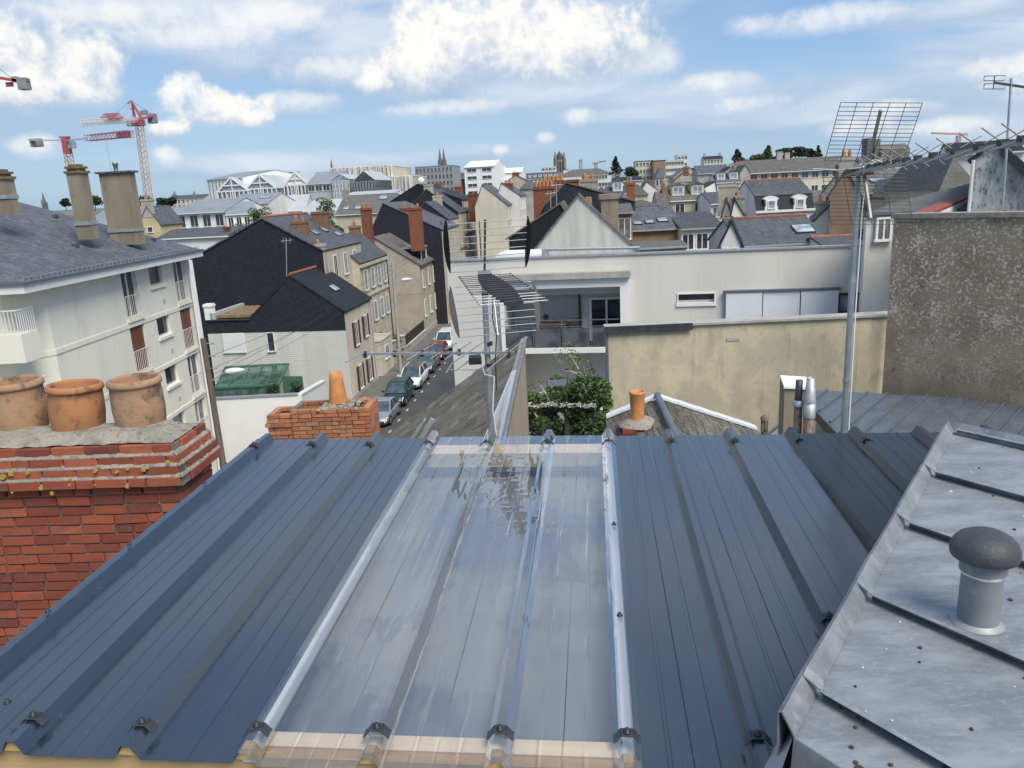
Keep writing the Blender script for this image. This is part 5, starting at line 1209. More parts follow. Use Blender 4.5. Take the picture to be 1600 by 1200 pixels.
# domed tower
a = P(874, 236, 480); tw = thing('church_tower', 'dark stone church tower with domed top and corner pinnacles on the skyline', 'church tower', (a.x, 480, terr(a.x, 480))); b0 = terr(a.x, 480); r = 7/F*480*.95
zt, z1, z0 = a.z-b0, P(874, 250, 480).z-b0, P(874, 275, 480).z-b0
part('dome', MB().lathe([(r*.95, z1), (r*.85, z1+(zt-z1)*.35), (r*.5, z1+(zt-z1)*.7), (r*.15, z1+(zt-z1)*.9), (.1, zt)], (0,0,0), 10), 'slate', tw)
tm = MB().box(-r, r, -r, r, 0, z1)
part('tower', tm, 'stone_dim', tw)
for sx in (-1, 1):
    for sy in (-1, 1): part('pinnacle', MB().lathe([(.9, z0-2), (.9, z1+.5), (.1, z1+4.5)], (sx*r, sy*r, 0), 6, smooth=False), 'stone_dim', tw)
for i in (-1, 0, 1): part('louvre', MB().box(i*1.6-.45, i*1.6+.45, -r-.06, -r+.02, z0+2.4, z1-1), 'dark_frame', tw)
# skyline blocks
HB('white modern block with ribbon windows and a white ridged roof', 725, 772, 262, 252, 210, 18, kind='eaves', wall='render_bright', roof='render_bright', az=-10, wins=(2,5), ww=2.6, wh=.9, storey=1.9, gm='pane')
HB('lower white modern block with two slot windows, right of the ribbon windowed one', 776, 815, 271, 263, 225, 16, kind='eaves', wall='render_bright', roof='render_bright', wins=(2,1), ww=.9, wh=2)
HB('white terraced apartment block in front of the domed church tower', 846, 868, 262, 259, 440, 14, kind='flat', wall='render_white', roof='render_white', wins=(4,3), ww=1.6, wh=1.3)
HB('small white block right of the domed church tower', 880, 888, 266, 262, 440, 14, kind='flat', wall='render_white', roof='slate')
HB('long slate roofed building under the domed church tower', 815, 872, 281, 270, 330, 14, kind='eaves', wall='render_white', roof='slate', dorm=7, wins=(9,1), dormw=1.4)
HB('wide slate roofed mansion below the skyline cranes', 870, 960, 277, 264, 400, 16, kind='hip', wall='render_white', roof='slate_old')
HB('white L shaped apartment house with two rows of windows', 911, 949, 273, 263, 300, 12, kind='hip', wall='render_white', roof='slate_warm', wins=(8,2), ww=1.1, wh=1.5, gm='pane')
HB('cream six bay apartment block with dark roof on the hill', 993, 1020, 253, 250, 330, 14, kind='flat', wall='render_cream', roof='slate_dark', wins=(5,5), ww=1.1, wh=1.5, gm='pane')
HB('brown brick flank building beside the cream apartment block', 1021, 1040, 252, 249, 320, 14, kind='flat', wall='render_brown', roof='slate_dark')
HB('white terraced hillside apartments with balconies', 1036, 1068, 252, 249, 345, 14, kind='flat', wall='render_white', roof='render_white', wins=(7,4), ww=1.5, wh=1.4, gm='pane')
HB('round topped white tower block at the crest', 1059, 1074, 243, 241, 350, 12, kind='flat', wall='render_white', roof='grey_paint', wins=(3,5), ww=1.2, wh=1.4, gm='pane')
HB('hilltop manor with dark roof and white gable', 1100, 1130, 250, 244, 380, 10, kind='eaves', wall='render_white', roof='slate_dark', wins=(6,2), ww=1.1, wh=1.4, chim=[(.1,.5,1,1,1.5,'stone_grey',0),(.9,.5,1,1,1.5,'stone_grey',0)])
HB('grey slate tower house with round arched windows', 1024, 1042, 279, 262, 210, 9, kind='hip', wall='stone_pale', roof='slate', wins=(3,3), ww=.7, wh=1.6)
HB('long low barn like roof with wide beige gable on the hillside', 1052, 1096, 277, 260, 225, 12, kind='gable', wall='render_beige', roof='slate_warm')
HB('smaller beige gable nested in front of the wide one', 1053, 1090, 283, 268, 215, 6, kind='gable', wall='render_beige', roof='slate_warm', wins=(1,1), ww=.5, wh=.5)
HB('brown brick flank under the beige gables', 1062, 1092, 287, 284, 200, 8, kind='eaves', wall='render_brown', roof='slate')
# long cream building right
HB('long cream three storey building with grey roof and white eaves line, below the dark pines', 1170, 1345, 270, 247, 165, 14, kind='eaves', wall='render_cream', roof='slate_warm', wins=(11,3), ww=1.5, wh=1.3, gm='pane', az=2, chim=[(.38,.5,1.2,.8,1.6,'stone_grey',0),(.45,.5,1,.8,1.3,'stone_grey',0)], over=.7)
HB('grey rendered gable closing the left end of the long cream building', 1156, 1172, 270, 258, 150, 8, kind='gable', wall='stone_grey', roof='slate')
# mid city
HB('mansard house with two ornate white scrolled dormers and pink walls', 1182, 1271, 330, 281, 76, 8, kind='mansard', yb=307, wall='render_white', roof='slate', dorm=2, az=0, wins=(2,1), ww=1.0, wh=.8, ridge='tile_red')
HB('wide dark slate roofed house with a roof window, just behind the white parapet', 1157, 1289, 384, 340, 47, 6.5, kind='eaves', az=2, wall='render_white', roof='slate', ridge='tile_red', sky=[(.84,.42,1.25,1.1)])
HB('small white gabled house with dark barge boards, left of the wide slate roof', 1127, 1157, 378, 347, 46, 6, kind='gable', az=-17, wall='render_white', roof='slate_dark', wins=(2,1), ww=.4, wh=.6)
HB('narrow white gable with a vertical slit window, behind the small gabled house', 1129, 1141, 330, 310, 62, 8, kind='gable', az=-17, wall='render_offwhite', roof='slate', wins=(1,1), ww=.3, wh=2)
HB('second narrow cream gable with dark roof side, right of the slit windowed one', 1141, 1163, 338, 310, 61, 8, kind='gable', az=-17, xa=1147, wall='render_offwhite', roof='slate_dark')
HB('low lean to roof beside the mast, right of the wide slate roof', 1288, 1352, 386, 371, 44, 5, kind='eaves', wall='render_white', roof='slate', ridge='tile_red')
HB('tall brown rendered gable wall behind the grid antenna', 1298, 1342, 300, 266, 58, 9, kind='gable', az=-24, xa=1322, wall='render_brown', roof='slate')
HB('cream house with weathered slate roof and roof window behind the grid antenna', 1336, 1436, 302, 266, 72, 10, kind='eaves', wall='render_cream', roof='slate_old', wins=(3,2), ww=1, wh=1.4, sky=[(.5,.45,1.6,1)])
HB('white house with blind gable left of the brown gable wall', 1272, 1300, 345, 318, 60, 8, kind='gable', az=-20, xa=1300, wall='render_white', roof='slate')
HB('dark lean to roof in the gap right of the mansard house', 1268, 1308, 322, 298, 82, 8, kind='eaves', wall='render_white', roof='slate_old')
lr = thing('lean_to_roof', 'long weathered slate roof on a white wall with one tall window, behind the roughcast wall', 'roof', tuple(P(1372,334,27)))
part('roof', MB().slab([P(1350,335,27), P(1545,326,27), P(1548,278,34), P(1392,318,31)], .1), 'slate_old', lr, world=True)
q0, q1 = P(1352,335,27), P(1545,326,27)
w0, w1 = P(1373,343,26.98), P(1389,373,26.98); wo_ = part('window', MB().box(w0.x-.08, w1.x+.08, w0.y-.03, w0.y+.08, w0.z, w0.z+.07).box(w0.x-.12, w1.x+.12, w0.y-.06, w0.y+.08, w1.z-.09, w1.z).box(w0.x-.08, w0.x, w0.y-.03, w0.y+.08, w1.z, w0.z).box(w1.x, w1.x+.08, w0.y-.03, w0.y+.08, w1.z, w0.z).box((w0.x+w1.x)/2-.03, (w0.x+w1.x)/2+.03, w0.y-.02, w0.y+.06, w1.z, w0.z), 'white_paint', lr, world=True); part('pane', MB().box(w0.x, w1.x, w0.y+.0, w0.y+.03, w1.z, w0.z), 'pane_curtain', wo_, world=True); part('wall', MB().prism([q0+Vector((.1,.1,-.1)), q1+Vector((0,.1,-.1)), q1+Vector((0,.1,-5)), q0+Vector((.1,.1,-5))], (0,.2,0)), 'render_white', lr, world=True); part('gutter', MB().bar(q0, q1, .12, .1), 'zinc_dark', lr, world=True)
rs = thing('lean_to_roof', 'narrow red strip roof on a white lean-to behind the roughcast wall', 'roof', tuple(P(1444,336,23.6)))
q0, q1, q2, q3 = P(1422,334,24.2), P(1500,303,29), P(1514,307,28.4), P(1446,336,23.6)
part('roof', MB().slab([q0, q1, q2, q3], .08), 'red_metal', rs, world=True); part('wall', MB().prism([q3-Vector((0,0,.1)), q2-Vector((0,0,.1)), q2-Vector((0,0,2.2)), q3-Vector((0,0,2.2))], (.1,.1,0)), 'render_white', rs, world=True)
HB('slate hip roofed house with red chimney behind the yagi boom', 1428, 1500, 300, 262, 62, 9, kind='hip', wall='render_beige', roof='slate')
HB('slate pyramid roofed house below the yagi boom', 1396, 1452, 312, 278, 66, 9, kind='hip', wall='render_beige', roof='slate_old')
HB('brown rendered house with dark roof left of the stained white gable', 1470, 1524, 298, 246, 48, 9, kind='hip', wall='render_beige', roof='slate_old')
HB('steep dark roofed house on the skyline above the yagi', 1482, 1600, 243, 222, 66, 9, kind='eaves', wall='render_white', roof='slate_dark', az=-24)
g1, gp = hero('stained white gable wall house at the right edge with a dark roof verge', (1521,250), 26, [(1521,250),(1550,230),(1566,236),(1640,302)], 9, -31, 'dirty_white', [(0,1),(1,2),(2,3)], 'slate_dark', base=6)
part('downpipe', MB().path([(.0,-.1,gp[0].z),(.0,-.1,1)], .06, 6), 'white_paint', g1)
part('barge_board', MB().bar((gp[2].x,-.2,gp[2].z+.02),(gp[3].x,-.2,gp[3].z+.02), .22, .28), 'dark_frame', g1)
# centre
HB('pale streaked concrete gable with thin dark verge, directly behind the white parapet', 826, 998, 402, 306, 43, 11, kind='gable', xa=903, wall='streaked_concrete', roof='slate_warm', az=-6, over=.12, base=0, ridge=None)
blk = HB('black slate clad gable left of the pale concrete gable', 795, 905, 372, 318, 50, 9, kind='gable', xa=876, wall='slate_black', roof='slate_warm', base=0)
HB('large black slate gable with metal verge behind the pale concrete gable', 850, 992, 322, 286, 62, 10, kind='gable', xa=884, wall='slate_dark', roof='slate_warm', base=0)
HB('brown slab like party wall with attached slate roof, right of the pale gable', 939, 966, 312, 309, 50, 5, kind='flat', wall='cement_smooth', roof='cement_smooth', base=0)
HB('brown house end with one white framed window right of the slab wall', 963, 988, 333, 320, 55, 7, kind='eaves', wall='render_brown', roof='slate_old', wins=(1,1), ww=.9, wh=1.5, base=0)
HB('long blue slate roof on a brown wall with three small roof lights', 985, 1066, 360, 324, 58, 8, kind='eaves', az=1, wall='render_brown', roof='slate', sky=[(.18,.22,.7,.6),(.42,.25,.7,.6),(.68,.30,.8,.7)], base=0)
HB('lower slate roof continuing right over a white wall with dark openings', 1064, 1130, 358, 332, 57, 8, kind='eaves', az=1, wall='render_offwhite', roof='slate', wins=(3,1), ww=.9, wh=1.2, base=0, gm='pane')
HB('low grey wall roof directly behind the parapet, below the brown wall', 988, 1072, 389, 379, 46, 3, kind='eaves', az=1, wall='stone_grey', roof='slate_old', base=0)
brick_stack(833, 866, 292, 330, 66, .8, 'wide red brick chimney with rows of pots left of the black gable', 5)
brick_stack(846, 882, 283, 310, 72, .8, 'red brick chimney with many pots left of the mast behind', 5)
brick_stack(884, 905, 281, 300, 76, .8, 'long red brick chimney behind the black gable peak', 0)
brick_stack(908, 927, 283, 306, 70, .8, 'square red brick chimney right of the black gable peak', 3)
brick_stack(915, 924, 318, 330, 56, .6, 'pair of clay pots on a short stack above the concrete gable', 2)
brick_stack(731, 751, 303, 336, 118, .9, 'tall red brick chimney at the head of the street row', 0)
brick_stack(762, 776, 312, 337, 122, .9, 'orange brick chimney right of the tall red one', 0)
brick_stack(710, 723, 292, 305, 150, .9, 'red brick chimney with white pots left of the white block', 3)
HB('white gable house facing the viewer right of the street chimneys', 776, 812, 307, 286, 118, 12, kind='gable', xa=783, wall='render_white', roof='slate', wr=(4,2), base=0, ww=.9, wh=1.8)
HB('dark steep slate roofed house below the white modern block', 742, 792, 322, 289, 112, 12, kind='gable', xa=753, wall='render_cream', roof='slate', base=0, wr=(3,2), wh=1.8)
HB('pale beige wide gable left of the red chimney stacks', 790, 822, 284, 274, 180, 10, kind='gable', wall='render_beige', roof='slate_warm', base=0)
HB('grey rendered blind flank house below the red chimneys', 812, 838, 296, 281, 130, 10, kind='hip', wall='stone_grey', roof='slate', base=0)
HB('cream house with two large dormers and slate roof', 1047, 1108, 314, 288, 98, 8, kind='eaves', az=1, wall='render_cream2', roof='slate_warm', dorm=2, wins=(2,1), ww=1.2, wh=1.6, dormw=1.6)
HB('white house with plain slate roof and one grey shuttered window', 1111, 1166, 319, 300, 92, 8, kind='eaves', az=1, wall='render_white', roof='slate', wins=(3,1), ww=1, wh=1.2, sky=[(.4,.3,.6,.6)])
HB('slate roofed house with two arched white dormers', 1118, 1158, 286, 271, 140, 8, kind='eaves', wall='render_white', roof='slate', dorm=2, dormw=1.4)
HB('white walled house with broken roof line left of the arched dormers', 1096, 1120, 296, 284, 120, 8, kind='gable', xa=1118, wall='render_bright', roof='slate_dark')
HB('flat white edged slate roof in the middle of the old town', 985, 1030, 323, 312, 84, 8, kind='hip', wall='render_white', roof='slate_old')
HB('purple grey slate roof beside the cream dormer house', 1028, 1044, 322, 300, 92, 8, kind='eaves', wall='stone_grey', roof='slate_warm')
HB('pyramid slate roof with a brick chimney left of the flat white edged roof', 963, 990, 322, 302, 78, 8, kind='hip', wall='stone_grey', roof='slate_old', chim=[(.9,.2,.8,.6,1.0,'brick_wall',1)])
HB('cream gabled cottage roof right of the square red chimney', 926, 955, 306, 292, 88, 8, kind='hip', wall='render_cream', roof='slate')
HB('slate roofed house with one arched dormer in the old town', 948, 984, 304, 292, 104, 8, kind='eaves', wall='render_white', roof='slate', dorm=1, dormw=1.3)
HB('round ended slate roof with pale hips in the old town', 984, 1012, 306, 288, 112, 9, kind='hip', wall='stone_pale', roof='slate_old')
HB('white chimneyed cottage between the slate roofs', 1002, 1028, 298, 284, 135, 8, kind='gable', wall='render_white', roof='slate', xa=1010)
HB('dark long roof with white eaves right of the old town conifers', 958, 1004, 284, 277, 170, 10, kind='eaves', wall='render_white', roof='slate_dark')
HB('tree backed dark roofed house under the manor', 1090, 1140, 272, 258, 190, 10, kind='eaves', wall='stone_grey', roof='slate')
HB('grey gabled house right of the tree backed one', 1126, 1162, 272, 260, 178, 10, kind='gable', wall='stone_grey', roof='slate_dark')
# castle like cathedral behind grid antenna
a = P(1362, 216, 620); b0 = terr(a.x, 620); ct = thing('cathedral', 'distant grey cathedral with twin square towers and long nave, seen through the grid antenna', 'cathedral', (a.x, 620, b0)); s_ = 620/F
part('tower', MB().box(-10*s_, -2*s_, -5, 5, 0, a.z-b0).box(1*s_, 9*s_, -5, 5, 0, a.z-b0-1), 'church_stone', ct); part('nave', MB().prism([(9*s_,-8,0),(9*s_,8,0),(9*s_,8,a.z-b0-9),(9*s_,0,a.z-b0-5),(9*s_,-8,a.z-b0-9)], (42*s_,0,0)), 'church_stone', ct)
# filler houses of the old town, one by one, mostly slate with white walls
FILL_KEEP = {129: 'white gable house just below the skyline conifer right of centre', 131: 'beige slate roofed house below the white terraced hillside apartments', 142: 'white gable house under the cathedral seen through the grid antenna', 143: 'pale stone gable house right of the cathedral nave', 155: 'grey stone house under the conifer left of the cream six bay block', 162: 'grey stone house below the two dark cedars', 168: 'white slate roofed house just left of the cathedral towers', 169: 'grey stone gable house under the cathedral nave', 170: 'grey stone dark roofed house right end of the cathedral hill', 183: 'beige gable house between the conifer and the cream six bay block', 187: 'white dark roofed house below the hilltop manor', 167: 'pale stone house on the ridge left of the cathedral', 199: 'beige house behind the cathedral nave end'}

wl_names = {'render_white': 'white', 'render_cream': 'cream', 'stone_grey': 'grey stone', 'render_beige': 'beige', 'stone_pale': 'pale stone', 'render_offwhite': 'off white'}
rf_names = {'slate': 'blue slate', 'slate_old': 'weathered slate', 'slate_warm': 'brown slate', 'slate_dark': 'dark slate'}
rr = random.Random(21); cnt = 0
combo = {}
for (Y, x0, x1, st_) in [(75, 930, 1600, 52), (96, 900, 1600, 44), (118, 820, 1600, 38), (146, 830, 1600, 36), (180, 820, 1600, 32), (225, 800, 1600, 30), (280, 790, 1600, 28), (345, 800, 1600, 26), (420, 790, 1600, 24), (500, 780, 1600, 22), (170, 380, 700, 60), (260, 250, 700, 34), (340, 20, 740, 26), (460, 20, 800, 24)]:
    x = x0+rr.uniform(0, st_)
    while x < x1:
        ctr = P(x, 280, Y); g0 = terr(ctr.x, Y)
        hh_ = rr.uniform(5.2, 7.6) if Y > 90 else rr.uniform(4.2, 5.6)
        if x < 750: hh_ = rr.uniform(4, 6)
        W_ = st_/F*Y*rr.uniform(.85, 1.25); kd = rr.choice(['eaves', 'eaves', 'gable', 'hip']); wm = rr.choice(list(wl_names)); rm_ = rr.choice(['slate', 'slate', 'slate_old', 'slate_warm', 'slate_dark'])
        az_ = rr.choice([-6, -6, 8, 22, -20, 2])
        ze_ = g0+hh_; zr_ = ze_+rr.uniform(2.2, 3.6)
        ch = [(rr.uniform(.05,.95), .5, rr.uniform(.7,1.5), .6, rr.uniform(.6,1.3), rr.choice(['brick_wall','brick_wall','stone_grey','brick_worn']), rr.choice([0,1,2]) if Y < 150 else 0)] if rr.random() < .65 else []
        key = (wm, rm_, kd, Y); combo[key] = combo.get(key, 0)+1
        zone = 'nearer old town' if Y < 110 else ('middle of the old town' if Y < 200 else ('far old town' if Y < 320 else 'skyline district'))
        side = 'far left' if x < 400 else 'left' if x < 760 else 'centre' if x < 1000 else 'right of centre' if x < 1250 else 'right'
        roofw = {'eaves': 'roof slope facing the viewer', 'gable': 'gable facing the viewer', 'hip': 'hipped roof'}[kd]
        lb_ = '%s house with %s roof and %s, %s, %s of the photo' % (wl_names[wm], rf_names[rm_], roofw, zone, side)
        nw = max(1, int(W_/3.2))
        L0_ = rr.uniform(7, 11); wq = (nw, 1 if Y > 110 else 2) if rr.random() < .8 else None; sk_ = [(rr.uniform(.2,.8), .5, .8, 1)] if Y < 150 and rr.random() < .4 else (); dm_ = rr.choice([0,0,1,2]) if kd == 'eaves' and Y < 230 else 0
        if FILL_KEEP is None or cnt in FILL_KEEP: tt_ = house(FILL_KEEP[cnt] if FILL_KEEP else lb_, 0,0,0,0, Y, L0_, az=az_, kind=kd, wall=wm, roof=rm_, world=((ctr.x, Y, 0), W_, ze_, zr_), chim=ch, wins=wq, ww=.9, wh=1.3, sky=sk_, group='slate roofed houses of the old town', dorm=dm_, dormw=1.1)[0]; tt_['fidx'] = cnt
        x += st_*rr.uniform(.95, 1.5); cnt += 1
print('filler', cnt)
# far hills
def hill(x0, x1, Y, prof, name='hills'):
    m_ = MB(); n = 40; fr_ = []; rr = random.Random(int(Y))
    for i in range(n+1):
        x = x0+(x1-x0)*i/n; z = prof*(.5+.5*sin(i*.37+Y)+.25*sin(i*1.3))+8; fr_.append((x, z))
    vs = [(x, Y, -5) for x, z in fr_]+[(x, Y+350, z) for x, z in fr_]+[(x, Y+900, -5) for x, z in fr_]; k = n+1
    m_.add(vs, [(i, i+1, k+i+1, k+i) for i in range(n)]+[(k+i, k+i+1, 2*k+i+1, 2*k+i) for i in range(n)], True); return struct(name, m_, 'far_hill')
hill(-2600, 200, 1700, 26); hill(-3200, 3000, 2600, 30); hill(0, 2400, 1300, 20)
# trees of the skyline
def treepx(label, x, yt, yb_, Y, wpx, leaf, shape, n=900, size=None, **k):
    a = P(x, yt, Y); b_ = P(x, yb_, Y); h = a.z-b_.z+2; r = wpx/2/F*Y*(1.5 if shape == 'cone' else 1.15)
    return tree(label, a.x, Y, b_.z-2, h, r, leaf, int(n*1.5), size or Y/F*1.5, shape, **k)
treepx('tall pointed conifer on the skyline right of the far crane', 962, 245, 268, 330, 16, 'leaf_dark', 'cone')
treepx('broad dark conifer left of the cream six bay block', 985, 258, 275, 300, 22, 'leaf_dark', 'round')
treepx('dark cedar with pointed top right of the hilltop manor', 1152, 234, 266, 230, 30, 'leaf_dark', 'cone', 1500)
treepx('dark spreading cedar right of the pointed cedar', 1170, 243, 266, 225, 30, 'leaf_dark', 'round', 1500)
treepx('light green tall tree in the skyline grove', 1201, 228, 258, 215, 28, 'leaf', 'cone', 1500)
treepx('grey green tree left of the light green one', 1188, 238, 258, 215, 20, 'leaf', 'round', 900)
treepx('grey green tree between the tall tree and the umbrella pine', 1216, 242, 258, 215, 20, 'leaf', 'round', 900)
treepx('dark umbrella pine with flat spreading crown', 1243, 230, 256, 210, 46, 'leaf_dark', 'pine', 2600)
treepx('dark umbrella pine right half of the pair', 1262, 232, 256, 214, 34, 'leaf_dark', 'pine', 1800)
treepx('small spiky dark conifer right of the umbrella pines', 1279, 228, 252, 210, 14, 'leaf_dark', 'cone', 700)
treepx('light green poplar in front of the pale modern halls', 508, 308, 345, 120, 26, 'leaf_light', 'tall', 1300)
treepx('yellow green garden tree left of the black gable ridge', 402, 322, 352, 110, 30, 'leaf', 'round', 1300)
treepx('thin bare topped tree by the school wing', 372, 345, 368, 90, 22, 'leaf_light', 'round', 500)
treepx('rounded dark green garden tree left of the ochre chimney', 529, 340, 362, 95, 28, 'leaf', 'bush', 1600)
for i, (x, w) in enumerate([(225, 22), (255, 20), (268, 16), (100, 14), (145, 20)]):
    treepx(['dark tree clump at the foot of the tall crane','dark tree clump right of the tall crane','round tree before the turreted building','small dark tree on the left hillside','tree clump behind the square chimney'][i], x, 305+i % 2*4, 322, 340, w, 'leaf_dark', 'round', 700)
# ------------------------------------------------------------------ tower cranes
def lattice(m_, p, q, w, n, up=(0,0,1), th=.09, side=(0,1,0)):
    p, q = Vector(p), Vector(q); d = (q-p).normalized(); s = Vector(side); s = (s-d*s.dot(d)).normalized(); u = d.cross(s)
    cs = [(a, b_) for a in (-1, 1) for b_ in (-1, 1)]
    for a, b_ in cs: m_.bar(p+(s*a+u*b_)*w/2, q+(s*a+u*b_)*w/2, th*1.4, th*1.4, s)
    for i in range(n):
        a_, b2 = p.lerp(q, i/n), p.lerp(q, (i+1)/n)
        for k in range(4):
            c0_, c1_ = [(-1,-1),(1,-1),(1,1),(-1,1)][k], [(1,-1),(1,1),(-1,1),(-1,-1)][k]
            m_.bar(a_+(s*c0_[0]+u*c0_[1])*w/2, b2+(s*c1_[0]+u*c1_[1])*w/2, th, th, s); m_.bar(b2+(s*c0_[0]+u*c0_[1])*w/2, b2+(s*c1_[0]+u*c1_[1])*w/2, th*.8, th*.8, s)
    return m_
Yc = 240; a = P(211, 195, Yc); b_ = P(238, 345, Yc)
cr = thing('tower_crane', 'tall red and white tower crane with a pointed cat head, right one of the pair', 'crane', (b_.x, Yc, 0))
b0 = Vector((b_.x-.6, Yc, 0)); top = Vector((a.x+1.2, Yc, a.z))
part('mast', lattice(MB(), b0, top, 1.7, 26, th=.10), 'crane_rust', cr, world=True)
part('slewing_ring', MB().box(top.x-1.3, top.x+1.3, Yc-1.3, Yc+1.3, top.z-.3, top.z+1.2), 'crane_red', cr, world=True)
ap = P(205, 157, Yc)
part('cat_head', MB().bar((top.x-1,Yc-.8,top.z+1), ap, .35,.35).bar((top.x+1.4,Yc-.8,top.z+1), ap, .35,.35).bar((top.x-1,Yc+.8,top.z+1), ap, .3,.3).bar((top.x+1.4,Yc+.8,top.z+1), ap, .3,.3).bar(P(203,170,Yc), P(210,170,Yc), .25,.25).bar(ap, P(199,162,Yc), .3,.3), 'crane_red', cr, world=True)
jt = P(126, 192, Yc-40); j0 = Vector((top.x, Yc, top.z+1.4))
part('jib', lattice(MB(), j0, Vector((jt.x, jt.y, jt.z)), 1.0, 22, th=.08), 'crane_white', cr, world=True)
jm0, jm1 = j0.lerp(jt, .35), j0.lerp(jt, .62); part('jib_section', lattice(MB(), jm0+Vector((0,0,.9)), jm1+Vector((0,0,.9)), 1.5, 8, th=.09), 'crane_red', cr, world=True)
cj = P(240, 180, Yc+6); part('counter_jib', MB().bar(j0, cj, 1.4, .5), 'crane_red', cr, world=True)
part('counterweight', MB().box(cj.x-1.6, cj.x+.6, cj.y-1, cj.y+1, cj.z-2.3, cj.z+.4), 'crane_grey', cr, world=True); part('winch', MB().box(cj.x-3.6, cj.x-1.9, cj.y-.7, cj.y+.7, cj.z+.3, cj.z+1.5), 'crane_grey', cr, world=True)
part('cabin', MB().box(top.x-2.8, top.x-1.4, Yc-1.9, Yc-.5, top.z-.5, top.z+1.5), 'pane_light', cr, world=True)
part('tie_bar', MB().tube(ap, jm1, .07, 4).tube(ap, jm0, .07, 4).tube(ap, cj, .07, 4), 'crane_grey', cr, world=True)
a = P(104, 228, 235); b_ = P(118, 300, 235); cr = thing('tower_crane', 'flat top red and white tower crane, left one of the pair', 'crane', (b_.x, 235, 0))
k_ = (b_-a); bb = a+k_*((0-a.z)/k_.z)
bb.x = b_.x-.2; part('mast', lattice(MB(), bb, a, 1.7, 24, th=.10), 'crane_rust', cr, world=True)
part('head', MB().box(a.x-.8, a.x+.8, 234, 236, a.z-2.2, a.z+2.2).box(a.x-1.2, a.x+1.2, 234, 236, a.z+2.2, a.z+2.6), 'crane_red', cr, world=True)
j0 = Vector((a.x, 235, a.z+1.5)); jt = P(204, 209, 190); cj = P(46, 219, 250)
part('jib', MB().bar(j0, j0.lerp(jt, .4), .35, .35), 'crane_white', cr, world=True)
part('jib_section', lattice(MB(), j0.lerp(jt, .38), jt, 1.4, 12, th=.08), 'crane_red', cr, world=True)
part('jib_end_panel', MB().bar(j0.lerp(jt, .82), jt, .15, 1.3), 'crane_red', cr, world=True)
part('counter_jib', MB().bar(j0, cj, .9, .35), 'crane_white', cr, world=True); part('counterweight', MB().box(cj.x+.5, cj.x+3.6, cj.y-1, cj.y+1, cj.z-2.1, cj.z+.3), 'crane_grey', cr, world=True)
part('cabin', MB().box(a.x+1.2, a.x+2.8, 233.5, 235, a.z-.8, a.z+1.2), 'pane_light', cr, world=True)
hk = j0.lerp(jt, .66); part('hoist_cable', MB().tube(hk, hk-Vector((0,0,9)), .04, 4), 'crane_grey', cr, world=True)
# third crane: counter jib end at the left edge
Yq = 150; e = P(44, 129, Yq); s_ = P(-60, 112, Yq); cr = thing('tower_crane', 'red crane counter jib with grey ballast blocks reaching in at the left photo edge', 'crane', (s_.x, Yq, 0))
part('counter_jib', MB().bar(s_, e, 1.0, .5), 'crane_red', cr, world=True); part('counterweight', MB().box(e.x-1.6, e.x, Yq-.8, Yq+.8, e.z-1.2, e.z+.8), 'crane_grey', cr, world=True)
part('winch', MB().box(e.x-2.6, e.x-1.7, Yq-.5, Yq+.5, e.z+.2, e.z+1.1), 'crane_grey', cr, world=True); q = P(15, 132, Yq); part('sign_board', MB().box(q.x-.7, q.x+.7, Yq-.05, Yq+.05, q.z-.4, q.z+.4), 'crane_red', cr, world=True)
part('mast', lattice(MB(), (s_.x, Yq, 0), (s_.x, Yq, s_.z), 1.8, 24, th=.15), 'crane_rust', cr, world=True); part('tie_bar', MB().tube((s_.x, Yq, s_.z+7), e-Vector((2,0,0)), .06, 4), 'crane_grey', cr, world=True)
def farcrane(label, xm, ym, xa_, ya_, xb_, yb_, Y, m_='crane_grey'):
    a = P(xm, ym, Y); t = thing('tower_crane', label, 'crane', (a.x, Y, terr(a.x, Y))); part('mast', lattice(MB(), (a.x, Y, terr(a.x, Y)), a, 1.6, 12, th=.2), m_, t, world=True); part('jib', MB().bar(P(xa_, ya_, Y), P(xb_, yb_, Y), 1.0, .9), m_, t, world=True)
farcrane('small far grey crane on the skyline left of centre', 931, 255, 926, 256, 947, 251, 520)
farcrane('tiny far crane mast with short jib on the skyline', 907, 251, 905, 251, 910, 250, 520)
farcrane('small pale red crane on the skyline behind the yagi', 1498, 212, 1456, 208, 1512, 210, 420, 'crane_pale')
# ================================================================== FOREGROUND
# blue ribbed roof: frame fitted to the photo (1.43 m below the camera, ribs 1/3 m apart, bearing 6.5 deg)
RAZ = .1136; RSL = .026; RTL = -.0071; RX0 = -1.278; RH = 1.4325
ra_ = Vector((sin(RAZ)*cos(RSL), cos(RAZ)*cos(RSL), sin(RSL))); rbv = Vector((cos(RAZ)*cos(RTL), -sin(RAZ)*cos(RTL), sin(RTL))); rn = rbv.cross(ra_).normalized()
if rn.z < 0: rn = -rn
RO = Vector((0, 0, CAMH-RH))
def RP(k, tt_, h=0.0): return RO+rbv*(RX0+k/3.0)+ra_*tt_+rn*h         # h measured from rib top
T0, T1 = 1.635, 4.17; RIB = .040
rf_ = thing('ribbed_roof', 'dark blue ribbed steel roof with a clear corrugated strip in the middle, filling the foreground', 'roof', tuple(RP(2, T0, -.2)), -RAZ)
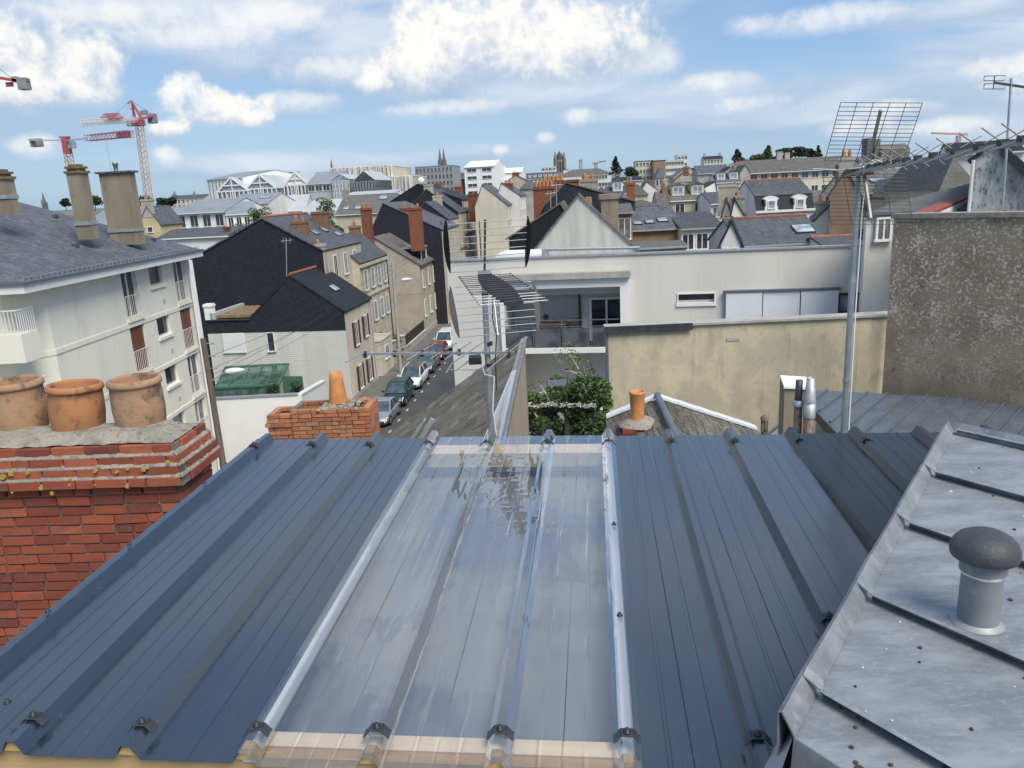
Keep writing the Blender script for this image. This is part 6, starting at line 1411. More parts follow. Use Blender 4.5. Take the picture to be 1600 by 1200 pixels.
def prof(k0, k1, lift=0.0, e0=True, e1=True):
    """cross profile (x in rib units, h from rib top)"""
    pts = []
    tw, bw_ = .013*3, .036*3
    for k in range(k0, k1+1):
        if k == k0 and not e0: pts += [(k-bw_, -RIB)] if False else []
        if not (k == k0): pts += [(k-bw_, -RIB)]
        else: pts += [(k-bw_, -RIB)]
        pts += [(k-tw, 0), (k+tw, 0), (k+bw_, -RIB)]
        if k < k1:
            for s in (.32, .50, .68):
                pts += [(k+s-.022, -RIB), (k+s-.012, -RIB+.0028), (k+s+.012, -RIB+.0028), (k+s+.022, -RIB)] if s != .5 else [(k+s-.006, -RIB), (k+s, -RIB-.0022), (k+s+.006, -RIB)]
    return [(x, h+lift) for x, h in pts]
def sheet(k0, k1, t0, t1, lift, name, mat, label=None, nseg=1, trim=None, th=.0009, sag=0):
    pr = prof(k0, k1, lift)
    if trim == 'r': pr = pr[:-3]
    if trim == 'l': pr = pr[3:]
    n = len(pr); m_ = MB(); vs = []; rr = random.Random(k0+50)
    ph = [rr.uniform(0, 6) for _ in range(4)]
    for j in range(nseg+1):
        for (x, h) in pr:
            tt_ = t0+(t1-t0)*j/nseg; hh = h
            if sag and -.039 < h-lift < -.02 or (sag and h-lift < -.041): hh += sag*(sin(tt_*3.1+ph[0]+x)*.5+sin(tt_*7.3+ph[1]+x*2)*.25)*min(1, j/2, (nseg-j)/2)
            vs.append(RP(x, tt_, hh))
    if th:
        vs2 = [v-rn*th for v in vs]; N0 = len(vs)
        fs = []
        for j in range(nseg):
            for i in range(n-1):
                a = j*n+i; fs.append((a, a+1, a+n+1, a+n)); fs.append((a+N0, a+n+N0, a+n+1+N0, a+1+N0))
        for i in range(n-1): fs.append((i+1, i, i+N0, i+1+N0)); b_ = nseg*n; fs.append((b_+i, b_+i+1, b_+i+1+N0, b_+i+N0))
        for j in range(nseg): fs.append((j*n, (j+1)*n, (j+1)*n+N0, j*n+N0)); fs.append(((j+1)*n-1, (j+1)*n-1+N0, (j+2)*n-1+N0, (j+2)*n-1))
        m_.add(vs+vs2, fs)
    else:
        m_.add(vs, [(j*n+i, j*n+i+1, (j+1)*n+i+1, (j+1)*n+i) for j in range(nseg) for i in range(n-1)])
    return part(name, m_, mat, rf_, label, world=True)
sheet(-2, 1, T0, T1, 0, 'steel_sheet', 'steel_blue', nseg=6, sag=.0012, trim='r'); sheet(4, 7, T0-.004, T1, 0, 'steel_sheet', 'steel_blue', nseg=6, sag=.0012, trim='l')
for k in (1, 4): part('rib_sheen_strip', MB().prism([RP(k-.06,T0+.02,-RIB-.004), RP(k+.06,T0+.02,-RIB-.004), RP(k+.06,T1-.02,-RIB-.004), RP(k-.06,T1-.02,-RIB-.004)], -rn*.01), 'panel_white', rf_, world=True); sheet(7, 10, T0, T1+.004, .0016, 'steel_sheet', 'steel_blue', nseg=6, sag=.0012)  # white strips added under the clear edge ribs, imitating sky reflected on them
sheet(1, 4, T0-.012, T1+.012, .0022, 'clear_sheet', 'polycarbonate', 'clear polycarbonate ribbed sheet reflecting the antennas', nseg=40, th=0, sag=.0045)
# left verge folded edge
m_ = MB(); m_.prism([RP(-2.12, T0, -RIB), RP(-2.12, T1, -RIB), RP(-2.45, T1, -RIB-.01), RP(-2.45, T0, -RIB-.01)], -rn*.002)
part('verge_flashing', MB().prism([RP(-2.10,T0,-.030), RP(-2.10,T1,-.030), RP(-2.20,T1,-.032), RP(-2.20,T0,-.032)], -rn*.0015).prism([RP(-2.20,T0,-.032), RP(-2.20,T1,-.032), RP(-2.20,T1,-.14), RP(-2.20,T0,-.14)], rbv*.0015), 'steel_blue', rf_, world=True)
# timber: fascia under the near edge, battens under the clear strip, joists
part('fascia_board', MB().prism([RP(-2.3,T0+.030,-RIB-.006), RP(10.2,T0+.030,-RIB-.006), RP(10.2,T0+.030,-.30), RP(-2.3,T0+.030,-.30)], ra_*.035), 'wood_new', rf_, world=True)
for k in range(-2, 8): part('eaves_filler', MB().prism([RP(k-.10,T0+.012,-RIB+.001), RP(k-.036,T0+.012,-.004), RP(k+.036,T0+.012,-.004), RP(k+.10,T0+.012,-RIB+.001)], ra_*.03), 'wood_new', rf_, world=True)
part('batten', MB().prism([RP(1.02,T0+.075,-RIB-.008), RP(3.98,T0+.075,-RIB-.008), RP(3.98,T0+.075,-RIB-.075), RP(1.02,T0+.075,-RIB-.075)], ra_*.055), 'wood_pale', rf_, world=True)
part('batten', MB().prism([RP(1.02,T1-.24,-RIB-.008), RP(3.98,T1-.24,-RIB-.008), RP(3.98,T1-.24,-RIB-.085), RP(1.02,T1-.24,-RIB-.085)], ra_*.14), 'wood_pale', rf_, world=True)
part('edge_board', MB().prism([RP(1.02,T0+.066,-RIB-.02), RP(3.98,T0+.066,-RIB-.02), RP(3.98,T0+.066,-RIB-.04), RP(1.02,T0+.066,-RIB-.04)], -ra_*.028), 'wood_pale', rf_, world=True)
part('ceiling_panel', MB().prism([RP(.9,T0+.07,-.20), RP(4.1,T0+.07,-.20), RP(4.1,T1-.05,-.20), RP(.9,T1-.05,-.20)], -rn*.05).prism([RP(.9,T0+.07,-.20), RP(.9,T1-.05,-.20), RP(.9,T1-.05,-.06), RP(.9,T0+.07,-.06)], -rbv*.03).prism([RP(4.1,T0+.07,-.20), RP(4.1,T1-.05,-.20), RP(4.1,T1-.05,-.06), RP(4.1,T0+.07,-.06)], rbv*.03), 'interior_grey', rf_, world=True)
# the room wall that carries the roof
part('wall', MB().prism([RP(-2.1,T0+.1,-.32), RP(10,T0+.1,-.32), RP(10,T1-.06,-.32), RP(-2.1,T1-.06,-.32)], (0,0,-5)), 'stone_pale', rf_, world=True)
# clips (saddle washers) and screws
cp = MB(); hw_ = .019
def local_fix(m_, f): m_.v = [tuple(f(Vector(v))) for v in m_.v]; return m_
def frame(k, t_, h=0):   # rotation matrix with columns rbv, ra_, rn
    o_ = inv(rf_) @ RP(k, t_, h); R3 = inv(rf_).to_3x3() @ Matrix((rbv, ra_, rn)).transposed(); return o_, R3.to_euler()
ln = .016
pr = [(-.036, -.017), (-.030, -.015), (-.0155, .0035), (.0155, .0035), (.030, -.015), (.036, -.017)]
cm = MB()
for i in range(len(pr)-1):
    (x0, h0), (x1, h1) = pr[i], pr[i+1]; d = Vector((x1-x0, 0, h1-h0)).normalized(); nn = Vector((-d.z, 0, d.x))*.002
    a, b_ = Vector((x0, 0, h0)), Vector((x1, 0, h1)); cm.prism([a-Vector((0,ln,0)), b_-Vector((0,ln,0)), b_-Vector((0,ln,0))+nn, a-Vector((0,ln,0))+nn], (0, 2*ln, 0))
clipme = mesh('rib_clip', cm, 'steel_dark'); scm = MB().lathe([(0, .018), (.0055, .018), (.0055, .009), (.0105, .009), (.0105, .006), (0, .006)], (0,0,0), 8); screwme = mesh('screw', scm, 'antenna_black')
def clip(k, t_, sc=True, cl=True):
    o_, e = frame(k, t_, .0025)
    if cl:
        o = put('rib_clip', clipme, rf_, o_, e); put('screw', screwme, o, (0, 0, 0))
    else: put('screw', screwme, rf_, o_, e)
for (x, y, k) in [(62,1122,-1), (230,1132,0), (402,1138,1), (590,1140,2), (777,1143,3), (972,1148,4), (1187,1152,5), (1297,965,6), (1375,848,7)]:
    q = PP(x, y, RO, rn)-RO; clip(k, q.dot(ra_))
for k in range(-2, 9): clip(k, T1-.20+.01*(k % 2))
for (k, t_) in [(4, 2.95), (4, 2.28), (-2, 3.4), (-2, 2.75), (-2, 2.25), (-2, 1.95)]: clip(k, t_, cl=False)
clip(-1.35, 1.78, cl=False); clip(8.5, 4.0, cl=False)
# ------------------------------------------------------------------ zinc roof (right)
ZZ = 13.80
def Z(x, y, h=0.0): return PZ(x, y, ZZ)+Vector((0, 0, h))
zA = Z(1490,676); zB = Z(1240,1152); ez = (zA-zB).normalized(); sz = Vector((ez.y, -ez.x, 0))
zt_ = thing('zinc_roof', 'weathered grey zinc roof in flat trays with standing seams, lower right corner', 'roof', tuple(zB), 0)
corner = [Z(1490,676), Z(1458,742), Z(1413,820), Z(1357,932), Z(1283,1082), zB]
# seam directions from the photo
ends = [Z(1600,706), Z(1600,790), Z(1600,880), Z(1600,1030), Z(1520,1200), None]
dirs = [((e-c).normalized() if e is not None else None) for c, e in zip(corner, ends)]; dirs[5] = dirs[4]
av = sum((d for d in dirs), Vector()).normalized()
cs_ = [zB+ez*((c-zB).dot(ez)) for c in corner]; LZ = 3.2
for i in range(5):
    a, b_ = cs_[i], cs_[i+1]
    part('zinc_tray', MB().prism([a-ez*.002, b_+ez*.002, b_+av*LZ+ez*.002, a+av*LZ-ez*.002], (0,0,-.02)), 'zinc', zt_, world=True)
for i in range(0, 5):
    a = cs_[i]+av*.015; b_ = cs_[i]+av*LZ
    lean = (-ez*.020)
    m_ = MB(); n_ = 24
    rr = random.Random(i)
    for j in range(n_):
        p0, p1 = a.lerp(b_, j/n_), a.lerp(b_, (j+1)/n_)
        w0 = .0006*sin(j*1.7+i); w1 = .0006*sin((j+1)*1.7+i)
        m_.prism([p0+lean+ez*w0+Vector((0,0,.028)), p1+lean+ez*w1+Vector((0,0,.028)), p1+Vector((0,0,0)), p0+Vector((0,0,0))], ez*.004)
        m_.prism([p0+lean+ez*w0+Vector((0,0,.028)), p1+lean+ez*w1+Vector((0,0,.028)), p1+lean+ez*(w1-.012)+Vector((0,0,.026)), p0+lean+ez*(w0-.012)+Vector((0,0,.026))], (0,0,.002))
    part('standing_seam', m_, 'zinc', zt_, world=True)
# edge upstand, slightly irregular
m_ = MB(); n_ = 20; u0 = cs_[0]+ez*.0; rr = random.Random(4)
def eb(f): return cs_[5].lerp(cs_[0], f)-sz*.0
for j in range(n_):
    f0, f1 = j/n_, (j+1)/n_; o0 = -sz*(.030+.0012*sin(f0*23)); o1 = -sz*(.030+.0012*sin(f1*23)); top = Vector((0,0,.052))
    p0, p1 = eb(f0), eb(f1)
    m_.prism([p0, p1, p1+o1+top, p0+o0+top], Vector((0,0,.003))+sz*.003)
    m_.prism([p0+o0+top, p1+o1+top, p1+o1*1.25+top*.85, p0+o0*1.25+top*.85], Vector((0,0,.003)))
    m_.prism([p0+o0*1.25+top*.85, p1+o1*1.25+top*.85, p1+o1*1.0-Vector((0,0,.24)), p0+o0*1.0-Vector((0,0,.24))], sz*.003)
part('edge_upstand', m_, 'zinc', zt_, world=True)
for i in range(1, 5): p = cs_[i]; part('seam_fold', MB().prism([p-sz*.028+Vector((0,0,.054)), p+sz*.012+Vector((0,0,.030)), p+sz*.02-ez*.03+Vector((0,0,.020)), p-sz*.026-ez*.034+Vector((0,0,.052))], (0,0,.004)), 'zinc', zt_, world=True)
m_ = MB().prism([cs_[0]-sz*.03, cs_[0]+av*LZ, cs_[0]+av*LZ+ez*.03+Vector((0,0,.045)), cs_[0]-sz*.03+ez*.03+Vector((0,0,.045))], (0,0,.003)); part('end_upstand', m_, 'zinc', zt_, world=True)
# folded down front face
fz0 = cs_[5]; part('front_face', MB().prism([fz0+Vector((0,0,-.001)), fz0+av*LZ, fz0+av*LZ-ez*.05-Vector((0,0,.30)), fz0-ez*.05-Vector((0,0,.30))], ez*.004), 'zinc', zt_, world=True)
part('wall', MB().prism([cs_[0]+sz*.02-Vector((0,0,.03)), cs_[0]+av*LZ-Vector((0,0,.03)), cs_[5]+av*LZ-Vector((0,0,.03)), cs_[5]+sz*.02-Vector((0,0,.03))], (0,0,-4)), 'cement_old', zt_, world=True)
# bent white flashing at the near corner, over the blue sheet
w0, w1, w2 = PP(1180,1200,RO,rn), PP(1236,1118,RO,rn), PP(1300,1000,RO,rn)
part('corner_flashing', MB().prism([PZ(1186,1215,13.66), PZ(1238,1120,13.70), PZ(1247,1128,13.80), PZ(1222,1200,13.78)], (0,0,.003)).prism([PZ(1238,1120,13.70), PZ(1300,1010,13.66), PZ(1312,985,13.80), PZ(1247,1128,13.80)], (.002,0,.003)), 'galvanised', zt_, world=True)
# debris
m_ = MB(); m2_ = MB(); rr = random.Random(12)
for i in range(190):
    j = rr.randint(0, 4); a, b_ = cs_[j], cs_[j+1]; q = a.lerp(b_, rr.uniform(.03, .97) if i % 3 else rr.uniform(.02, .12))+av*rr.uniform(.03, 1.5); s = rr.uniform(.0015, .0055)*(1.7 if i % 17 == 0 else 1)
    mm = m2_ if i % 3 == 2 else m_
    n_ = 6; th0 = rr.uniform(0, 6); pts = [(q.x+s*(1+rr.uniform(-.3,.5))*cos(th0+k*pi/3), q.y+s*(1+rr.uniform(-.3,.5))*sin(th0+k*pi/3), q.z+.001) for k in range(6)]
    mm.prism(pts, (0,0,.0012 if mm is m2_ else .004))
o = solo('moss_crumbs', m_, 'debris_dark', 'brown moss crumbs and dried leaves scattered on the zinc roof', 'moss'); o['kind'] = 'stuff'
o = solo('bird_droppings', m2_, 'bird_dropping', 'small white bird droppings speckled over the zinc roof', 'droppings'); o['kind'] = 'stuff'
# mushroom vent
vb = PZ(1527, 972, ZZ); d_ = (vb-CP).length; rp_ = 29/F*abs((RM3.transposed() @ (vb-CP)).z)
vt = thing('mushroom_vent', 'grey pvc vent pipe with a mushroom cap standing on the zinc roof', 'vent pipe', tuple(vb))
# height so that the cap centre appears at y=860
lo = 0
for k in range(400):
    hh_ = k*.001; q = RM3.transposed() @ (vb+Vector((0,0,hh_))-CP); py_ = 600+F*q.y/q.z
    if py_ < 872: break
part('pipe', MB().lathe([(rp_*1.02, -.01), (rp_*.98, hh_-.01)], (0,0,0), 28), 'pvc_grey', vt)
part('collar', MB().lathe([(rp_*1.12, hh_-.035), (rp_*1.14, hh_-.005), (rp_*1.05, hh_+.004)], (0,0,0), 28).lathe([(rp_*.98,hh_-.035),(rp_*1.12, hh_-.035)], (0,0,0), 28), 'pvc_grey', vt)
part('sealant', MB().lathe([(rp_*.99, hh_-.045), (rp_*1.08, hh_-.037), (rp_*1.1, hh_-.033)], (0,0,0), 28, wob=lambda t_, z: .03*sin(t_*3)), 'white_paint', vt)
cr_ = rp_*1.66; part('cap', MB().lathe([(rp_*.9, hh_+.003), (cr_*.90, hh_+.004), (cr_*.97, hh_+.008), (cr_, hh_+.020), (cr_*.985, hh_+.032), (cr_*.92, hh_+.046), (cr_*.78, hh_+.060), (cr_*.55, hh_+.071), (cr_*.28, hh_+.077), (0, hh_+.079)], (0,0,0), 36, wob=lambda t_, z: .012*sin(t_*2+1)), 'lead_cap', vt)
part('pipe_flashing', MB().lathe([(rp_*1.0, .012), (rp_*1.25, .002), (rp_*1.3, .001)], (0,0,0), 28), 'zinc', vt)
# ------------------------------------------------------------------ brick laying
BV = {}
def brick_mesh(mat, i):
    if (mat, i) in BV: return BV[(mat, i)]
    rr = random.Random(i*7+3); m_ = MB(); j = lambda s: rr.uniform(-s, s)
    # unit brick -.5..+.5 in x, y, z with chipped edges
    vs = []
    for z in (-.5, .5):
        for (x, y) in ((-.5,-.44),(-.47,-.5),(.47,-.5),(.5,-.44),(.5,.5),(-.5,.5)):
            vs.append((x+j(.012), y+j(.02), z*(.93 if True else 1)+j(.035)))
    n = 6; fs = [tuple(range(n))[::-1], tuple(range(n, 2*n))]+[(k, (k+1) % n, (k+1) % n+n, k+n) for k in range(n)]
    vs2 = vs[:]
    # soft front edge
    m_.add(vs2, fs); me = mesh('brick', m_, mat); BV[(mat, i)] = me; return me
def brick_box(t, x0, x1, y0, y1, courses, ch, mat, bl, out=None, joint=.011, rough=.0, seed=1, right=True, left=False, back=False, z0=0.0, skip=.0):
    """courses of single bricks round the front and sides of a chimney; out[i] = corbel of course i"""
    rr = random.Random(seed)
    for c_ in range(courses):
        o_ = out[c_] if out else 0; z = z0+(c_+.5)*ch; off = (bl+joint)/2*(c_ % 2)
        x = x0-o_-off+(rr.uniform(-.01,.01))
        def lay(cx, cy, L_, rot):
            if rr.random() < skip: return
            put('brick', brick_mesh(mat, rr.randint(0, 6)), t, (cx+rr.gauss(0, rough*.4), cy+rr.gauss(0, rough), z+rr.gauss(0, rough*.3)), (rr.gauss(0, rough*2), rr.gauss(0, rough*1.5), rot+rr.gauss(0, rough*3)), (L_, .10, ch-joint))
        while x < x1+o_-.03:
            xe = min(x+bl*rr.choice([1,1,1,1,.5] if seed != 1 else [1,1,1,1,1,.5]), x1+o_); xs_ = max(x, x0-o_)
            if xe-xs_ > .03: lay((xs_+xe)/2, y0-o_+.05, xe-xs_, 0)
            if back and xe-xs_ > .03: lay((xs_+xe)/2, y1+o_-.05, xe-xs_, pi)
            x = xe+joint
        for side in ((1,) if right else ())+((-1,) if left else ()):
            y = y0-o_+(.10+joint if c_ % 2 else .0)+ (0 if c_ % 2 else .105)
            while y < y1+o_-.03:
                ye_ = min(y+bl, y1+o_)
                if ye_-y > .03: lay((x1+o_-.05) if side > 0 else (x0-o_+.05), (y+ye_)/2, ye_-y, pi/2*side)
                y = ye_+joint
# chimney 1 (left, near)
k0 = P(271, 693, 4.45); zt1 = k0.z; C1 = PZ(319, 659, zt1)
ax1 = -radians(3.0)
ch1 = thing('brick_chimney', 'big dark red brick chimney with corbelled top courses and yellow lichen, left foreground', 'chimney', (k0.x, k0.y, zt1-2.2), ax1)
dep1 = (inv(ch1) @ C1).y; WX = 2.4; CH = .064
ncor = 5; nsh = 29
zz = 2.2
outs = [0.0]*nsh+[.055, .040, .022, .0]
tot = len(outs)
brick_box(ch1, -WX, 0, 0, dep1, tot, CH, 'brick_red', .205, outs, .010, .0022, 1, True, z0=zz-tot*CH)
m_ = MB().box(-WX, -.012, .014, dep1-.01, 0, zz-.012)
for i, o_ in enumerate(outs):
    if o_: z = zz-tot*CH+i*CH; m_.box(-WX, o_-.014, -o_+.014, dep1+o_-.014, z, z+CH-.002)
part('mortar', m_, 'mortar', ch1)
# thick weathered mortar shelves on the corbels
for i in (29, 30, 31):
    z = zz-tot*CH+(i+1)*CH; o_ = outs[i]; o2 = outs[i+1]
    m_ = MB(); rr = random.Random(i); n_ = 50
    for j in range(n_):
        xa_, xb_ = -WX+(WX+o_)*j/n_, -WX+(WX+o_)*(j+1)/n_; d0 = rr.uniform(.25, 1)
        m_.prism([(xa_,-o_+.004,z-.008),(xb_,-o_+.004,z-.008),(xb_,-o2+.004,z+.012*d0),(xa_,-o2+.004,z+.012*d0)], (0,0,.006))
    for j in range(14):
        ya, yb2 = -o_+(dep1+2*o_)*j/14, -o_+(dep1+2*o_)*(j+1)/14; d0 = rr.uniform(.3, 1)
        m_.prism([(o_-.004,ya,z-.008),(o_-.004,yb2,z-.008),(o2-.004,yb2,z+.014*d0),(o2-.004,ya,z+.014*d0)], (0,0,.006))
    part('mortar_fillet', m_, 'cement_old', ch1, kind=None)
# cement flaunching on top: lumpy
m_ = MB(); nx_, ny_ = 44, 14; rr = random.Random(5); vs = []
for j in range(ny_+1):
    for i in range(nx_+1):
        x = -WX+(WX-.02)*i/nx_; y = .03+(dep1-.06)*j/ny_; e = min(min(i, nx_-i)/3 if i > nx_/2 else 1, j/4, (ny_-j)/4, 1); vs.append((x, y, zz+.0+.055*sst(e, 0, 1)+rr.uniform(-.004, .006)))
m_.add(vs, [(j*(nx_+1)+i, j*(nx_+1)+i+1, (j+1)*(nx_+1)+i+1, (j+1)*(nx_+1)+i) for j in range(ny_) for i in range(nx_)], False); part('cement_cap', m_, 'cement_old', ch1)
m_ = MB(); rr = random.Random(8)
for (x, y) in [(285,720),(200,732),(231,731),(225,733),(183,737),(110,748),(110,757),(150,757),(143,758),(200,759),(66,761),(20,768),(82,770),(18,740),(44,739),(150,735),(262,722),(5,745)]:
    q = inv(ch1) @ PV(x, y, (k0.x, k0.y-.045), (k0.x-2*cos(ax1), k0.y-.045-2*sin(ax1))); s = rr.uniform(.006, .017)
    pts = [(q.x+s*(1+rr.uniform(-.35,.35))*cos(a*pi/4), q.y-.012, q.z+s*(1+rr.uniform(-.35,.35))*sin(a*pi/4)) for a in range(8)]; m_.prism(pts, (0,.012,0))
part('lichen', m_, 'lichen_yellow', ch1)
# pots
def pot(label, xc, yb_, ytop, wpx, Yg, mat, tilt=(0,0), flare=0.0, broken=False, name='chimney_pot', zbase=None):
    b0 = PZ(xc, yb_, zbase); r = wpx/2/F*abs((RM3.transposed() @ (b0-CP)).z)
    for k in range(900):
        hh_ = k*.001; q = RM3.transposed() @ (b0+Vector((0,0,hh_))-CP); py_ = 600+F*q.y/q.z
        if py_ < ytop: break
    t = thing(name, label, 'chimney pot', tuple(b0-Vector((0,0,.02)))); t.rotation_euler = (tilt[0], tilt[1], R_.uniform(0, 3))
    rr = random.Random(int(xc)); ph = rr.uniform(0, 6)
    H2 = hh_+.02; wob = lambda t_, z: .010*sin(t_*2+ph)+.006*sin(t_*3+z*9)
    part('body', MB().lathe([(r*.86, 0), (r*.93, H2*.15), (r*.97, H2*.4), (r*.955, H2*.7), (r*.93, H2*.84), (r*.95, H2*.86)], (0,0,0), 40, wob), mat, t)
    part('rim', MB().lathe([(r*.95, H2*.86), (r*1.0, H2*.875), (r*1.015, H2*.92), (r*.985, H2*.955), (r*.96, H2*.99), (r*.93, H2), (r*.87, H2*.995), (r*.84, H2*.95), (r*.80, H2*.6), (r*.78, H2*.1), (0, H2*.1)], (0,0,0), 40, wob), mat, t)
    return t
ztc = zt1+.035
pot('pale terracotta chimney pot with black stains, leftmost of the three on the big brick chimney', 36, 666, 594, 82, 0, 'terracotta_pale', (0, 0), zbase=ztc)
pot('bright orange terracotta chimney pot, middle of the three, tilted a little', 124, 668, 600, 82, 0, 'terracotta', (.03, .05), zbase=ztc)
pot('brown terracotta chimney pot with green grey foot, right of the three near the chimney corner', 222, 663, 590, 78, 0, 'terracotta_pale', (0, -.01), zbase=ztc)
# torn insulation foam / mortar between chimney and blue roof
m_ = MB(); rr = random.Random(15); nn_, mm_ = 150, 7; vs = []
for i in range(nn_+1):
    f = i/nn_; base_ = RP(-2.22, 1.75+f*1.75, -.10); wd_ = (.10*(1-f*.55)+.02*sin(i*.5)+.012*sin(i*1.7))*(1 if 0 < i < nn_ else .3)
    for j in range(mm_+1):
        g_ = j/mm_; vs.append(base_-rbv*(wd_*g_)+rn*(.045*sin(pi*(.15+.85*g_))*(1-f*.4)+rr.uniform(-.010,.012)-.10*g_*g_)+ra_*rr.uniform(-.005,.005))
m_.add(vs, [(i*(mm_+1)+j, i*(mm_+1)+j+1, (i+1)*(mm_+1)+j+1, (i+1)*(mm_+1)+j) for i in range(nn_) for j in range(mm_)], False)
solo('mortar_bead', m_, 'concrete', 'lumpy pale mortar along the left edge of the blue roof against the chimney', 'mortar')
# ------------------------------------------------------------------ chimney 2 (small worn brick stack)
YC2 = 11.6; ca = P(413, 643, YC2); cb = P(578, 635, YC2); zt2 = (ca.z+cb.z)/2
ch2 = thing('brick_chimney', 'low crumbling orange brick chimney stack with open flues, behind the blue roof edge', 'chimney', (ca.x, YC2, zt2-1.6), radians(-3)); W2 = (cb-ca).length; D2 = .62
brick_box(ch2, .42, W2, 0, D2, 24, .0665, 'brick_orange', .20, None, .010, .0045, 22, True, back=True, z0=1.6-24*.0665, skip=.01)
brick_box(ch2, 0, .41, .05, D2-.02, 23, .0665, 'brick_orange', .20, [0]*19+[.0,.03,.015,.0], .010, .005, 23, False, True, back=True, z0=1.6-24*.0665-.01)
part('mortar', MB().box(.06, .43, .08, D2-.06, 0, 1.35).box(.47, W2-.03, .02, D2-.02, 0, 1.30).box(.90, 1.32, .02, D2-.02, 1.3, 1.6).box(.40,.47,.04,D2-.03,0,1.6), 'mortar', ch2)
m_ = MB(); rr = random.Random(31)
for i in range(80): q = (rr.uniform(.85, 1.45), rr.uniform(.0, D2), 1.60); s = rr.uniform(.02, .05); m_.lathe([(s, -.02), (s*.8, s*.3), (0, s*.5)], q, 6)
part('crumbled_mortar', m_, 'cement_old', ch2)
tq = P(528, 624, YC2+.3); tp_ = P(526, 578, YC2+.3); 
def tallpot(label, bx, by, ty, Yp, prof_, mat, **k):
    b0 = P(bx, by, Yp); h = P(bx, ty, Yp).z-b0.z; t = thing('chimney_pot', label, 'chimney pot', tuple(b0)); pr2 = [(w/2/F*Yp, h*f) for w, f in prof_]; r_ = pr2[-1][0]
    part('body', MB().lathe(pr2+[(r_*.8, h*1.0), (r_*.78, h*.5)], (0,0,0), 24, k.get('wob')), mat, t); return t
tallpot('tall flared bright orange clay pot with a broken rim on the crumbling chimney', 529, 628, 582, YC2+.3, [(31,0),(29,.12),(25,.45),(22,.75),(21,1.0)], 'terracotta_bright', wob=lambda t_, z: (.03*sin(t_*5) if z > .38 else 0))
# ------------------------------------------------------------------ slate roof in the middle with gable wall
zR = 12.40; N_ = PZ(787, 682, zR); A_ = PZ(820, 531, zR); rd = (A_-N_); rd.z = 0; rd.normalize(); lf = Vector((-rd.y, rd.x, 0))
B2 = PV(608, 682, A_, A_+lf)
ms = thing('slate_roof_house', 'weathered slate roof slope with moss streaks and white lead flashing, behind the clear strip', 'roof', (A_.x, A_.y, 6), atan2(rd.y, rd.x)-pi/2)
# local: y along the ridge away, x right; far end at y=0
Bl = inv(ms) @ B2; Al = inv(ms) @ A_; slope = (Bl-Al); sl_u = slope.normalized(); SLN = slope.length*1.25; ridge_len = 6.5
sdn = Vector((0,-1,0))
nup = Vector((0,1,0)).cross(sl_u); nup = nup if nup.z > 0 else -nup
part('deck', MB().prism([Al, Al+sl_u*SLN, Al+sl_u*SLN+sdn*ridge_len, Al+sdn*ridge_len], -nup*.06), 'wood_pole', ms)
smesh = []
for i in range(6):
    rr = random.Random(i+90); w_ = .297; h_ = .34; m_ = MB(); a = [(-w_/2+.002, 0, 0), (w_/2-.002, 0, 0), (w_/2-.002+rr.uniform(-.006,.004), h_*rr.uniform(.94,1.03), 0), (-w_/2+rr.uniform(0,.006), h_*rr.uniform(.94,1.03), 0)]
    m_.prism(a, (0,0,.014)); smesh.append(mesh('slate', m_, 'slate_piece'))
EX = .205; WS = .30; nrow = int(SLN/EX); ncol = int(ridge_len/WS); rr = random.Random(77)
Rm = Matrix((Vector((0,1,0)), sl_u, Vector((0,1,0)).cross(sl_u))).transposed()
if (Rm @ Vector((0,0,1))).z < 0: Rm = Matrix((Vector((0,-1,0)), sl_u, Vector((0,-1,0)).cross(sl_u))).transposed()
cand = []
for r_i in range(nrow):
    for c_i in range(ncol+1):
        cand.append((r_i, c_i))
def sl_px(r_i, c_i):
    p = XF[ms] @ (Al+sl_u*(r_i*EX)+sdn*((c_i+.5*(r_i % 2))*WS)); q = RM3.transposed() @ (p-CP); return 800-F*q.x/q.z, 600+F*q.y/q.z, -q.z
vis = []
for rc in cand:
    x, y, d = sl_px(*rc)
    vis.append((0 if (y < 700 and 560 < x < 840) else 1, d, rc))
vis.sort(); parts_ = {v[2] for v in vis[:300]}; rest = MB()
for rc in cand:
    r_i, c_i = rc; off = (c_i+.5*(r_i % 2))*WS; base_ = Al+sl_u*(r_i*EX)+sdn*off+nup*(.010+rr.uniform(0,.003))
    tilt = Matrix.Rotation(rr.gauss(0,.022), 3, 'Z') @ Matrix.Rotation(.05+rr.gauss(0,.014), 3, 'X')
    Mx = Rm @ tilt
    if rc in parts_:
        o = put('slate', rr.choice(smesh), ms, base_, Mx.to_euler())
    else:
        w_, h_ = .296, .34; vs = [base_+Mx @ Vector(v) for v in ((-w_/2,0,0),(w_/2,0,0),(w_/2,h_,0),(-w_/2,h_,0),(-w_/2,0,.014),(w_/2,0,.014),(w_/2,h_,.014),(-w_/2,h_,.014))]
        rest.add(vs, [(4,5,6,7),(2,3,7,6),(0,1,5,4),(1,2,6,5),(3,0,4,7)])
part('slates', rest, 'slate_moss', ms, kind='stuff')
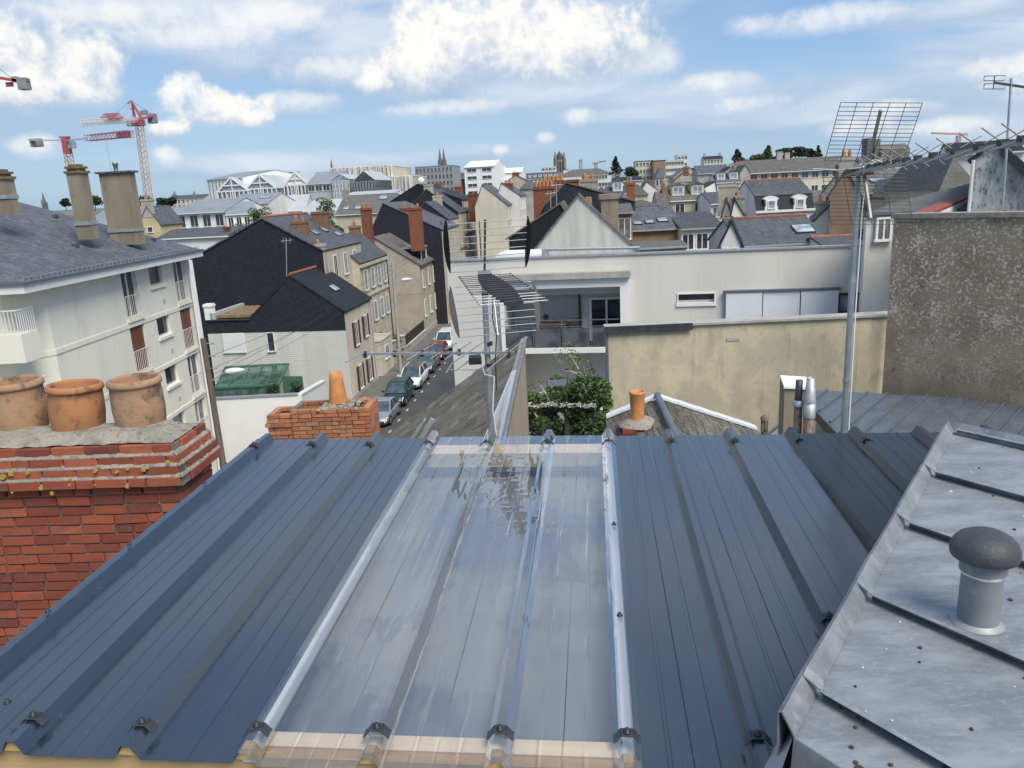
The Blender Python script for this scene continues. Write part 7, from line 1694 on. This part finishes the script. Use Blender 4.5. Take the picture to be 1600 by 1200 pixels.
# flashing along the ridge/wall top and gable wall (local)
part('flashing', MB().prism([Al+Vector((-.05,0,-.01))+nup*.03, Al+Vector((.04,0,.05)), Al+Vector((.04,-ridge_len,.05)), Al+Vector((-.11,-ridge_len,-.05))+nup*.03], (0,0,.01)), 'cement_old', ms)
part('lead_patch', MB().prism([Al+Vector((-.06,-2.6,-.02))+nup*.05, Al+Vector((.0,-2.6,.04)), Al+Vector((.0,-ridge_len,.04)), Al+sl_u*.34+Vector((0,-ridge_len,0))+nup*.05], (0,0,.01)), 'roof_metal_pale', ms)
part('verge_board', MB().prism([Al+Vector((.04,.03,.06)), Al+sl_u*SLN+Vector((0,.03,.05)), Al+sl_u*SLN+Vector((0,.03,-.1)), Al+Vector((.04,.03,-.12))], (0,.05,0)), 'wood_pole', ms)
part('gable_wall', MB().box(Al.x-.03, Al.x+.0, -ridge_len, 0.05, 0, Al.z+.0).prism([(Al.x,0,0),(Al.x,0,Al.z-.05),(Al.x+sl_u.x*SLN*.97,0,Al.z+sl_u.z*SLN-.1),(Al.x+sl_u.x*SLN*.97,0,0)], (0,-.25,0)), 'streaked_beige', ms)
part('wall_flashing', MB().box(Al.x-.01, Al.x+.035, -ridge_len, .08, Al.z+.01, Al.z+.05), 'zinc_dark', ms)
# small fallen flashing strip on the lower left of it
q1, q2 = P(640,690,9.5), P(664,655,9.5); solo('zinc_strip', MB().bar(q1, q2, .12, .02).bar(q1+Vector((.12,0,0)), q2+Vector((.1,0,0)), .05, .06), 'galvanised', 'loose zinc flashing strip standing on the slate roof edge', 'flashing')
# ------------------------------------------------------------------ small hipped roof with chimney, right of centre
Yh = 9.7; ap_ = P(1027, 624, Yh); rr_ = P(1182, 674, Yh-.1); ll_ = P(948, 656, Yh+.1); nr = PZ(1057, 690, ap_.z)
sr = thing('slate_gable_roof', 'small old slate roof with white lead covered edges, right of centre behind the blue roof', 'roof', (ap_.x, ap_.y, 6))
rdv = (nr-ap_); rdv.z = 0; rdv = rdv.normalized()*4.0
part('roof', MB().slab([ap_, rr_, rr_+rdv, ap_+rdv], .08).slab([ap_, ll_, ll_+rdv, ap_+rdv], .08), 'slate_old', sr, world=True)
dmo = MB(); rr = random.Random(6)
for s_, e_ in ((0, rr_), (1, ll_)):
    n_ = 5 if s_ == 0 else 3
    for i in range(n_):
        a, b_ = ap_.lerp(e_, i/n_), ap_.lerp(e_, (i+.985)/n_); part('edge_flashing', MB().bar(a+Vector((0,.02,.05)), b_+Vector((0,.02,.045)), .15, .03), 'panel_white', sr, world=True)
part('ridge_flashing', MB().path([ap_+Vector((0,0,.06)), ap_+rdv+Vector((0,0,.06))], .045, 8), 'zinc_dark', sr, world=True)
sdv = (rr_-ap_)
for i in range(12):
    pass
part('wall', MB().prism([Vector((ll_.x+.05,Yh,6)), Vector((rr_.x-.05,Yh,6)), rr_-Vector((.05,0,.1)), ap_-Vector((0,0,.1)), ll_-Vector((-.05,0,.1))], rdv*.98), 'stone_pale', sr, world=True)
# rows of small slates as steps on both slopes
def rows(a0, e0, n_):
    out_ = []
    for i in range(n_):
        p0, p1 = a0.lerp(e0, i/n_), a0.lerp(e0, (i+1.15)/n_); up_ = Vector((0,0,.012))
        m_ = MB(); k2 = 18
        for j in range(k2):
            f0, f1 = j/k2, (j+.97)/k2; z_ = rr.uniform(0,.006)
            m_.prism([p0+rdv*f0+Vector((0,0,.004)), p0+rdv*f1+Vector((0,0,.004)), p1+rdv*f1+up_+Vector((0,0,z_)), p1+rdv*f0+up_+Vector((0,0,z_))], (0,0,.008))
        part('slate_row', m_, 'slate_moss', sr, world=True)
rows(ap_+(rr_-ap_)*.06, rr_, 11); rows(ap_+(ll_-ap_)*.1, ll_, 6)
cbk = P(999, 662, 8.9); ck = thing('brick_chimney', 'short red brick chimney base with cement top, right of the clear strip', 'chimney', (cbk.x, cbk.y, cbk.z-.8), radians(-5))
hb = .8; wb2 = 54/2/F*8.9
brick_box(ck, -wb2*1.08, wb2*1.08, -.2, .25, 9, .075, 'brick_red', .20, [0]*7+[.03,.0], .012, .002, 5, True, True, z0=hb-9*.075)
part('mortar', MB().box(-wb2*1.05, wb2*1.05, -.185, .24, 0, hb-.01), 'mortar', ck); part('cement_cap', MB().lathe([(wb2*1.25, 0), (wb2*.9, .05), (wb2*.5, .09), (0, .10)], (0,.02,hb-.01), 14, lambda t_, z: .05*sin(t_*4)), 'cement_old', ck)
tallpot('orange clay chimney pot with a flared cracked foot, right of the clear strip', 996, 655, 611, 8.9, [(26,0),(24,.08),(22,.2),(23,.5),(25,.9),(27,.93),(26,1.0)], 'terracotta_bright')
# ------------------------------------------------------------------ antennas
# centre mast
mb_ = P(768, 676, 6.0); mt = P(756, 436, 6.0)
am = thing('antenna_mast', 'galvanised antenna mast in the middle of the photo', 'mast', (mb_.x, 6.0, mb_.z-.6))
part('pole', MB().path([mb_-Vector((0,0,.6)), mb_, mt], [.026, .026, .022], 16), 'galvanised', am, world=True)
part('upper_rod', MB().tube(P(757,440,6.0), P(758,343,6.0), .009, 8), 'steel_dark', am, world=True)
for yy in (537, 570, 459): q = P(764 if yy > 500 else 758, yy, 6.0); part('tape_band', MB().lathe([(.0285, -.015), (.0285, .015)], q, 14), 'antenna_black', am, world=True)
part('coax_cable', MB().path([P(752,552,5.97), P(752,568,5.95), P(757,585,5.96), P(772,588,5.95), P(770,640,5.95), P(776,682,5.95)], .005, 6), 'white_paint', am, world=True)
part('cable', MB().path([P(769,455,5.95), P(770,500,5.93), P(776,525,5.95), P(774,560,5.96), P(776,610,5.96)], .005, 6), 'cable_black', am, world=True)
ua = thing('uhf_antenna', 'uhf antenna with black end plated rod reflectors and dense black directors, on the centre mast', 'antenna', tuple(P(757, 432, 6.0)))
def plate(x0, y0, x1, y1, Y0, Y1, w, side, nm='end_plate'):
    n_ = 8; vs = []
    m_ = MB(); pts = []
    for i in range(n_+1):
        f = i/n_; c_ = P(x0+(x1-x0)*f, y0+(y1-y0)*f, Y0+(Y1-Y0)*f); ww_ = (w*.62*(sin(pi*f)**.7*.75+.15))/F*6.0
        pts.append((c_, ww_))
    for i in range(n_):
        (a, wa), (b_, wb_) = pts[i], pts[i+1]; m_.prism([a+Vector((-wa*side,0,0)), a+Vector((wa*.25*side,0,0)), b_+Vector((wb_*.25*side,0,0)), b_+Vector((-wb_*side,0,0))], (0,.012,0))
    part(nm, m_, 'antenna_black', ua, world=True)
UT, UB = 5.72, 6.0    # upper panel leans towards the viewer at its top
def rods(xl0, yl0, xl1, yl1, xr0, yr0, xr1, yr1, Y0, Y1, n_):
    for i in range(n_):
        f = i/(n_-1); part('reflector_rod', MB().tube(P(xl0+(xl1-xl0)*f, yl0+(yl1-yl0)*f, Y0+(Y1-Y0)*f), P(xr0+(xr1-xr0)*f, yr0+(yr1-yr0)*f, Y0+(Y1-Y0)*f), .0035, 6), 'aluminium', ua, world=True)
rods(700,351,704,426, 824,342,820,417, UT, UB, 8); plate(697,343,704,427,UT,UB,13,1); plate(824,338,821,418,UT,UB,13,-1)
rods(709,449,719,527, 831,440,838,516, UB, UT+.05, 8); plate(704,448,718,528,UB,UT+.05,14,1); plate(832,438,840,517,UB,UT+.05,13,-1)
bm0, bm1 = P(757,432,6.0), PZ(803,477,P(757,432,6.0).z-.01)
part('boom', MB().bar(bm0, bm1, .022, .022), 'antenna_black', ua, world=True)
part('mount_bracket', MB().box(bm0.x-.05, bm0.x+.05, bm0.y-.05, bm0.y+.06, bm0.z-.05, bm0.z+.045), 'galvanised', ua, world=True)
bd_ = (bm1-bm0).normalized(); sd_ = Vector((bd_.y, -bd_.x, 0)).normalized(); sd_ = sd_ if sd_.x > 0 else -sd_
for i in range(14):
    f = .03+i*.074; c_ = bm0.lerp(bm1, f)+Vector((0,0,.014)); hl = .20-.0*i
    for s in (-1, 1): part('director', MB().tube(c_+sd_*.045*s, c_+sd_*hl*s+Vector((0,0,.0)), .0028, 6).lathe([(.006,-.005),(.006,.005)], c_+sd_*hl*s, 6), 'aluminium' if i > 9 else 'steel_dark', ua, world=True)
    part('director_clip', MB().bar(c_-sd_*(.055+.035*sin(i*.24)), c_+sd_*(.055+.035*sin(i*.24)), .032, .022), 'antenna_black', ua, world=True)
part('lower_arm', MB().tube(P(772,470,5.9), P(778,524,5.75), .006, 8), 'aluminium', ua, world=True)
va = thing('vhf_antenna', 'long thin horizontal aluminium yagi antenna low on the centre mast', 'antenna', tuple(P(764, 552, 6.0)))
zv = P(764, 552, 5.95).z
b0_, b1_ = PZ(563, 553, zv), PZ(803, 551, zv); part('boom', MB().bar(b0_, b1_, .018, .018), 'aluminium', va, world=True)
for (xa_, ya_, xb_, yb_) in [(540,566,597,537), (590,562,640,538), (635,563,681,536), (672,561,713,536), (695,562,737,534), (758,581,824,527)]:
    a, b_ = PZ(xa_, ya_, zv+.012), PZ(xb_, yb_, zv+.012); part('element', MB().tube(a, b_, .005, 6), 'aluminium', va, world=True)
    c_ = (a+b_)/2; part('element_clamp', MB().box(c_.x-.014, c_.x+.014, c_.y-.014, c_.y+.014, zv-.03, zv+.02), 'antenna_black', va, world=True)
a, b_ = PZ(697,583,zv), PZ(757,533,zv); d2 = (b_-a)*.5; c_ = (a+b_)/2
part('folded_dipole', MB().path([a, PZ(706,568,zv), b_], .005, 6).path([PZ(706,568,zv-.0), PZ(705,578,zv-.04), PZ(712,579,zv-.06), PZ(760,544,zv-.06)], .005, 6), 'aluminium', va, world=True)
part('dipole_box', MB().box(PZ(731,560,zv).x, PZ(751,560,zv).x, 5.9, 6.02, zv-.075, zv-.02), 'antenna_black', va, world=True)
part('thin_rod', MB().tube(P(703,578,6), P(757,578,6), .003, 6), 'aluminium', va, world=True)
# right mast with grid antenna
YR = 5.3; rm0, rm1 = P(1317, 690, YR), P(1342, 262, YR)
rmz = thing('antenna_mast', 'tall galvanised antenna mast carrying the grid reflector, right of centre', 'mast', (rm0.x, YR, rm0.z-.6))
md = (rm1-rm0)
part('pole', MB().path([rm0-md.normalized()*.6, rm0+md*.62], .021, 16).path([rm0+md*.60, rm1], .018, 16), 'galvanised', rmz, world=True)
part('coax_cable', MB().path([P(1325,690,YR-.04), P(1337,480,YR-.04), P(1347,330,YR-.04), P(1352,285,YR-.04)], .005, 6), 'white_paint', rmz, world=True)
part('joint_collar', MB().tube(rm0+md*.60, rm0+md*.62, .025, 14), 'galvanised', rmz, world=True); part('joint_collar', MB().tube(rm0+md*.235, rm0+md*.245, .025, 14), 'galvanised', rmz, world=True)
ga = thing('grid_antenna', 'old uhf antenna with two wire grid reflectors and a long boom, upper right', 'antenna', tuple(P(1348, 268, YR)))
def grid(c4, Ys, nr_, nc_, nm):
    (a, b_, c_, d) = [P(*q, y_) for q, y_ in zip(c4, Ys)]   # top left, top right, bottom right, bottom left
    for i in range(nr_):
        f = i/(nr_-1); part('grid_rod', MB().tube(a.lerp(d, f), b_.lerp(c_, f), .0022, 5), 'antenna_black', ga, world=True)
    for j in range(nc_):
        f = j/(nc_-1); part('grid_rod', MB().tube(a.lerp(b_, f)+Vector((0,.004,0)), d.lerp(c_, f)+Vector((0,.004,0)), .0022, 5), 'antenna_black', ga, world=True)
grid([(1314,160),(1442,161),(1411,252),(1289,251)], [4.95,4.95,5.26,5.26], 15, 6, 'u')
grid([(1285,271),(1415,272),(1427,351),(1299,350)], [5.28,5.28,5.12,5.12], 14, 5, 'l')
part('reflector_arm', MB().bar(P(1376,172,4.99), P(1355,262,5.27), .022, .014, (1,0,0)), 'boom_grey', ga, world=True)
part('reflector_arm', MB().bar(P(1350,272,5.26), P(1360,342,5.10), .026, .014, (1,0,0)), 'boom_grey', ga, world=True)
g0, g1_ = P(1348,267,5.25), P(1640,214,3.15); part('boom', MB().bar(g0, g1_, .020, .024), 'boom_grey', ga, world=True)
part('mount_bracket', MB().bar(P(1322,270,5.28), P(1366,267,5.2), .05, .05), 'rusty', ga, world=True)
part('feed_cable', MB().path([P(1349,272,5.2), P(1352,258,5.1), P(1368,250,5.0), P(1395,258,4.9)], .005, 6).path([P(1270,264,5.5), P(1310,266,5.3), P(1345,262,5.2)], .005, 6), 'white_paint', ga, world=True)
gd = (g1_-g0).normalized(); gs = Vector((-gd.y, gd.x, 0)).normalized(); gs = gs if gs.x < 0 else -gs
n_ = 15
for i, xb_ in enumerate([1359, 1371, 1385, 1400, 1416, 1434, 1458, 1492, 1529, 1566, 1598]):
    f_ = (xb_-1348)/(1640-1348); yb_ = 267-(267-214)*f_-5
    # depth along the boom through this pixel: intersect with the vertical plane of the boom
    q = PV(xb_, yb_, g0, g1_); c_ = q
    part('director_block', MB().obox(c_, gs*.019, gd*.013, (0,0,.013)), 'antenna_black', ga, world=True)
    L_ = .105
    for (sx, szz) in ((1, .60), (-1, .60), (1, -.45), (-1, -.45)):
        e_ = c_+gs*sx*L_+Vector((0,0,szz*L_))+gd*(.03 if szz > 0 else -.10); part('director_rod', MB().tube(c_, e_, .0032, 6), 'boom_grey' if szz > 0 else 'aluminium', ga, world=True)
# far right small antenna
YF = 24; fa = thing('tv_antenna', 'small tv antenna with two wire loops on a thin mast at the right edge', 'antenna', tuple(P(1572, 260, YF)))
a = P(1571, 262, YF); b_ = P(1580, 122, YF); part('mast', MB().tube(a-Vector((0,0,.0)), b_, .035, 8), 'galvanised', fa, world=True)
part('lower_mast', MB().tube(P(1566,330,YF), a, .035, 8), 'galvanised', fa, world=True)
part('boom', MB().bar(P(1553,129,YF), P(1640,142,YF), .06, .06), 'steel_dark', fa, world=True)
for (y0, y1) in ((119, 126), (131, 139)):
    q = [P(1538,y0,YF), P(1571,y0-1,YF), P(1569,y1,YF), P(1537,y1,YF)]; part('wire_loop', MB().path(q+[q[0]], .012, 5), 'steel_dark', fa, world=True)
part('loop_support', MB().tube(P(1554,118,YF), P(1552,139,YF), .015, 5), 'steel_dark', fa, world=True)
# thin antennas on the black gable behind the centre
for (x, y0, y1, Yp, lab) in [(861, 298, 340, 58, 'thin mast with crossed rods left of the concrete gable peak'), (870, 285, 334, 57, 'taller thin mast just left of the concrete gable peak'), (448, 372, 432, 60, 'thin whip aerial with a small yagi on the black slate gable')]:
    t = thing('roof_aerial', lab, 'aerial', tuple(P(x, y1, Yp))); part('mast', MB().tube(P(x, y1, Yp), P(x-1, y0, Yp), .04, 6), 'galvanised', t, world=True); part('crossbar', MB().tube(P(x-9,y0+5,Yp), P(x+9,y0+3,Yp), .025, 5).tube(P(x-6,y0+8,Yp), P(x-5,y0-1,Yp), .02, 5).tube(P(x+5,y0+8,Yp), P(x+5,y0-1,Yp), .02, 5), 'galvanised', t, world=True)
# satellite dishes far
dsh = P(658, 281, 118); t = thing('satellite_dish', 'white satellite dish on the topmost black gable', 'satellite dish', tuple(dsh)); part('dish', MB().lathe([(0,.15),(.3,.1),(.42,0)], (0,0,0), 14).box(-.05,.05,-.05,.05,-.8,0), 'render_bright', t); t.children[0].rotation_euler = (radians(70), 0, 0)
# ------------------------------------------------------------------ courtyard planting between the slate roof and the ochre wall
YT = 20.5
def bt(label, x, ytop, Yp, wpx, n, size, leaf, shape='round', h=None, **k):
    a = P(x, ytop, Yp); h = h or a.z-1.0; return tree(label, a.x, Yp, a.z-h, h, wpx/2/F*Yp, leaf, n, size, shape, **k)
bt('green courtyard tree with pale branches beside the gable wall, left', 850, 566, 19.5, 95, 7000, .06, 'leaf', 'round', 5, bark='bark_pale')
bt('green courtyard tree with pale branches beside the ochre wall, right', 915, 560, 20, 100, 8000, .06, 'leaf', 'round', 5.5, bark='bark_pale')
bt('light leaved young tree in front of the lower shutter', 935, 572, 23, 60, 900, .07, 'leaf_light', 'round', 5, bark='bark_pale')
bt('bushy light green tree under the balcony slab', 882, 556, 28, 62, 2200, .08, 'leaf', 'round', 5, bark='bark')
bt('dark low hedge of the courtyard garden', 884, 520, 17.6, 150, 17000, .055, 'leaf', 'bush', 4.2, name='hedge', cat='hedge')
bt('olive green shrub between hedge and ochre wall', 935, 590, 18.5, 60, 4200, .055, 'leaf_dark', 'bush', 3.6, name='shrub', cat='shrub')
bt('olive green shrub at the foot of the gable wall', 842, 600, 17.2, 60, 4200, .055, 'leaf_dark', 'bush', 3.6, name='shrub', cat='shrub')
bt('loose green bush filling the left half of the courtyard', 856, 548, 18.2, 80, 8000, .05, 'leaf', 'bush', 3.9, name='shrub', cat='shrub')
# bare pale birch branches
bb_ = thing('birch_tree', 'bare pale birch branches rising in front of the balcony slab', 'tree', tuple(P(940, 640, 19.0)))
m_ = MB(); rr = random.Random(44)
def br(pts, r0, r1): m_.path([P(x, y, Y) for x, y, Y in pts], [r0+(r1-r0)*i/(len(pts)-1) for i in range(len(pts))], 6)
br([(945,668,18.6),(938,634,19),(915,598,19),(900,570,19),(886,548,19)], .06, .014)
br([(910,590,19),(898,582,19),(880,578,19)], .025, .008); br([(920,605,19),(914,585,19.2),(911,572,19)], .025, .008); br([(870,628,18.6),(850,612,18.6),(836,616,18.6)], .03, .008); br([(850,612,18.6),(844,600,18.6)], .02, .007)
br([(855,674,18),(838,650,18),(827,632,18)], .03, .01); br([(885,640,18.3),(905,618,18.3),(930,620,18.3)], .02, .007); br([(860,600,19),(866,618,19),(870,628,18.7)], .015, .012); br([(890,660,18),(910,645,18),(930,650,18)], .02, .007)
for i in range(12):
    x, y = rr.uniform(835, 945), rr.uniform(600, 672); a = rr.uniform(-2.6, -.5); l_ = rr.uniform(10, 26); br([(x,y,18.2),(x+cos(a)*l_*.5,y+sin(a)*l_*.5,18.1),(x+cos(a+.3)*l_,y+sin(a+.3)*l_,18.0)], .012, .004)
part('branches', m_, 'bark_pale', bb_, world=True)
part('leaves', leafcloud([(Vector(P(x, y, 19))-Vector(P(940,640,19.0)), (.35,.3,.3)) for x, y in ((884,552),(905,575),(915,590),(845,610),(905,600),(890,575))], 420, .045, 5), 'leaf_light', bb_, kind='stuff')
m_ = leafcloud([(P(x, 631+(x % 7)*.6, 16.6), (.10, .08, .05)) for x in range(828, 935, 11)], 420, .026, 9); o = solo('white_flowers', m_, 'leaf_white', 'row of white blossom across the courtyard greenery', 'flowers'); o['kind'] = 'stuff'
gs_ = P(880, 600, 24); t = thing('garden_table', 'dark garden table with a white shelf under the balcony slab', 'table', (gs_.x, gs_.y, gs_.z-.6)); part('table_top', MB().box(-.5, .5, -.4, .4, .62, .66), 'zinc_dark', t); part('shelf', MB().box(-.45, .45, -.42, -.36, .40, .46), 'render_bright', t)
for sx in (-1, 1): part('leg', MB().box(sx*.45-.03, sx*.45+.03, -.3, .3, 0, .62), 'zinc_dark', t)
struct('courtyard_paving', MB().box(P(820,600,30).x-1, 6.0, 14, 32.0, 3.0, 3.1), 'pavement')
# plants by conservatory
for (x, y, Yp, w, lab) in [(345, 590, 53, 18, 'dark shrub left of the conservatory'), (425, 600, 48.6, 24, 'leafy shrub inside the right end of the conservatory'), (462, 596, 48.8, 26, 'tall shrub behind the green garden screen')]:
    a = P(x, y, Yp); tree(lab, a.x, Yp, a.z-1.6, 2.0, w/2/F*Yp, 'leaf_dark', 700, .07, 'bush', 'shrub', cat='shrub')
print('objects', len(bpy.data.objects), 'verts', sum(len(m.vertices) for m in bpy.data.meshes))
